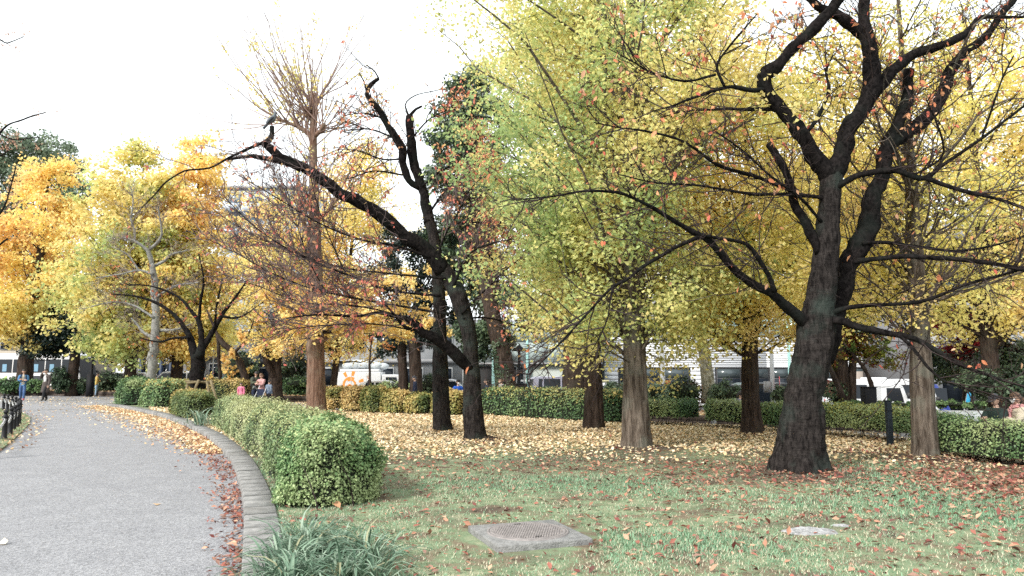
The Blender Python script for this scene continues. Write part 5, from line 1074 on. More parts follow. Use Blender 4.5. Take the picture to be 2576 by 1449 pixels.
# one big curled plane leaf at the foot of the near hedge
V, Fs, C = leaf_geo(np.zeros((1, 3)), .15, np.array([[.46, .25, .14]]), 'oval', np.array([[.3, -.6, 1.0]]), .05); q = G(832, 1278)
V[:, 0] *= 1.3; V[:, 2] += 1.6 * V[:, 0] ** 2; V = V - V.min(0) + np.array([q[0], q[1], .0]); tag(mesh_np('curled_leaf', V, Fs, LITTER, None, C), 'large curled tan leaf propped at the foot of the near hedge', 'leaf')

# ================================================================== BUILDINGS
M_GLASS = pmat('glass_dark', (.012, .016, .022), .08, spec=.3)
M_GLASSG = pmat('glass_green', (.20, .30, .30), .08, spec=.7)
M_FRAME = pmat('frame_grey', (.45, .46, .46), .5)
def bpart(name, parent, box, mat, bev=0):
    o = local(name, *boxv(*box), mat, parent)
    if bev: bevel(o, bev)
    return o
def building(name, label, x, y, w_, d_, h_, mat, zb, rz=0.0):
    """Empty at the front left foot; local x along the facade, y into the block"""
    return empty(name, (x, y, zb), rz, label, 'building')
M_SIDE = pmat('siding_white', (.60, .61, .63), .6, noise=.06, nscale=.7)
M_TILEG = pmat('panel_grey_green', (.30, .36, .35), .5, noise=.06, nscale=.6)
M_CONC = pmat('concrete_pale', (.30, .30, .305), .8, noise=.2, nscale=1.2)
# white building with horizontal siding: each board is a piece
Yb = 60.0; zb = -1.1
def ux(u, Y=Yb): return (u - CX) / FPX * Y
def vz(v, Y=Yb): return P(CX, v, Y)[2]
x0, x1 = ux(1520), ux(2330)
wb = building('shop_building', 'white building with horizontal siding and dark ground-floor windows behind the street', x0, Yb, x1 - x0, 10, 12, M_SIDE, zb)
W = x1 - x0; zs0, zs1 = vz(925) - zb, vz(857) - zb
bpart('wall', wb, (0, W, .25, 10, 0, 13), M_CONC)
nb_ = 12; hb = (zs1 - zs0) / nb_
for k in range(nb_):
    for j, (a_, b_) in enumerate(((0, W * .5 - .01), (W * .5 + .01, W))): bpart('siding_board', wb, (a_, b_, .0 + .03 * 0, .245, zs0 + k * hb + .02, zs0 + (k + 1) * hb), M_SIDE)
bpart('sill_band', wb, (-.05, W + .05, -.08, .246, zs1 + .01, zs1 + .25), M_SIDE)
for k in range(9):
    a_ = .3 + k * (W - .4) / 9; f = bpart('window', wb, (a_, a_ + (W - .4) / 9 - .25, .12, .246, zs1 + .35, zs1 + 1.9), M_FRAME); bpart('pane', f, (a_ + .08, a_ + (W - .4) / 9 - .33, .08, .119, zs1 + .43, zs1 + 1.82), M_GLASSG)
bpart('upper_wall', wb, (0, W, .05, .246, zs1 + 2.0, 12.8), M_SIDE)
for a_, b_, nm in ((0, ux(1553) - x0, 1), (ux(1735) - x0, ux(1795) - x0, 1), (ux(1998) - x0, ux(2050) - x0, 1), (ux(2185) - x0, ux(2235) - x0, 1)):
    for k in range(9): bpart('pier_board', wb, (a_, b_, .0, .24, k * zs0 / 9 + .015, (k + 1) * zs0 / 9), M_SIDE)
for a_, b_ in ((1557, 1600), (1604, 1660), (1664, 1732), (1800, 1860), (1864, 1930), (1934, 1994), (2060, 2120), (2125, 2180), (2240, 2290)):
    a_, b_ = ux(a_) - x0, ux(b_) - x0; f = bpart('shop_window', wb, (a_, b_, .1, .24, .15, zs0 - .05), pmat('frame_dark', (.05, .05, .055), .5)); bpart('pane', f, (a_ + .06, b_ - .06, .06, .099, .25, zs0 - .9), M_GLASS); bpart('transom_pane', f, (a_ + .06, b_ - .06, .06, .099, zs0 - .82, zs0 - .12), pmat('glass_slate', (.05, .065, .07), .1, spec=.6))
for a_, b_ in ((2195, 2235), (2130, 2175)):
    bpart('roller_blind', wb, (ux(a_) - x0, ux(b_) - x0, .02, .05, .3, zs0 - .3), pmat('blind_beige', (.34, .29, .25), .8))
# pale grey-green building to the left
x0, x1 = ux(1195, 57), ux(1512, 57); W = x1 - x0; zb2 = -.95
gb = building('office_building', 'pale grey-green panelled building left of the white one', x0, 57, W, 9, 7, M_TILEG, zb2)
zm = vz(912, 57) - zb2
bpart('wall', gb, (0, W, .2, 9, 0, 6.4), M_TILEG)
for r_, (z0, z1) in enumerate(((zm, zm + 1.55), (zm + 1.57, zm + 3.1))):
    for k in range(7): bpart('wall_panel', gb, (k * W / 7 + .012, (k + 1) * W / 7 - .012, 0, .19, z0, z1), M_TILEG)
bpart('canopy_edge', gb, (-.05, W + .05, -.35, .185, zm - .14, zm - .01), M_CONC)
bpart('lower_wall', gb, (W * .46, W, .06, .195, 0, zm - .16), pmat('panel_cream', (.33, .36, .33), .6))
for a_, b_ in ((1285, 1300), (1302, 1318), (1320, 1333)):
    a_, b_ = ux(a_, 57) - x0, ux(b_, 57) - x0; f = bpart('window', gb, (a_, b_, .05, .19, .1, zm - .25), M_FRAME); bpart('pane', f, (a_ + .05, b_ - .05, .01, .049, .2, zm * .55), M_GLASS); bpart('upper_pane', f, (a_ + .05, b_ - .05, .01, .049, zm * .6, zm - .35), M_GLASS)
f = bpart('garage_opening_shade', gb, (ux(1200, 57) - x0, ux(1240, 57) - x0, .0, .19, 0, zm - .3), pmat('opening_shade', (.02, .02, .02), .9))  # solid slab, shade inside the garage painted as its near-black colour
rl = bpart('roof_railing', gb, (0, W, .05, .1, 7.2, 7.26), M_FRAME)
for k in range(24): bpart('baluster', rl, (k * W / 24, k * W / 24 + .04, .06, .09, 6.38, 7.2), M_FRAME)
# pinkish pier beside the camphor trunk
bpart('corner_pier', gb, (ux(1254, 57) - x0, ux(1272, 57) - x0, -1.2, -.4, 0, 4.6), pmat('pier_mauve', (.26, .20, .20), .8, noise=.2))
# apartment block far left of centre
Ya = 88.0; x0, x1 = ux(540, Ya), ux(760, Ya); W = x1 - x0; zb3 = -.6
M_APT = pmat('apartment_white', (.42, .46, .51), .7, noise=.08, nscale=.4)
ab = building('apartment_block', 'tall pale apartment block with balconies seen through the bare twigs', x0, Ya, W, 14, 23, M_APT, zb3)
bpart('wall', ab, (0, W, .6, 14, 0, vz(472, Ya) - zb3), M_APT)
top = vz(472, Ya) - zb3; nf = 8; fh = top / nf
bpart('roof', ab, (-.3, W + .3, .3, 14.3, top, top + .35), M_CONC)
for f_ in range(nf):
    for k in range(4):
        a_ = .35 + k * (W - .4) / 4; b_ = a_ + (W - .4) / 4 - .4; z0 = f_ * fh
        wn = bpart('window', ab, (a_ + .2, b_ - .2, .5, .59, z0 + .9, z0 + fh - .35), M_FRAME); bpart('pane', wn, (a_ + .3, b_ - .3, .46, .499, z0 + 1.0, z0 + fh - .45), pmat('glass_pale', (.22, .27, .31), .2))
        bl = bpart('balcony', ab, (a_, b_, -.5, .58, z0 + .05, z0 + .18), M_APT); bpart('parapet', bl, (a_, b_, -.56, -.5, z0 + .05, z0 + 1.05), M_APT)
# long concrete building behind the truck
x0, x1 = ux(640, 72), ux(1225, 72); W = x1 - x0
cb = building('concrete_building', 'long low grey concrete building behind the sun-logo truck', x0, 72, W, 8, 7, M_CONC, -.7)
bpart('wall', cb, (0, W, .2, 8, 0, 7.4), pmat('wall_concrete', (.30, .31, .32), .8, noise=.2, nscale=.5))
for f_ in range(2):
    bpart('ledge', cb, (0, W, -.15, .19, 3.1 + f_ * 3.4, 3.5 + f_ * 3.4), M_CONC)
    for k in range(8):
        a_ = .5 + k * W / 8; w2 = bpart('window', cb, (a_, a_ + W / 8 - 1.0, .08, .19, .9 + f_ * 3.4, 2.7 + f_ * 3.4), M_FRAME); bpart('pane', w2, (a_ + .1, a_ + W / 8 - 1.1, .04, .079, 1.0 + f_ * 3.4, 2.6 + f_ * 3.4), M_GLASS)
# shop house behind the left street
x0, x1 = ux(335, 64), ux(575, 64); W = x1 - x0
sb = building('shop_house', 'low grey shop house with dark blue posts behind the staked cherry', x0, 64, W, 8, 6, M_CONC, -.35)
M_BRN = pmat('board_brown', (.16, .12, .10), .8, noise=.3, nscale=2); M_NAVY = pmat('post_navy', (.02, .035, .075), .5)
bpart('wall', sb, (0, W, .2, 8, 0, 5.4), pmat('wall_grey', (.34, .34, .35), .8, noise=.2))
for k in range(4): bpart('eave_board', sb, (ux(480, 64) - x0, W, -.3 + .03 * k, .19, 3.0 + k * .42, 3.38 + k * .42), M_BRN)
bpart('lower_boards', sb, (ux(455, 64) - x0, ux(485, 64) - x0, -.1, .19, 0, 1.5), M_BRN)
for a_ in (358, 382, 408, 432): bpart('post', sb, (ux(a_, 64) - x0, ux(a_ + 7, 64) - x0, -.2, .18, 0, 3.2), M_NAVY)
for a_, b_ in ((366, 381), (390, 407), (416, 431)):
    f = bpart('window', sb, (ux(a_, 64) - x0, ux(b_, 64) - x0, .05, .19, .6, 2.8), pmat('frame_white', (.7, .7, .7), .6)); bpart('pane', f, (ux(a_ + 1, 64) - x0, ux(b_ - 1, 64) - x0, .01, .049, .8, 2.6), M_GLASS)
for a_, b_ in ((440, 456), (500, 520), (530, 560)):
    f = bpart('window', sb, (ux(a_, 64) - x0, ux(b_, 64) - x0, .05, .19, 1.4, 2.7), pmat('frame_white', (.7, .7, .7), .6)); bpart('pane', f, (ux(a_ + 1, 64) - x0, ux(b_ - 1, 64) - x0, .01, .049, 1.5, 2.6), M_GLASS)
bpart('roof', sb, (-.3, W + .3, -.5, 8.3, 5.42, 5.7), M_BRN)
# tan building far behind the coach
x0, x1 = ux(-60, 84), ux(180, 84); W = x1 - x0
tb = building('tan_building', 'tan building glimpsed above the coach at far left', x0, 84, W, 10, 9, M_CONC, -.3)
bpart('wall', tb, (0, W, .2, 10, 0, 7.6), pmat('wall_tan', (.40, .35, .28), .8, noise=.15))
for f_ in range(2):
    for k in range(5):
        a_ = .6 + k * W / 5; w2 = bpart('window', tb, (a_, a_ + 1.5, .1, .19, 1.2 + f_ * 3.2, 2.6 + f_ * 3.2), M_FRAME); bpart('pane', w2, (a_ + .1, a_ + 1.4, .06, .099, 1.3 + f_ * 3.2, 2.5 + f_ * 3.2), M_GLASS)
    bpart('ledge', tb, (0, W, 0, .19, 3.2 + f_ * 3.2, 3.4 + f_ * 3.2), M_CONC)
# grey building on the right with a shaded entrance
x0, x1 = ux(2300, 52), ux(2760, 52); W = x1 - x0
rb = building('grey_building', 'grey building with a deep shaded entrance at the right edge', x0, 52, W, 9, 14, M_CONC, -1.2)
bpart('wall', rb, (0, W, 2.0, 9, 0, 14), pmat('wall_dim', (.20, .20, .21), .8))
for k, (a_, b_) in enumerate(((2305, 2362), (2470, 2490), (2580, 2600), (2700, 2740))): bpart('column', rb, (ux(a_, 52) - x0, ux(b_, 52) - x0, 0, 1.0, 0, 4.4), M_CONC)
bpart('lintel', rb, (0, W, -.1, 1.05, 4.42, 5.6), M_CONC)
for f_ in range(3):
    bpart('floor_band', rb, (0, W, .1, 1.9, 7.2 + f_ * 2.6, 8.0 + f_ * 2.6), M_CONC)
    for k in range(6): w2 = bpart('window', rb, (.3 + k * W / 6, (k + 1) * W / 6 - .1, 1.8, 1.99, 5.7 + f_ * 2.6, 7.15 + f_ * 2.6), M_FRAME); bpart('pane', w2, (.4 + k * W / 6, (k + 1) * W / 6 - .2, 1.75, 1.79, 5.8 + f_ * 2.6, 7.05 + f_ * 2.6), pmat('glass_blue', (.16, .25, .33), .08, spec=.7))
for k in range(5): bpart('gold_fin', rb, (ux(2470, 52) - x0 + 1.2 + k * .8, ux(2470, 52) - x0 + 1.35 + k * .8, 1.2, 1.5, .1, 3.2), pmat('fin_gold', (.45, .33, .1), .5))
bpart('entrance_glass', rb, (ux(2385, 52) - x0, ux(2465, 52) - x0, 1.5, 1.6, 0, 3.6), M_GLASS)

# ================================================================== VEHICLES
M_WHT = pmat('paint_white', (.60, .61, .62), .3, coat=.3, spec=.4)
M_SIL = pmat('paint_silver', (.45, .46, .48), .3, metal=.6, coat=.5)
M_BLK = pmat('paint_black', (.015, .015, .018), .2, coat=.6)
M_TYRE = pmat('tyre', (.02, .02, .02), .85)
M_RIM = pmat('rim', (.5, .5, .52), .35, metal=.8)
M_LAMP = pmat('lamp_glass', (.7, .7, .68), .1, spec=.7)
M_RED = pmat('lamp_red', (.45, .02, .02), .25)
M_PLAS = pmat('plastic_dark', (.03, .03, .032), .6)
def wheel(parent, x, y, r, wd):
    s_ = 1 if y > 0 else -1
    V, Fs = lathe([(r * .62, -wd / 2), (r * .95, -wd / 2), (r, -wd * .3), (r, wd * .3), (r * .95, wd / 2), (r * .62, wd / 2)], 20); V = V[:, [0, 2, 1]]; V += (x, y - s_ * wd / 2, r); wo = local('wheel', V, Fs, M_TYRE, parent, smooth=True)
    V, Fs = lathe([(.001, wd * .35), (r * .2, wd * .42), (r * .55, wd * .32), (r * .63, wd * .5), (r * .63, -wd * .4)], 20); V = V[:, [0, 2, 1]]; V[:, 1] *= s_; V += (x, y - s_ * wd / 2, r); local('rim', V, Fs, M_RIM, wo, smooth=True)
def vehicle(name, label, cat, loc, rz, prof, wd, belt, roof, taper_, mat, sidewin, wheels, wr, front=None, rear=None, group='vehicles on the street', scale=1.0, extra=None):
    """prof: closed side outline (x forward, z up); sidewin: outlines of side panes; front / rear: (x0,z0,x1,z1) of the screens"""
    root = empty(name, loc, rz, label, cat, group); root.scale = (scale,) * 3
    yy = lambda z: wd / 2 - taper_ * max(0.0, (z - belt) / (roof - belt))
    n = len(prof); V = [(x, -yy(z), z) for x, z in prof] + [(x, yy(z), z) for x, z in prof]
    bm = bmesh.new(); vs = [bm.verts.new(v) for v in V]
    bm.faces.new(vs[:n]); bm.faces.new(vs[n:][::-1])
    for i in range(n): j = (i + 1) % n; bm.faces.new([vs[i], vs[n + i], vs[n + j], vs[j]])
    bmesh.ops.recalc_face_normals(bm, faces=bm.faces[:]); me = bpy.data.meshes.new('body'); bm.to_mesh(me); bm.free(); me.materials.append(mat); o = link('body', me, root); bevel(o, .05, 3)
    def plate(nm, pts, out_, m_, par=root):
        pts = np.array(pts, float); k = len(pts); V = np.concatenate([pts, pts + out_]); bm = bmesh.new(); vs = [bm.verts.new(v) for v in V]
        bm.faces.new(vs[:k]); bm.faces.new(vs[k:][::-1])
        for i in range(k): j = (i + 1) % k; bm.faces.new([vs[i], vs[k + i], vs[k + j], vs[j]])
        bmesh.ops.recalc_face_normals(bm, faces=bm.faces[:]); me = bpy.data.meshes.new(nm); bm.to_mesh(me); bm.free(); me.materials.append(m_); return link(nm, me, par)
    for s_ in (-1, 1):
        for wv in sidewin: plate('side_window', [(x, s_ * (yy(z) - .01), z) for x, z in wv], (0, s_ * .018, 0), M_GLASS)
    for sc_, nm in ((front, 'windscreen'), (rear, 'rear_window')):
        if sc_:
            (xa, za, xb, zb_) = sc_; d = np.array([xb - xa, zb_ - za]); nn = np.array([d[1], -d[0]]) / np.hypot(*d)
            if nm == 'rear_window' : nn = -nn if nn[0] > 0 else nn
            elif nn[0] < 0: nn = -nn
            a_ = np.array([xa, za]) - nn * .01; b_ = np.array([xb, zb_]) - nn * .01
            plate(nm, [(a_[0], -yy(za) + .1, a_[1]), (a_[0], yy(za) - .1, a_[1]), (b_[0], yy(zb_) - .1, b_[1]), (b_[0], -yy(zb_) + .1, b_[1])], (nn[0] * .024, 0, nn[1] * .024), M_GLASS)
    for x in wheels:
        for s_ in (-1, 1): wheel(root, x, s_ * (wd / 2 - .0), wr, .2)
    xs_ = [p_[0] for p_ in prof]; xf, xr = max(xs_), min(xs_)
    zl = .62 if roof < 2.3 else .8
    for s_ in (-1, 1):
        local('headlight', *boxv(xf - .14, xf + .008, s_ * (wd / 2 - .28) - .16, s_ * (wd / 2 - .28) + .16, zl, zl + .16), M_LAMP, root); local('tail_light', *boxv(xr - .008, xr + .1, s_ * (wd / 2 - .16) - .08, s_ * (wd / 2 - .16) + .08, zl + .1, zl + .4), M_RED, root)
        local('mirror', *boxv(xf - 1.15 if roof < 2.3 else xf - .2, xf - 1.0 if roof < 2.3 else xf - .05, s_ * (wd / 2 + .1) - .1, s_ * (wd / 2 + .1) + .1, belt + .05, belt + .25), M_PLAS, root)
    local('bumper', *boxv(xf - .1, xf + .03, -wd / 2 + .12, wd / 2 - .12, .25, .45), M_PLAS, root)
    if extra: extra(root, plate, yy)
    return root
def arch(cx, r, z0, n=7): return [(cx + r * math.cos(t), z0 + r * math.sin(t)) for t in np.linspace(math.pi, 0, n)]
def car_prof(L, H, hood=.95, kind='hatch'):
    h = L / 2; z0 = .25; p = [(-h + .05, z0)] + arch(-h + .75, .36, z0) + arch(h - .85, .36, z0) + [(h - .05, z0), (h, .55), (h - .08, .80), (h - .95, hood), (h - 1.75, H - .06), (h - 2.1, H)]
    if kind == 'hatch': p += [(-h + 1.0, H), (-h + .45, H - .15), (-h + .12, .95), (-h, .6)]
    elif kind == 'van': p += [(-h + .5, H), (-h + .2, H - .1), (-h + .05, 1.0), (-h, .6)]
    else: p += [(-h + 1.5, H - .03), (-h + .75, .98), (-h + .1, .95), (-h, .6)]
    return p
def car(name, label, loc, rz, L, W, H, mat, kind='hatch', cat='car', scale=1.0):
    h = L / 2; hood = .95 if kind != 'van' else 1.0; r0 = -h + (.75 if kind == 'hatch' else .4 if kind == 'van' else 1.2)
    b = hood + .03; t = H - .13; m = (r0 + h - 2.0) / 2
    sw = [[(h - 1.15, b), (h - 1.85, t), (m + .05, t), (m + .05, b)], [(m - .05, b), (m - .05, t), (r0 + .15, t), (r0 - .05, b + .1), (r0 - .05, b)]]
    if kind == 'van': sw = [[(h - 1.15, b), (h - 1.85, t), (m + .5, t), (m + .5, b)], [(m + .4, b), (m + .4, t), (m - .6, t), (m - .6, b)], [(m - .7, b), (m - .7, t), (r0 + .1, t), (r0 + .02, b)]]
    def ex(root, plate, yy):
        for s_ in (-1, 1):
            for x in (m + .15, r0 + .35): local('door_handle', *boxv(x, x + .18, s_ * (W / 2) - .015, s_ * (W / 2) + .015, b - .13, b - .09), mat, root)
    rr = (-h + .46, H - .19, -h + .15, 1.0) if kind == 'hatch' else ((-h + .2, H - .16, -h + .06, 1.05) if kind == 'van' else (-h + 1.45, H - .08, -h + .8, 1.0))
    return vehicle(name, label, cat, loc, rz, car_prof(L, H, hood, kind), W, hood, H, .16 if kind != 'van' else .1, mat, sw, (-h + .75, h - .85), .32, (h - 1.0, hood + .03, h - 1.72, H - .09), rr, scale=scale, extra=ex)
def bus_prof(L, H, rake=.35): h = L / 2; z0 = .3; return [(-h, z0)] + arch(-h + 2.2, .52, z0) + arch(h - 2.0, .52, z0) + [(h - .02, z0), (h, .9), (h - rake * .4, 1.7), (h - rake, H - .15), (h - rake - .25, H), (-h + .15, H), (-h, H - .2)]
def zr(u, Y): return float(zstreet(ux(u, Y)))
def stand(u, Y): return (ux(u, Y), Y, zr(u, Y))
# coach at far left with leaf emblem and lettering
def coach_extra(root, plate, yy):
    g1 = pmat('leaf_print', (.10, .42, .16), .4); g2 = pmat('leaf_print_light', (.42, .62, .2), .4); w_ = 2.5 / 2 + .012
    for pts, m_ in (([(3.2, .9), (2.4, 1.5), (2.0, 1.0)], g1), ([(3.0, .8), (3.6, 1.55), (3.9, .95)], g1), ([(2.2, .75), (1.2, 1.45), (.9, 1.25), (1.3, .8)], g1), ([(1.1, .75), (.3, 1.4), (.2, .9)], g2), ([(-2.6, .9), (-3.2, 1.45), (-4.0, 1.3), (-3.4, .8)], g2)):
        plate('leaf_emblem', [(-x, -w_, z) for x, z in pts], (0, -.004, 0), m_)
    for k, (txt, x, s_) in enumerate((('shi', -.1, .62), ('C', 1.05, .56), ('ommon', 1.5, .36))):
        cu = bpy.data.curves.new('lettering', 'FONT'); cu.body = txt; cu.size = s_; cu.extrude = .003; to = bpy.data.objects.new('lettering', cu); COL.objects.link(to)
        me = bpy.data.meshes.new_from_object(to.evaluated_get(bpy.context.evaluated_depsgraph_get())); bpy.data.objects.remove(to); me.materials.append(pmat('letter_grey', (.10, .11, .11), .5)); lo = link('lettering', me, root); lo.rotation_euler = (R(90), 0, 0); lo.location = (x, -w_ - .004, 1.0)
    for k in range(7): plate('curtain', [(-4.6 + k * 1.3, -1.20, 1.75), (-4.25 + k * 1.3, -1.20, 1.75), (-4.25 + k * 1.3, -1.20, 2.35), (-4.6 + k * 1.3, -1.20, 2.35)], (0, -.06, 0), pmat('curtain_blue', (.16, .30, .42), .7))
Yc = 62; xc = ux(60, Yc)
sw = [[(-5.2 + k * 1.34, 1.66), (-3.96 + k * 1.34, 1.66), (-3.96 + k * 1.34, 2.75), (-5.2 + k * 1.34, 2.75)] for k in range(8)]
vehicle('coach', 'white coach with green leaf emblem and lettering parked at far left', 'bus', (xc, Yc, -.15), 0, bus_prof(11.6, 3.25), 2.5, 1.6, 3.25, .06, M_WHT, sw, (-3.6, 3.8), .48, (5.78, 1.1, 5.5, 2.9), None, extra=coach_extra)
car('parked_car', 'white hatchback half hidden behind the two walking people', stand(118, 56), 0, 4.0, 1.7, 1.5, M_WHT)
car('parked_car', 'white wagon behind the dark lamp post at left', (ux(320, 56), 56, -.1), R(180), 4.6, 1.75, 1.62, M_WHT, 'van')
car('parked_car', 'white van roof showing above the dark shrub at left', (ux(440, 57), 57, -.25), R(180), 4.4, 1.75, 1.85, M_WHT, 'van', 'van')
car('parked_car', 'white hatchback in front of the sun-logo truck', (ux(975, 48), 48, -.50), 0, 4.1, 1.7, 1.52, M_WHT)
car('parked_car', 'silver van behind the middle cherry trunks', (ux(1130, 47), 47, -.75), 0, 4.6, 1.75, 1.85, M_SIL, 'van', 'van')
car('parked_car', 'pale lilac van with a long dark window behind the hedge', (ux(1418, 45), 45, -.87), R(8), 4.4, 1.75, 2.15, pmat('paint_lilac', (.46, .44, .54), .3, coat=.3), 'van', 'van')
car('parked_car', 'dark glossy van behind the grey pole left of the big cherry', (ux(1945, 40), 40, -1.0), 0, 4.7, 1.8, 1.98, M_BLK, 'van', 'van')
# truck with orange sun logo
def truck(name, label, loc, rz, boxl, boxh, mat, cabh=1.95, group='vehicles on the street', logo=False, box=True, scale=1.0):
    root = empty(name, loc, rz, label, 'truck', group); root.scale = (scale,) * 3; Wd = 1.7
    def plate(nm, pts, out_, m_):
        pts = np.array(pts, float); k = len(pts); V = np.concatenate([pts, pts + out_]); F = [list(range(k)), list(range(2 * k - 1, k - 1, -1))]
        bm = bmesh.new(); vs = [bm.verts.new(v) for v in V]; bm.faces.new(vs[:k]); bm.faces.new(vs[k:][::-1])
        for i in range(k): j = (i + 1) % k; bm.faces.new([vs[i], vs[k + i], vs[k + j], vs[j]])
        bmesh.ops.recalc_face_normals(bm, faces=bm.faces[:]); me = bpy.data.meshes.new(nm); bm.to_mesh(me); bm.free(); me.materials.append(m_); return link(nm, me, root)
    cab = [(0.0, .35), (1.45, .35), (1.55, .6), (1.5, 1.05), (1.2, cabh - .05), (1.0, cabh), (0.0, cabh)]
    o = plate('cab', [(x, -Wd / 2, z) for x, z in cab], (0, Wd, 0), mat); bevel(o, .06, 3)
    for s_ in (-1, 1):
        plate('side_window', [(x, s_ * (Wd / 2 - .005), z) for x, z in ((.28, 1.12), (1.22, 1.0), (1.14, 1.35), (1.02, cabh - .18), (.28, cabh - .18))], (0, s_ * .016, 0), M_GLASS)
        local('door_handle', *boxv(.3, .42, s_ * Wd / 2 - .02, s_ * Wd / 2 + .02, .9, .98), M_PLAS, root)
        local('mirror', *boxv(1.35, 1.45, s_ * (Wd / 2 + .14) - .08, s_ * (Wd / 2 + .14) + .08, 1.25, 1.55), M_PLAS, root); local('headlight', *boxv(1.5, 1.57, s_ * .58 - .14, s_ * .58 + .14, .62, .78), M_LAMP, root)
    plate('windscreen', [(1.5, -.72, 1.08), (1.5, .72, 1.08), (1.23, .70, cabh - .12), (1.23, -.70, cabh - .12)], (.02, 0, .006), M_GLASS)
    local('bumper', *boxv(1.45, 1.6, -Wd / 2 + .05, Wd / 2 - .05, .36, .55), M_PLAS, root)
    local('chassis', *boxv(-boxl, .3, -.45, .45, .42, .6), M_PLAS, root)
    if box:
        o = local('cargo_box', *boxv(-boxl, -.06, -Wd / 2 - .04, Wd / 2 + .04, .62, .62 + boxh), mat, root); bevel(o, .05, 3)
        o = local('roof_cap', *boxv(-boxl + .15, -.2, -Wd / 2 + .05, Wd / 2 - .05, .62 + boxh + .002, .62 + boxh + .2), mat, root); bevel(o, .08, 3)
        for x in (-boxl * .68, -boxl * .34): local('door_seam', *boxv(x - .012, x + .012, -Wd / 2 - .055, -Wd / 2 - .03, .7, .55 + boxh), M_FRAME, root)
    for x in (.75, -boxl * .72):
        for s_ in (-1, 1): wheel(root, x, s_ * Wd / 2, .33, .2)
    if logo:
        M_OR = pmat('logo_orange', (.85, .28, .06), .4); yb_ = -Wd / 2 - .048; cx_, cz_ = -2.15, 1.3
        def ring(r0, r1, a0, a1, c=(0, 0)):
            t = np.linspace(a0, a1, 22); pts = [(cx_ + c[0] + r1 * math.cos(a_), yb_, cz_ + c[1] + r1 * math.sin(a_)) for a_ in t] + [(cx_ + c[0] + r0 * math.cos(a_), yb_, cz_ + c[1] + r0 * math.sin(a_)) for a_ in t[::-1]]; plate('logo_mark', pts, (0, -.005, 0), M_OR)
        ring(.40, .55, R(60), R(250)); ring(.27, .40, R(-25), R(125)); ring(.0, .17, 0, R(359), (-.05, -.12))
        for a_ in (118, 78, 20): ring(.62, .95, R(a_ - 7), R(a_ + 7))
        for pts in ([(-1.15, -.32), (-.62, -.05), (-.55, -.3)], [(.45, -.22), (1.05, .0), (1.2, -.3), (.5, -.36)]): plate('logo_mark', [(cx_ + x, yb_, cz_ + z) for x, z in pts], (0, -.005, 0), M_OR)
        mb = pmat('script_blue', (.12, .12, .5), .4); q = np.array([(.95, -.05), (1.08, .18), (1.05, -.08), (1.2, .08), (1.25, -.06), (1.38, .08), (1.42, -.05), (1.58, .1)]); c = catmull(np.column_stack([cx_ + q[:, 0], 0 * q[:, 0] + yb_ - .004, cz_ + q[:, 1]]), 40); V, Fs = tube(c, np.full(40, .014), 5); local('script_mark', V, Fs, mb, root)
    return root
tk_ = truck('box_truck', 'white box truck with an orange sun logo behind the yellow shrubs', (ux(968, 52), 52, -.62), 0, 3.1, 1.55, M_WHT, 2.0, logo=True)
M_SACK = pmat('sack_white', (.48, .52, .55), .5, noise=.15, bump=.6, bscale=6)
for k, (u_, dz, r_) in enumerate(((878, 0, .42), (898, .12, .55), (915, .2, .5), (933, .15, .5), (950, .05, .45), (965, .0, .4))):
    n1, n2 = 12, 16; th, ph = np.meshgrid(np.linspace(.02, math.pi - .02, n1), np.linspace(0, 2 * math.pi, n2, endpoint=False), indexing='ij'); d = np.stack([np.sin(th) * np.cos(ph), np.sin(th) * np.sin(ph), np.cos(th)], -1)
    V = (d * (1 + .35 * (fbm(d + k * 3, 2.2, 3) - .5))[..., None] * np.array([r_, r_ * .8, r_ * .62])).reshape(-1, 3); zt = -.62 + .62 + 1.55 + .2 + r_ * .5; i = np.arange(n1 - 1)[:, None] * n2; j = np.arange(n2)[None]; q = (j + 1) % n2
    tag(mesh_np('white_sack', V + np.array([ux(u_, 52.1), 52.1 + .1 * (k % 2), zt + dz * .4]), np.stack([i + j, i + n2 + j, i + n2 + q, i + q], -1).reshape(-1, 4), M_SACK, smooth=True), ('leftmost', 'second', 'third', 'fourth', 'fifth', 'rightmost')[k] + ' bulging white sack from the left in the pile on the truck roof', 'sack', 'white sacks piled on the truck roof')
# right: white minibus, white flat truck, blue coach nose
sw = [[(-2.9 + k * 1.2, 1.25), (-1.74 + k * 1.2, 1.25), (-1.74 + k * 1.2, 2.08), (-2.9 + k * 1.2, 2.08)] for k in range(5)]
def mb_extra(root, plate, yy):
    o = local('roof_unit', *boxv(-.6, .6, -.5, .5, 2.4, 2.52), M_WHT, root); bevel(o, .04)
    plate('stripe', [(-3.2, -1.01, .98), (1.6, -1.01, .98), (1.6, -1.01, 1.01), (-3.2, -1.01, 1.01)], (0, -.012, 0), M_PLAS)
    plate('blue_sweep', [(1.6, -1.01, .55), (3.2, -1.01, .55), (3.2, -1.01, 1.08), (2.3, -1.01, 1.05), (1.9, -1.01, .8)], (0, -.012, 0), pmat('paint_blue', (.03, .05, .28), .3))
vehicle('minibus', 'white minibus with dark windows right of the big cherry trunk', 'bus', (ux(2190, 46), 46, -1.3), 0, bus_prof(6.9, 2.42, .5), 2.0, 1.1, 2.42, .08, M_WHT, sw, (-1.9, 2.2), .38, (3.3, 1.1, 2.98, 2.2), None, extra=mb_extra)
truck('flat_truck', 'white truck cab in front of the minibus', (ux(2190, 41.5), 41.5, -1.12), 0, 2.6, 1.2, M_WHT, 1.98, box=False)
sw = [[(-4.0 + k * 1.4, 1.4), (-2.7 + k * 1.4, 1.4), (-2.7 + k * 1.4, 2.4), (-4.0 + k * 1.4, 2.4)] for k in range(6)]
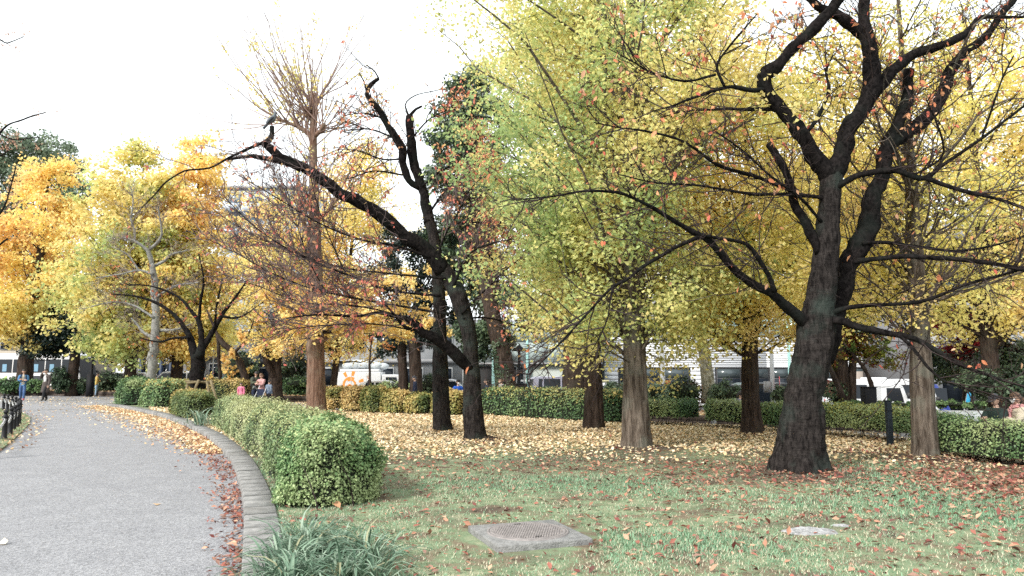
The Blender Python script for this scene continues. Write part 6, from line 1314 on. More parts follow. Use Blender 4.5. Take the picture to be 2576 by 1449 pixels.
vehicle('coach', 'dark blue coach nose showing right of the pale ginkgo trunk', 'bus', (ux(2372, 47) - 4.6, 47.6, -1.85), 0, bus_prof(9, 2.75, .75), 2.3, 1.4, 2.75, .1, pmat('paint_navy', (.02, .04, .22), .25, coat=.6), sw, (-2.6, 2.6), .45, (4.3, 1.25, 3.78, 2.55), None)
# tarpaulin-covered load
n = 26; g = np.linspace(-1, 1, n); X, Y_ = np.meshgrid(g, g); r_ = np.maximum(np.abs(X), np.abs(Y_)); p = np.stack([X, Y_, 0 * X], -1); Z = 1.15 * (1 - ss(.62, 1, r_)) * (.85 + .4 * (fbm(p, 1.4, 2) - .2)) + .05 * fbm(p, 7, 2)
V = np.stack([X * 1.7, Y_ * .9, Z], -1).reshape(-1, 3) + np.array([ux(535, 52), 52, zr(535, 52) + .35]); i = np.arange(n - 1)[:, None] * n; j = np.arange(n - 1)[None]
tag(mesh_np('tarpaulin', V, np.stack([i + j, i + j + 1, i + n + j + 1, i + n + j], -1).reshape(-1, 4), pmat('tarp_green', (.12, .42, .36), .5, bump=.4, bscale=6), smooth=True), 'sea-green tarpaulin draped over a load behind the staked cherry', 'tarpaulin')

# ================================================================== STREET FURNITURE
def pole(name, label, u, Y, vtop, r, mat, cat='pole', zb=None, extra=None, group=None):
    x = ux(u, Y); z0 = zb if zb is not None else (zr(u, Y) if Y > y_edge(x) + 7 else float(zbed(np.array(x), np.array(Y)))); zt = vz(vtop, Y)
    root = empty(name, (x, Y, z0), 0, label, cat, group); h = zt - z0
    local('shaft', *lathe([(r * 1.25, -.1), (r * 1.25, .3), (r, .34), (r * .8, h), (.001, h + .01)], 14), mat, root, smooth=True)
    if extra: extra(root, h)
    return root
M_AQUA = pmat('pole_aqua', (.32, .55, .52), .45); M_GPOLE = pmat('pole_grey', (.30, .31, .32), .6, noise=.15); M_BPOST = pmat('post_black', (.012, .012, .014), .7, spec=.15)
def lampx(root, h):
    local('lamp_shade', *lathe([(.02, h), (.42, h - .28), (.42, h - .33), (.03, h - .22)], 18), M_BPOST, root); local('bracket', *boxv(-.03, .03, -.03, .03, h - .3, h + .1), M_BPOST, root); o = local('cabinet', *boxv(-.45, .45, -.25, .25, 0, 1.75), M_BPOST, root); bevel(o, .03); local('notice', *boxv(-.3, -.1, -.262, -.252, 1.0, 1.2), M_WHT, root)
pole('lamp_post', 'black lamp post with a shade and a dark cabinet by the grey-green building', 1306, 40, 868, .09, M_BPOST, 'lamp', extra=lampx)
pole('street_pole', 'pale aqua pole left of the camphor trunk', 1241, 42, 850, .09, M_AQUA)
pole('street_pole', 'pale aqua pole right of the black lamp post', 1326, 44, 850, .085, M_AQUA)
def banded(root, h): local('white_sleeve', *lathe([(.17, 0), (.17, 1.9), (.16, 1.92)], 14), M_CONC, root)
pole('utility_pole', 'thick grey utility pole with a pale sleeve between the ginkgo and the plane tree', 1664, 40, 700, .15, M_GPOLE, extra=banded)
def signx(root, h):
    o = local('junction_box', *boxv(-.42, -.12, -.12, .12, 1.6, 2.15), M_CONC, root); local('bracket', *boxv(.1, .75, -.02, .02, 1.85, 1.89), M_CONC, root); V, Fs = lathe([(.001, .012), (.3, .012), (.3, -.012), (.001, -.012)], 24); V = V[:, [0, 2, 1]] ; V = rot(V, R(68)) + np.array([.32, -.1, 2.1]); local('round_sign', V, Fs, pmat('sign_red', (.55, .03, .04), .4), root)
    V, Fs = lathe([(.001, .004), (.2, .004)], 24); V = V[:, [0, 2, 1]] ; V[:, 1] -= .018; V = rot(V, R(68)) + np.array([.32, -.1, 2.1]); local('sign_face', V, Fs, M_WHT, root)
pole('utility_pole', 'grey pole with a round red-rimmed sign left of the big cherry', 1938, 37, 760, .11, M_GPOLE, extra=signx)
pole('street_pole', 'aqua pole just right of the grey pole with the sign', 1982, 39, 820, .09, M_AQUA)
pole('lamp_post', 'dark square-footed lamp post beside the person in the yellow jacket', 237, 49.6, 820, .10, M_BPOST, 'lamp', zb=-.1, extra=lambda root, h: local('foot', *boxv(-.22, .16, -.14, .14, 0, 1.5), M_BPOST, root))
pole('street_lamp', 'thin grey pole with a short lamp arm behind the staked cherry', 540, 54, 880, .06, M_GPOLE, 'lamp', extra=lambda root, h: local('lamp_arm', *boxv(-.55, .02, -.04, .04, h - .05, h + .04), M_CONC, root))
# dark steel post standing in front of the hedge
q = G(2240, 1120); pr = empty('steel_post', q, 0, 'slim dark grey post standing in front of the flat-topped hedge', 'post'); M_PST = pmat('post_slate', (.025, .033, .042), .7, noise=.2, spec=.15)
o = local('shaft', *boxv(-.055, .055, -.055, .055, -.1, .92), M_PST, pr); bevel(o, .008); o = local('cap', *boxv(-.06, .06, -.06, .06, .922, .945), M_PST, pr); local('collar', *boxv(-.058, .058, -.058, .058, .72, .735), M_BPOST, pr)
# black pillar in the bed
x_, y_, z_ = P(2184, 975, 24); pl_ = empty('black_pillar', (x_, y_, float(zbed(np.array(x_), np.array(y_)))), 0, 'black square pillar in front of the white truck cab', 'pillar'); hgt = z_ - pl_.location.z
o = local('shaft', *boxv(-.19, .19, -.17, .17, -.1, hgt), M_BPOST, pl_); bevel(o, .015); local('cap', *boxv(-.21, .21, -.19, .19, hgt + .002, hgt + .03), M_BPOST, pl_)
# blue leaning sign, red board, purple banner, notice board, white barrier
def panel(name, label, cat, u, v0, v1, wpx, Y, mat, tilt=0.0, zb=None):
    x, y, z1 = P(u, v0, Y); _, _, z0 = P(u, v1, Y); zg = zb if zb is not None else zr(u, Y); w2 = wpx / 2 * Y / FPX
    root = empty(name, (x, y, zg), 0, label, cat); bpart_ = local('board', *boxv(-w2, w2, -.02, .02, z0 - zg, z1 - zg), mat, root); bevel(bpart_, .008)
    for s_ in (-1, 1): local('leg', *boxv(s_ * w2 * .7 - .02, s_ * w2 * .7 + .02, .022, .06, -.05, z1 - zg - .05), M_GPOLE, root)
    root.rotation_euler = (0, tilt, 0); return root
panel('leaning_sign', 'narrow bright blue sign leaning in the bed at right', 'sign', 2413, 984, 1012, 9, 27, pmat('sign_blue', (.05, .42, .75), .4), R(14), float(zbed(np.array(ux(2413, 27)), np.array(27.0))))
panel('red_board', 'small red board above the red-topped shrub', 'sign', 1678, 957, 968, 17, 41, pmat('sign_red', (.55, .03, .04), .4))
b_ = panel('banner', 'magenta and purple banner hanging beside the left ginkgo trunk', 'banner', 345, 893, 920, 8, 55, pmat('banner_magenta', (.5, .1, .5), .6, col2=(.25, .2, .6), nscale=3), 0)
panel('notice_board', 'pale blue notice board between the tree trunks behind the man with a bag', 'sign', 1105, 925, 965, 34, 50, pmat('board_blue', (.42, .62, .68), .5))
wbx = empty('barrier', (ux(1365, 47.5), 47.5, zr(1400, 47)), 0, 'white panel barrier with a yellow top rail behind the hedge', 'barrier')
for k in range(5): local('panel', *boxv(k * .85 + .02, k * .85 + .83, -.03, .03, .25, 1.75), M_SIDE, wbx)
local('top_rail', *boxv(0, 4.25, -.06, .06, 1.76, 1.9), pmat('rail_cream', (.68, .62, .35), .5), wbx)
for k in range(6): local('post', *boxv(k * .85 - .015, k * .85 + .015, .04, .1, 0, 1.75), M_GPOLE, wbx)
# white cabinet with a barrel-vaulted lid
Yc = 14.6; xa, xb = ux(2330, Yc + .6), ux(2490, Yc); zc = float(zpath(np.array(xb), np.array(Yc))); cab_ = empty('vaulted_cabinet', (xb, Yc, zc), R(-14), 'white cabinet with a rounded vaulted lid behind the right hedge', 'cabinet'); Lc = 1.12; Hc = .82
o = local('case', *boxv(-Lc, 0, -.02, .62, .05, Hc), pmat('cabinet_grey', (.36, .37, .38), .5), cab_)
t = np.linspace(0, math.pi / 2, 14); sec = [(-.04 + .64 * (1 - math.cos(a_)), Hc + .003 + .34 * math.sin(a_)) for a_ in t]
for k in range(3):
    xa_, xb_ = -Lc + k * Lc / 3 + .03, -Lc + (k + 1) * Lc / 3 - .03; V = np.array([(x, y, z) for x in (xa_, xb_) for y, z in sec]); m_ = len(sec); i = np.arange(m_ - 1); local('lid_panel', V, np.stack([i, i + 1, m_ + i + 1, m_ + i], 1), pmat('lid_white', (.55, .59, .63), .35), cab_, smooth=True)
for x in (-Lc, -Lc * 2 / 3, -Lc / 3, 0):
    V = np.array([(xx, y - .012, z + .012) for xx in (x - .03, x + .03) for y, z in sec]); i = np.arange(m_ - 1); local('rib', V, np.stack([i, i + 1, m_ + i + 1, m_ + i], 1), pmat('rib_grey', (.42, .44, .46), .5), cab_, smooth=True)
for x in (-.004, -Lc + .004):
    pts = [(x, .6, Hc)] + [(x, y, z) for y, z in sec] ; local('end_plate', np.array(pts + [(p_[0] - .01, p_[1], p_[2]) for p_ in pts]), [np.array([list(range(len(pts)))]), np.array([list(range(2 * len(pts) - 1, len(pts) - 1, -1))])], pmat('cabinet_grey', (.36, .37, .38), .5), cab_)
local('maker_plate', *boxv(-.003, .006, .2, .34, Hc + .18, Hc + .21), M_WHT, cab_)
for s_ in (-.1, -Lc + .1):
    for y in (.05, .5): local('foot', *boxv(s_ - .03, s_ + .03, y - .03, y + .03, -.05, .05), M_PLAS, cab_)

# chain fence of black bollards on the left
BP = [(-34, 1150), (-22, 1127), (10, 1104), (25, 1092), (34, 1082), (42, 1074), (47, 1066), (48, 1058), (44, 1051), (37, 1045), (28, 1040), (18, 1035), (8, 1031), (-6, 1028)]
M_BOL = pmat('bollard_black', (.010, .010, .012), .5, spec=.25); M_CHN = pmat('chain_steel', (.5, .5, .5), .4, metal=.6)
LABB = ['black ball-topped bollard cut by the left edge', 'black ball-topped bollard at the left edge, nearest whole one'] + ['black ball-topped bollard, number %s from the nearest along the chain' % s_ for s_ in ('three', 'four', 'five', 'six', 'seven', 'eight', 'nine', 'ten', 'eleven', 'twelve', 'thirteen', 'fourteen')]
bprof = [(.075, -.1), (.075, .03), (.06, .05), (.058, .50), (.072, .515), (.072, .545), (.05, .56), (.042, .585), (.03, .60)]
bpts = []; proto = None
for k, (u_, v_) in enumerate(BP):
    q = np.array(G(u_, v_, -.06)); bpts.append(q); root = empty('bollard', tuple(q), 0, LABB[k], 'bollard', 'bollards of the chain fence')
    if proto is None:
        s_ = local('post', *lathe(bprof, 16), M_BOL, root, smooth=True); th = np.linspace(-math.pi / 2, math.pi / 2, 9); bl_ = local('ball', *lathe([(.055 * math.cos(a_) + .001, .645 + .055 * math.sin(a_)) for a_ in th], 14), M_BOL, root, smooth=True); V, Fs = lathe([(.02, -.012), (.032, 0), (.02, .012), (.012, 0), (.02, -.012)], 10); ry_ = local('ring', V[:, [0, 2, 1]] + np.array([0, -.07, .48]), Fs, M_CHN, root); proto = (s_, bl_, ry_)
    else:
        for c in proto: o = c.copy(); COL.objects.link(o); o.parent = root
lv, lf = [], []
def links(a, b, sag, n):
    out_ = []
    for k in range(n):
        t = (k + .5) / n; p = a * (1 - t) + b * t - np.array([0, 0, sag * 4 * t * (1 - t)]); d = (b - a) / n; d = d / np.linalg.norm(d); up = np.array([0, 0, 1.0]) if k % 2 else np.cross(d, [0, 0, 1.0]); L = np.linalg.norm(b - a) / n * .75
        th = np.arange(8) / 8 * 2 * np.pi; ring = p + np.cos(th)[:, None] * d * L + np.sin(th)[:, None] * up * .028; V, Fs = tube(np.vstack([ring, ring[:1]]), np.full(9, .0085), 4, cap=False); out_.append((V, Fs))
    return merge(out_)
for k in range(len(bpts) - 1):
    V, Fs = links(bpts[k] + (0, 0, .48), bpts[k + 1] + (0, 0, .48), .14, max(10, int(np.linalg.norm(bpts[k + 1] - bpts[k]) / .07)))
    tag(mesh_np('chain', V, Fs, M_CHN), 'grey steel chain sagging between bollards %s and %s counted from the nearest' % (('one', 'two', 'three', 'four', 'five', 'six', 'seven', 'eight', 'nine', 'ten', 'eleven', 'twelve', 'thirteen', 'fourteen')[k], ('one', 'two', 'three', 'four', 'five', 'six', 'seven', 'eight', 'nine', 'ten', 'eleven', 'twelve', 'thirteen', 'fourteen')[k + 1]), 'chain', 'chains of the bollard fence')

# pigeon on the pruned stub
bp_ = np.array(P(684, 318, Y2 - 1.0)); pg = empty('pigeon', tuple(bp_), R(25), 'grey pigeon perched on the pruned stub of the long cherry limb', 'bird')
M_PIG = pmat('feather_grey', (.10, .115, .13), .7, noise=.3, nscale=20); M_PIGD = pmat('feather_dark', (.03, .035, .045), .6)
rows = [(-.10, .0, .03, .012), (-.085, 0, .075, .045), (-.03, 0, .13, .068), (.02, 0, .19, .062), (.045, 0, .25, .040), (.055, 0, .285, .034), (.062, 0, .315, .036), (.07, 0, .335, .028), (.085, 0, .345, .010)]
c = catmull(np.array(rows), 30); V, Fs = tube(c[:, :3], np.maximum(c[:, 3], .006), 16); local('body', V * 1.0, Fs, M_PIG, pg, smooth=True)
for s_ in (-1, 1):
    V, Fs = tube(catmull(np.array([(.02, s_ * .055, .20), (-.04, s_ * .062, .14), (-.10, s_ * .04, .05), (-.13, s_ * .02, -.01)]), 10), np.array([.012, .03, .034, .034, .032, .028, .022, .016, .01, .004]), 8); local('wing', V, Fs, M_PIGD, pg, smooth=True)
    local('leg', *tube(np.array([(-.01, s_ * .025, .08), (.0, s_ * .025, .03), (.01, s_ * .03, -.005)]), np.array([.008, .006, .005]), 6), pmat('bird_leg', (.4, .12, .1), .6), pg)
    local('eye', *lathe([(.001, -.005), (.006, 0), (.001, .005)], 8, (.078, s_ * .031, .325)), M_RED, pg)
V, Fs = tube(np.array([(-.08, 0, .06), (-.14, 0, -.02), (-.17, 0, -.07)]), np.array([.03, .03, .024]), 8); V[:, 1] *= 1.1; local('tail', V, Fs, M_PIGD, pg, smooth=True)
local('beak', *tube(np.array([(.09, 0, .335), (.112, 0, .328)]), np.array([.009, .002]), 6), M_PLAS, pg)

# ================================================================== PEOPLE
SKIN = pmat('skin', (.55, .36, .27), .55, noise=.1, nscale=30); SKIN2 = pmat('skin_tan', (.42, .26, .18), .55)
HAIRD = pmat('hair_dark', (.018, .013, .011), .5, bump=.5, bscale=80); HAIRB = pmat('hair_brown', (.12, .065, .035), .5, bump=.5, bscale=80); HAIRF = pmat('hair_fair', (.36, .23, .12), .5, bump=.5, bscale=80)
EYE_M = pmat('eye_dark', (.02, .015, .012), .2); LIP = pmat('lip', (.42, .16, .14), .5); M_MASK = pmat('mask_white', (.8, .8, .8), .7)
def cloth(name, c, c2=None): return pmat('cloth_' + name, c, .9, col2=c2 if c2 else tuple(x * .75 for x in c), nscale=9, bump=.35, bscale=18)
def fingers(wr, d, up, side, s):
    """palm and five curled fingers; wr wrist, d hand direction, up back-of-hand normal, side thumb side"""
    d = d / np.linalg.norm(d); up = up - d * (up @ d); up /= np.linalg.norm(up); sd = np.cross(d, up) * side; out_ = []
    pc = np.array([wr - d * .01 * s, wr + d * .03 * s, wr + d * .06 * s, wr + d * .085 * s]); V, Fs = tube(pc, np.array([.024, .034, .038, .03]) * s, 10); q = V - wr; V = V - up * (q @ up)[:, None] * .5; out_.append((V, Fs))
    for k, (o_, L) in enumerate(((.027, .068), (.010, .078), (-.008, .072), (-.025, .056))):
        b0 = wr + d * .078 * s + sd * o_ * s; c = [b0, b0 + d * L * .4 * s - up * .008 * s, b0 + d * L * .72 * s - up * .026 * s, b0 + d * L * .85 * s - up * .048 * s]; out_.append(tube(np.array(c), np.array([.0095, .009, .008, .0065]) * s, 6))
    b0 = wr + d * .025 * s + sd * .03 * s; out_.append(tube(np.array([b0, b0 + d * .025 * s + sd * .026 * s - up * .006 * s, b0 + d * .055 * s + sd * .032 * s - up * .018 * s]), np.array([.013, .011, .008]) * s, 6)); return out_
def person(label, x, y, z, H, face, top, bottom, shoes, hair=HAIRD, skin=SKIN, pose=None, hairstyle='short', coat=None, mask=False, hat=None, scarf=None, pack=None, seated=False, group=None, inner=None, bulk=1.0, turn=0.0, nod=0.0):
    """face: heading in radians, 0 looks towards +x ... local frame: x right hand side is -x, front is +y"""
    pose = pose or {}
    root = empty('person', (x, y, z), face - math.pi / 2, label, 'person', group)
    J = dict(pelvis=(0, 0, .53), waist=(0, 0, .605), chest=(0, .005, .72), neck=(0, .0, .835), skull=(0, .012, .885),
             shl=(-.105, 0, .80), ell=(-.135, -.01, .635), wrl=(-.135, .03, .49), shr=(.105, 0, .80), elr=(.135, -.01, .635), wrr=(.135, .03, .49),
             hil=(-.052, 0, .50), knl=(-.055, .015, .285), anl=(-.055, -.005, .05), tol=(-.062, .075, .018), hir=(.052, 0, .50), knr=(.055, .015, .285), anr=(.055, -.005, .05), tor=(.062, .075, .018))
    J.update(pose); J = {k: np.array(v, float) * H for k, v in J.items()}
    RAD = dict(pelvis=(.078, .060), waist=(.070, .052), chest=(.082, .060), neck=(.030, .030), skull=(.03, .03), shl=(.040, .040), ell=(.027, .027), wrl=(.019, .019), shr=(.040, .040), elr=(.027, .027), wrr=(.019, .019),
               hil=(.056, .056), knl=(.036, .036), anl=(.024, .024), tol=(.022, .016), hir=(.056, .056), knr=(.036, .036), anr=(.024, .024), tor=(.022, .016))
    ED = [('pelvis', 'waist', 'T'), ('waist', 'chest', 'T'), ('chest', 'neck', 'T'), ('neck', 'skull', 'N'), ('chest', 'shl', 'T'), ('shl', 'ell', 'A'), ('ell', 'wrl', 'A'), ('chest', 'shr', 'T'), ('shr', 'elr', 'A'), ('elr', 'wrr', 'A'),
          ('pelvis', 'hil', 'P'), ('hil', 'knl', 'L'), ('knl', 'anl', 'L'), ('anl', 'tol', 'S'), ('pelvis', 'hir', 'P'), ('hir', 'knr', 'L'), ('knr', 'anr', 'L'), ('anr', 'tor', 'S')]
    nm = list(J); me = bpy.data.meshes.new('body'); me.from_pydata([tuple(J[k]) for k in nm], [(nm.index(a), nm.index(b)) for a, b, _ in ED], [])
    o = bpy.data.objects.new('tmp', me); COL.objects.link(o); md = o.modifiers.new('s', 'SKIN'); md.use_smooth_shade = True; md.branch_smoothing = .6
    for k, n_ in enumerate(nm):
        sv = me.skin_vertices[0].data[k]; sv.radius = (RAD[n_][0] * H * bulk, RAD[n_][1] * H * bulk); sv.use_root = n_ == 'pelvis'
    o.modifiers.new('d', 'SUBSURF').levels = 2 if y < 20 else 1
    dg = bpy.context.evaluated_depsgraph_get(); ev = o.evaluated_get(dg); em = bpy.data.meshes.new_from_object(ev)
    nv = len(em.vertices); V = np.empty(nv * 3); em.vertices.foreach_get('co', V); V = V.reshape(-1, 3); Nn = np.empty(nv * 3); em.vertices.foreach_get('normal', Nn); Nn = Nn.reshape(-1, 3)
    polys = [list(p.vertices) for p in em.polygons]; bpy.data.objects.remove(o)
    # label each face by its nearest bone
    fc = np.array([V[p].mean(0) for p in polys]); best = np.full(len(fc), 9e9); lab = np.array(['T'] * len(fc))
    for a, b, l in ED:
        A, B = J[a], J[b]; d = B - A; t = np.clip(((fc - A) @ d) / (d @ d + 1e-9), 0, 1); r_ = (RAD[a][0] * (1 - t) + RAD[b][0] * t) * H; ds = np.linalg.norm(fc - (A + t[:, None] * d), axis=1) - r_ * .9; m = ds < best; best[m] = ds[m]; lab[m] = l
    s = H / 1.7; parts = [(V, [np.array([p for p in polys if len(p) == 4], int).reshape(-1, 4), np.array([p for p in polys if len(p) == 3], int).reshape(-1, 3)])]
    # head
    hc = J['skull'] + np.array([0, .012, .050]) * H; n1, n2 = 20, 24; th, ph = np.meshgrid(np.linspace(.03, math.pi - .03, n1), np.linspace(0, 2 * math.pi, n2, endpoint=False), indexing='ij'); d = np.stack([np.sin(th) * np.cos(ph), np.sin(th) * np.sin(ph), np.cos(th)], -1)
    jaw = 1 - .30 * ss(.1, -1, d[..., 2]); hd = d * np.array([.046, .057, .066]) * H; hd[..., 0] *= jaw; hd[..., 1] += .008 * H * ss(-.1, -.9, d[..., 2]) * (d[..., 1] > 0) - .012 * H * ss(-.2, -1, d[..., 2]) * (d[..., 1] < 0)
    nose = np.exp(-((d[..., 0]) / .16) ** 2 - ((d[..., 2] + .15) / .2) ** 2) * (d[..., 1] > 0); hd[..., 1] += nose * .013 * H; sock = np.exp(-((np.abs(d[..., 0]) - .36) / .16) ** 2 - ((d[..., 2] - .08) / .12) ** 2) * (d[..., 1] > 0); hd[..., 1] -= sock * .005 * H
    ct, st_ = math.cos(turn), math.sin(turn); cn, sn = math.cos(nod), math.sin(nod); RH = np.array([[ct, -st_, 0], [st_, ct, 0], [0, 0, 1]]) @ np.array([[1, 0, 0], [0, cn, sn], [0, -sn, cn]])
    tr = lambda A: np.asarray(A) @ RH.T + hc
    i = np.arange(n1 - 1)[:, None] * n2; j = np.arange(n2)[None]; q = (j + 1) % n2; FH = np.stack([i + j, i + n2 + j, i + n2 + q, i + q], -1).reshape(-1, 4); parts.append((tr(hd.reshape(-1, 3)), [FH]))
    for s_ in (-1, 1):
        V2, F2 = tube(np.array([(s_ * .044, -.002, .012), (s_ * .052, -.008, .006), (s_ * .05, -.006, -.016), (s_ * .043, .0, -.02)]) * H, np.array([.006, .009, .007, .004]) * H, 6); parts.append((tr(V2), F2))
    hands = []
    for a, b, sd in (('ell', 'wrl', 1), ('elr', 'wrr', -1)):
        dd = J[b] - J[a]; dd /= np.linalg.norm(dd); up = np.array([sd * -1.0, .3, .2]); hands += fingers(J[b], dd + np.array(pose.get('hand_' + b, (0, 0, 0))) * 0, up, sd, s)
    V3, F3 = merge(parts + hands); local('body', V3, F3, skin, root, smooth=True)
    # features
    for s_ in (-1, 1):
        V2, F2 = lathe([(.001, -.005 * H), (.0065 * H, 0), (.001, .005 * H)], 8, (s_ * .017 * H, .051 * H, .006 * H)); local('eye', tr(V2), F2, EYE_M, root)
    V2, F2 = tube(np.array([(-.014, .051, -.031), (0, .056, -.032), (.014, .051, -.031)]) * H, np.array([.002, .0035, .002]) * H, 6); local('mouth', tr(V2), F2, LIP, root)
    # clothes: the limb's own surface, swollen
    def garment(nm_, labs, off, mat, cut=None):
        k = np.isin(lab, labs)
        if cut is not None: k &= cut(fc)
        ids = [p for p, kk in zip(polys, k) if kk]
        if not ids: return
        Vg = V + Nn * (off * H) * (1 + .5 * (fbm(V * 9 / H + H, 1.2, 2) - .5))[:, None]; q4 = np.array([p for p in ids if len(p) == 4], int).reshape(-1, 4); q3 = np.array([p for p in ids if len(p) == 3], int).reshape(-1, 3)
        used = np.unique(np.concatenate([q4.ravel(), q3.ravel()])); mp = np.full(len(V), -1); mp[used] = np.arange(len(used)); o = local(nm_, Vg[used], [mp[q4], mp[q3]], mat, root, smooth=True); sm = o.modifiers.new('thickness', 'SOLIDIFY'); sm.thickness = .008; sm.offset = -1; return o
    garment('trousers', ['L', 'P'], .011, bottom, None); garment('shoes', ['S'], .010, shoes)
    if inner is not None: garment('shirt', ['T'], .010, inner, lambda c: (c[:, 1] > .02 * H) & (np.abs(c[:, 0]) < .045 * H))
    garment('jacket', ['T', 'A', 'P'] , .016, top, (lambda c: ~((c[:, 1] > .02 * H) & (np.abs(c[:, 0]) < .032 * H) & (c[:, 2] > .5 * H))) if inner is not None else None)
    if coat is not None:
        zt, zb_ = J['waist'][2], coat * H; sec = []
        for t in np.linspace(0, 1, 8): sec.append((.088 + .045 * t, zt + (zb_ - zt) * t))
        V2, F2 = lathe([(r_ * H, z_) for r_, z_ in sec], 22); V2[:, 1] *= .8; V2[:, :2] *= (1 + .10 * (vnoise(V2 * np.array([14, 14, 2]), 1) - .5))[:, None]; V2 += (J['pelvis'] * np.array([1, 1, 0])); o = local('coat_skirt', V2, F2, top, root, smooth=True); o.modifiers.new('thickness', 'SOLIDIFY').thickness = .01
    # hair / hat / mask
    hm = (d[..., 2] > .22 - .55 * ss(.35, -.3, d[..., 1])) if hairstyle != 'bald' else None; fm = np.take(hm.ravel(), FH).all(1); hv = (hd + d * .010 * H * (1 + .8 * (fbm(d * 3, 2, 2) - .3))[..., None]).reshape(-1, 3)
    hs_ = FH[fm]; ho = local('hair', tr(hv), hs_, hair, root, smooth=True)
    if hairstyle == 'long':
        V2, F2 = tube(catmull(np.array([(0, -.045, .03), (0, -.062, -.03), (.0, -.062, -.09), (0, -.05, -.15)]) * H, 10), np.array([.035, .045, .05, .05, .048, .045, .04, .034, .025, .012]) * H, 12); V2[:, 0] *= 1.15; local('long_hair', tr(V2), F2, hair, ho, smooth=True)
    if hairstyle in ('tail', 'bun'):
        pts = [(0, -.055, .01), (0, -.08, -.01), (0, -.088, -.05), (0, -.078, -.085)] if hairstyle == 'tail' else [(0, -.05, .02), (0, -.07, .018), (0, -.088, .008), (0, -.095, 0)]
        V2, F2 = tube(catmull(np.array(pts) * H, 8), np.array([.012, .018, .022, .022, .02, .017, .012, .005]) * H, 8); local('ponytail' if hairstyle == 'tail' else 'bun', tr(V2), F2, hair, ho, smooth=True)
    if hat is not None:
        V2, F2 = lathe([(.056 * H, .018 * H), (.056 * H, .045 * H), (.045 * H, .068 * H), (.001, .078 * H)], 18); V2[:, 1] *= 1.12; ho2 = local('cap', tr(V2), F2, hat, root, smooth=True); V2, F2 = lathe([(.05 * H, .020 * H), (.085 * H, .014 * H)], 18); V2 = V2[:, :] * np.array([.62, 1.15, 1]); V2[:, 1] = np.maximum(V2[:, 1], .02 * H); o = local('brim', tr(V2), F2, hat, ho2); o.modifiers.new('thickness', 'SOLIDIFY').thickness = .006
    if mask:
        mm = (d[..., 1] > .35) & (d[..., 2] < .0) & (d[..., 2] > -.92); fm = np.take(mm.ravel(), FH).all(1); o = local('face_mask', tr((hd + d * .006 * H).reshape(-1, 3)), FH[fm], M_MASK, root, smooth=True); o.modifiers.new('thickness', 'SOLIDIFY').thickness = .004
    if scarf is not None:
        th_ = np.linspace(0, 2 * np.pi, 20); ring = np.stack([.048 * np.cos(th_), .05 * np.sin(th_) + .005, .835 + .008 * np.sin(3 * th_)], 1) * H; V2, F2 = tube(ring, np.full(20, .026 * H), 8, cap=False); V4, F4 = tube(catmull(np.array([(.03, .055, .82), (.035, .085, .76), (.03, .09, .68), (.035, .085, .6)]) * H, 12), np.full(12, .026 * H), 8); V4[:, 1] = V4[:, 1] * .8 + .018 * H; V2, F2 = merge([(V2, F2), (V4, F4)]); local('scarf', V2, F2, scarf, root, smooth=True)
    if pack is not None:
        V2, F2 = boxv(-.085 * H, .085 * H, -.17 * H, -.065 * H, .56 * H, .80 * H); o = local('backpack', V2, F2, pack, root); bevel(o, .03 * H, 4)
        for s_ in (-1, 1): V2, F2 = tube(catmull(np.array([(s_ * .06, -.08, .80), (s_ * .065, .0, .845), (s_ * .07, .075, .78), (s_ * .085, .06, .66), (s_ * .09, -.06, .6)]) * H, 14), np.full(14, .012 * H), 6); local('strap', V2, F2, pack, root, smooth=True)
    return root
DEN = cloth('denim', (.06, .12, .26)); NAVY = cloth('navy', (.018, .025, .055)); BLKC = cloth('black', (.013, .013, .015)); GRYC = cloth('grey', (.20, .20, .22)); SHO = pmat('shoe_dark', (.03, .03, .03), .5); SHOR = pmat('shoe_red', (.35, .05, .06), .5)
CROSS = dict(ell=(-.122, .045, .65), wrl=(.03, .105, .675), elr=(.122, .045, .65), wrr=(-.03, .115, .655)); WALK = dict(knl=(-.05, .09, .30), anl=(-.05, .12, .055), tol=(-.055, .2, .03), knr=(.05, -.01, .28), anr=(.05, -.13, .07), tor=(.055, -.06, .015))
FWD = -math.pi / 2
def at(u, v, z=-.1): return G(u, v, z)[:2]
person('man in a blue denim jacket and jeans with folded arms and dark backpack', *at(55, 1008), -.1, 1.80, FWD + .5, cloth('blue_jacket', (.07, .19, .36)), DEN, SHOR, pose={**CROSS, **WALK}, pack=NAVY, inner=cloth('cream', (.5, .45, .36)), skin=SKIN2)
person('person in a long dark brown coat over a pale shirt, striding with hand at face', *at(112, 1009), -.1, 1.82, FWD - .2, cloth('coat_brown', (.075, .06, .055)), BLKC, SHO, pose={**WALK, 'elr': (.16, .05, .72), 'wrr': (.06, .10, .865)}, coat=.27, inner=cloth('shirt_white', (.62, .6, .58)), skin=SKIN, turn=-.2)
person('person in a yellow jacket and light jeans standing by the lamp post', *at(241, 997), -.1, 1.60, 0.35, cloth('yellow', (.62, .45, .14)), cloth('light_denim', (.26, .38, .5)), SHO, pose={**CROSS}, hair=HAIRD)
person('person in a pink jacket seen from behind above the far left hedge', ux(389, 40), 40, -.1, 1.66, FWD + math.pi - .3, cloth('pink', (.62, .17, .30)), BLKC, SHO, bulk=1.15, pose=dict(ell=(-.18, .06, .68), elr=(.18, .06, .68)))
HOLD = dict(elr=(.14, .08, .66), wrr=(.03, .17, .69), ell=(-.13, .09, .65), wrl=(-.01, .18, .685))
person('girl in a bright pink coat standing left of the family', ux(613, 36.5), 36.5, -.1, 1.13, FWD, cloth('pink_bright', (.75, .22, .34)), BLKC, SHO, coat=.30, bulk=1.15, hairstyle='bun')
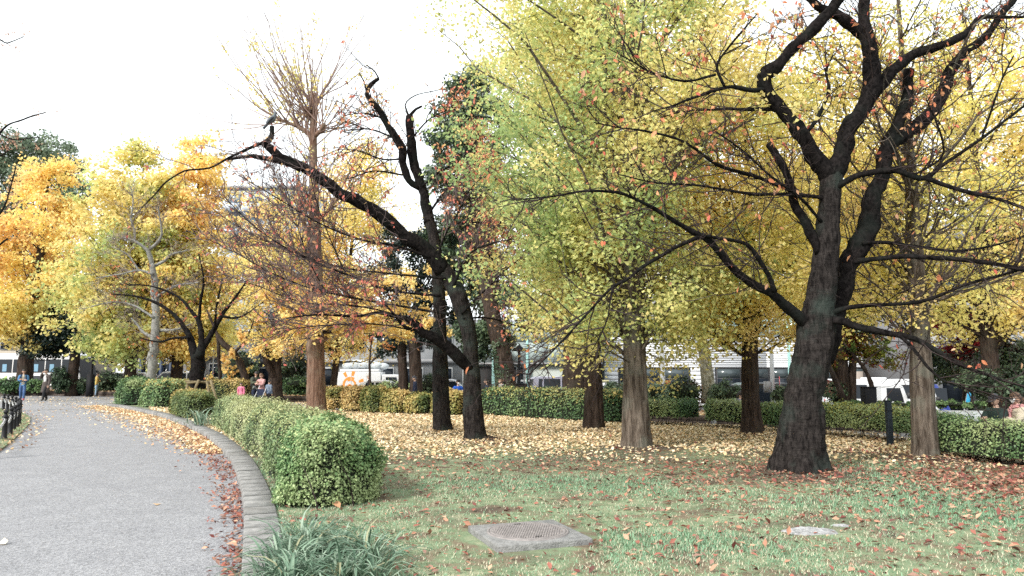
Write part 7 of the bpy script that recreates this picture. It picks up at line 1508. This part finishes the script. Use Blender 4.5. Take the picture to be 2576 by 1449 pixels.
person('man with dark hair and camouflage sleeves leaning in to look at a phone', ux(648, 36), 36, -.1, 1.68, FWD + .75, cloth('camo', (.09, .10, .06), (.03, .035, .03)), NAVY, SHO, pose=HOLD, pack=BLKC, skin=SKIN2, nod=.35, bulk=1.1)
person('woman in a dusty pink top holding a phone beside the man', ux(663, 35.8), 35.8, -.1, 1.58, FWD - .45, cloth('dusty_pink', (.50, .28, .27)), BLKC, SHO, pose=HOLD, hair=HAIRB, hairstyle='tail', skin=SKIN, nod=.2, coat=.42)
person('child in a dark blue jacket right of the woman in pink', ux(682, 35.2), 35.2, -.1, 1.28, FWD + 2.6, cloth('child_navy', (.05, .07, .13), (.2, .25, .32)), BLKC, SHO, bulk=1.1)
# pushchair with baby
sx, sy = ux(656, 35.0), 35.0; pc_ = empty('pushchair', (sx, sy, -.1), R(-20), 'dark pushchair with white handles in front of the family', 'pushchair')
local('seat', *boxv(-.2, .2, -.18, .16, .32, .42), NAVY, pc_); o = local('backrest', *boxv(-.2, .2, .14, .2, .4, .85), NAVY, pc_); bevel(o, .02); V, Fs = tube(catmull(np.array([(-.22, .2, .8), (-.22, .0, .98), (-.2, -.15, .9)]), 8), np.full(8, .02), 6); local('hood_rail', V, Fs, M_GPOLE, pc_)
for s_ in (-1, 1):
    local('handle', *tube(np.array([(s_ * .22, -.2, .12), (s_ * .22, .1, .6), (s_ * .22, .36, 1.0)]), np.full(3, .016), 8), M_WHT, pc_); local('leg', *tube(np.array([(s_ * .22, .3, .1), (s_ * .22, -.1, .45)]), np.full(2, .014), 8), M_GPOLE, pc_)
    for y_ in (-.22, .3): V, Fs = lathe([(.02, -.02), (.085, -.02), (.09, 0), (.085, .02), (.02, .02)], 16); V = V[:, [2, 0, 1]] + np.array([s_ * .25, y_, .09]); local('wheel', V, Fs, M_TYRE, pc_)
person('elderly man in a pale cap and black coat walking left behind the shrubs', ux(932, 39), 39, float(zpath(np.array(ux(932, 39)), np.array(39.0))), 1.52, math.pi, BLKC, BLKC, SHO, hat=cloth('cap_beige', (.42, .36, .3)), pose=WALK, bulk=1.2, hair=GRYC)
xq = ux(1046, 34); zq = float(zpath(np.array(xq), np.array(34.0))); mb_ = person('man in a dark cap and navy jacket carrying a white bag past the shrubs', xq, 34, zq, 1.55, math.pi + .15, NAVY, BLKC, SHO, hat=cloth('cap_dark', (.06, .06, .07)), pose=WALK, bulk=1.2, hair=GRYC, skin=SKIN)
n = 12; tb_ = np.array([(0, 0, 0), (0, 0, -.06), (0, 0, -.2), (0, 0, -.36), (0, 0, -.4)]); V, Fs = tube(tb_, np.array([.01, .05, .11, .13, .06]), 12, lambda q, f, th: 1 + .3 * (vnoise(q, 9) - .5)); V[:, 1] *= .5
tag(mesh_np('carrier_bag', V + np.array([xq - .16, 33.85, zq + .74]), Fs, pmat('bag_white', (.7, .72, .75), .4), smooth=True), 'white plastic carrier bag hanging from the hand of the man in navy', 'bag')
for lab_, u_, Y_, H_, kw in (('person in a bright blue jacket and white face mask behind the middle cherry', 1153, 30, 1.47, dict(top=cloth('blue_bright', (.03, .13, .62)), mask=True, hat=BLKC, face=FWD + .5, bulk=1.15)), ('person with long black hair in dark clothes left of the camphor trunk', 1226, 30.5, 1.53, dict(top=NAVY, hairstyle='long', face=math.pi)), ('person with brown hair tied in a bun, in front of the camphor trunk', 1262, 30.5, 1.55, dict(top=GRYC, hairstyle='bun', hair=HAIRB, face=math.pi - .3, scarf=cloth('scarf_grey', (.35, .33, .32))))):
    xq = ux(u_, Y_); person(lab_, xq, Y_, float(zpath(np.array(xq), np.array(Y_))), H_, kw.pop('face'), kw.pop('top'), BLKC, SHO, **kw)
# seated person on a bench behind the hedge
xq = ux(1848, 25.6); zq = float(zpath(np.array(xq), np.array(25.6))); bn = empty('park_bench', (xq - .2, 25.7, zq), 0, 'low wooden bench behind the clipped hedge near the plane tree', 'bench')
for k in range(3): local('seat_slat', *boxv(-.8, .8, -.2 + k * .15, -.08 + k * .15, .38, .42), M_WOOD, bn)
for s_ in (-.6, .6): local('leg', *boxv(s_ - .05, s_ + .05, -.16, .2, -.05, .378), M_CONC, bn)
SIT = dict(pelvis=(0, 0, .29), waist=(0, .01, .365), chest=(0, .05, .48), neck=(0, .085, .59), skull=(0, .105, .64), shl=(-.105, .06, .555), shr=(.105, .06, .555), ell=(-.14, .12, .42), elr=(.14, .12, .42), wrl=(-.08, .24, .40), wrr=(.08, .24, .40), hil=(-.052, .01, .275), hir=(.052, .01, .275), knl=(-.06, .22, .285), knr=(.06, .22, .285), anl=(-.06, .23, .05), anr=(.06, .23, .05), tol=(-.065, .31, .018), tor=(.065, .31, .018))
person('person in a grey jacket and mask sitting bent forward behind the hedge', xq, 25.7, zq, 1.70, .25, GRYC, NAVY, SHO, pose=SIT, mask=True, hairstyle='tail', hair=HAIRD)
for lab_, u_, Y_, H_, face, kw in (('woman in a dark jacket and cap, head bowed, beside the white cabinet', 2492, 14.2, 1.52, math.pi + .25, dict(top=cloth('bottle_green', (.018, .035, .03)), hair=HAIRB, hairstyle='tail', hat=cloth('cap_dark', (.06, .05, .05)), nod=.45, pose={**HOLD}, bulk=1.1)), ('woman in a cream coat and pink scarf at the right edge', 2546, 14.0, 1.56, math.pi - .05, dict(top=cloth('cream_coat', (.56, .49, .38)), hair=HAIRB, hairstyle='tail', scarf=cloth('scarf_pink', (.62, .30, .30)), mask=True, pose={**HOLD}, bulk=1.1, coat=.4))):
    xq = ux(u_, Y_); person(lab_, xq, Y_, float(zpath(np.array(xq), np.array(Y_))), H_, face, kw.pop('top'), BLKC, SHO, **kw)
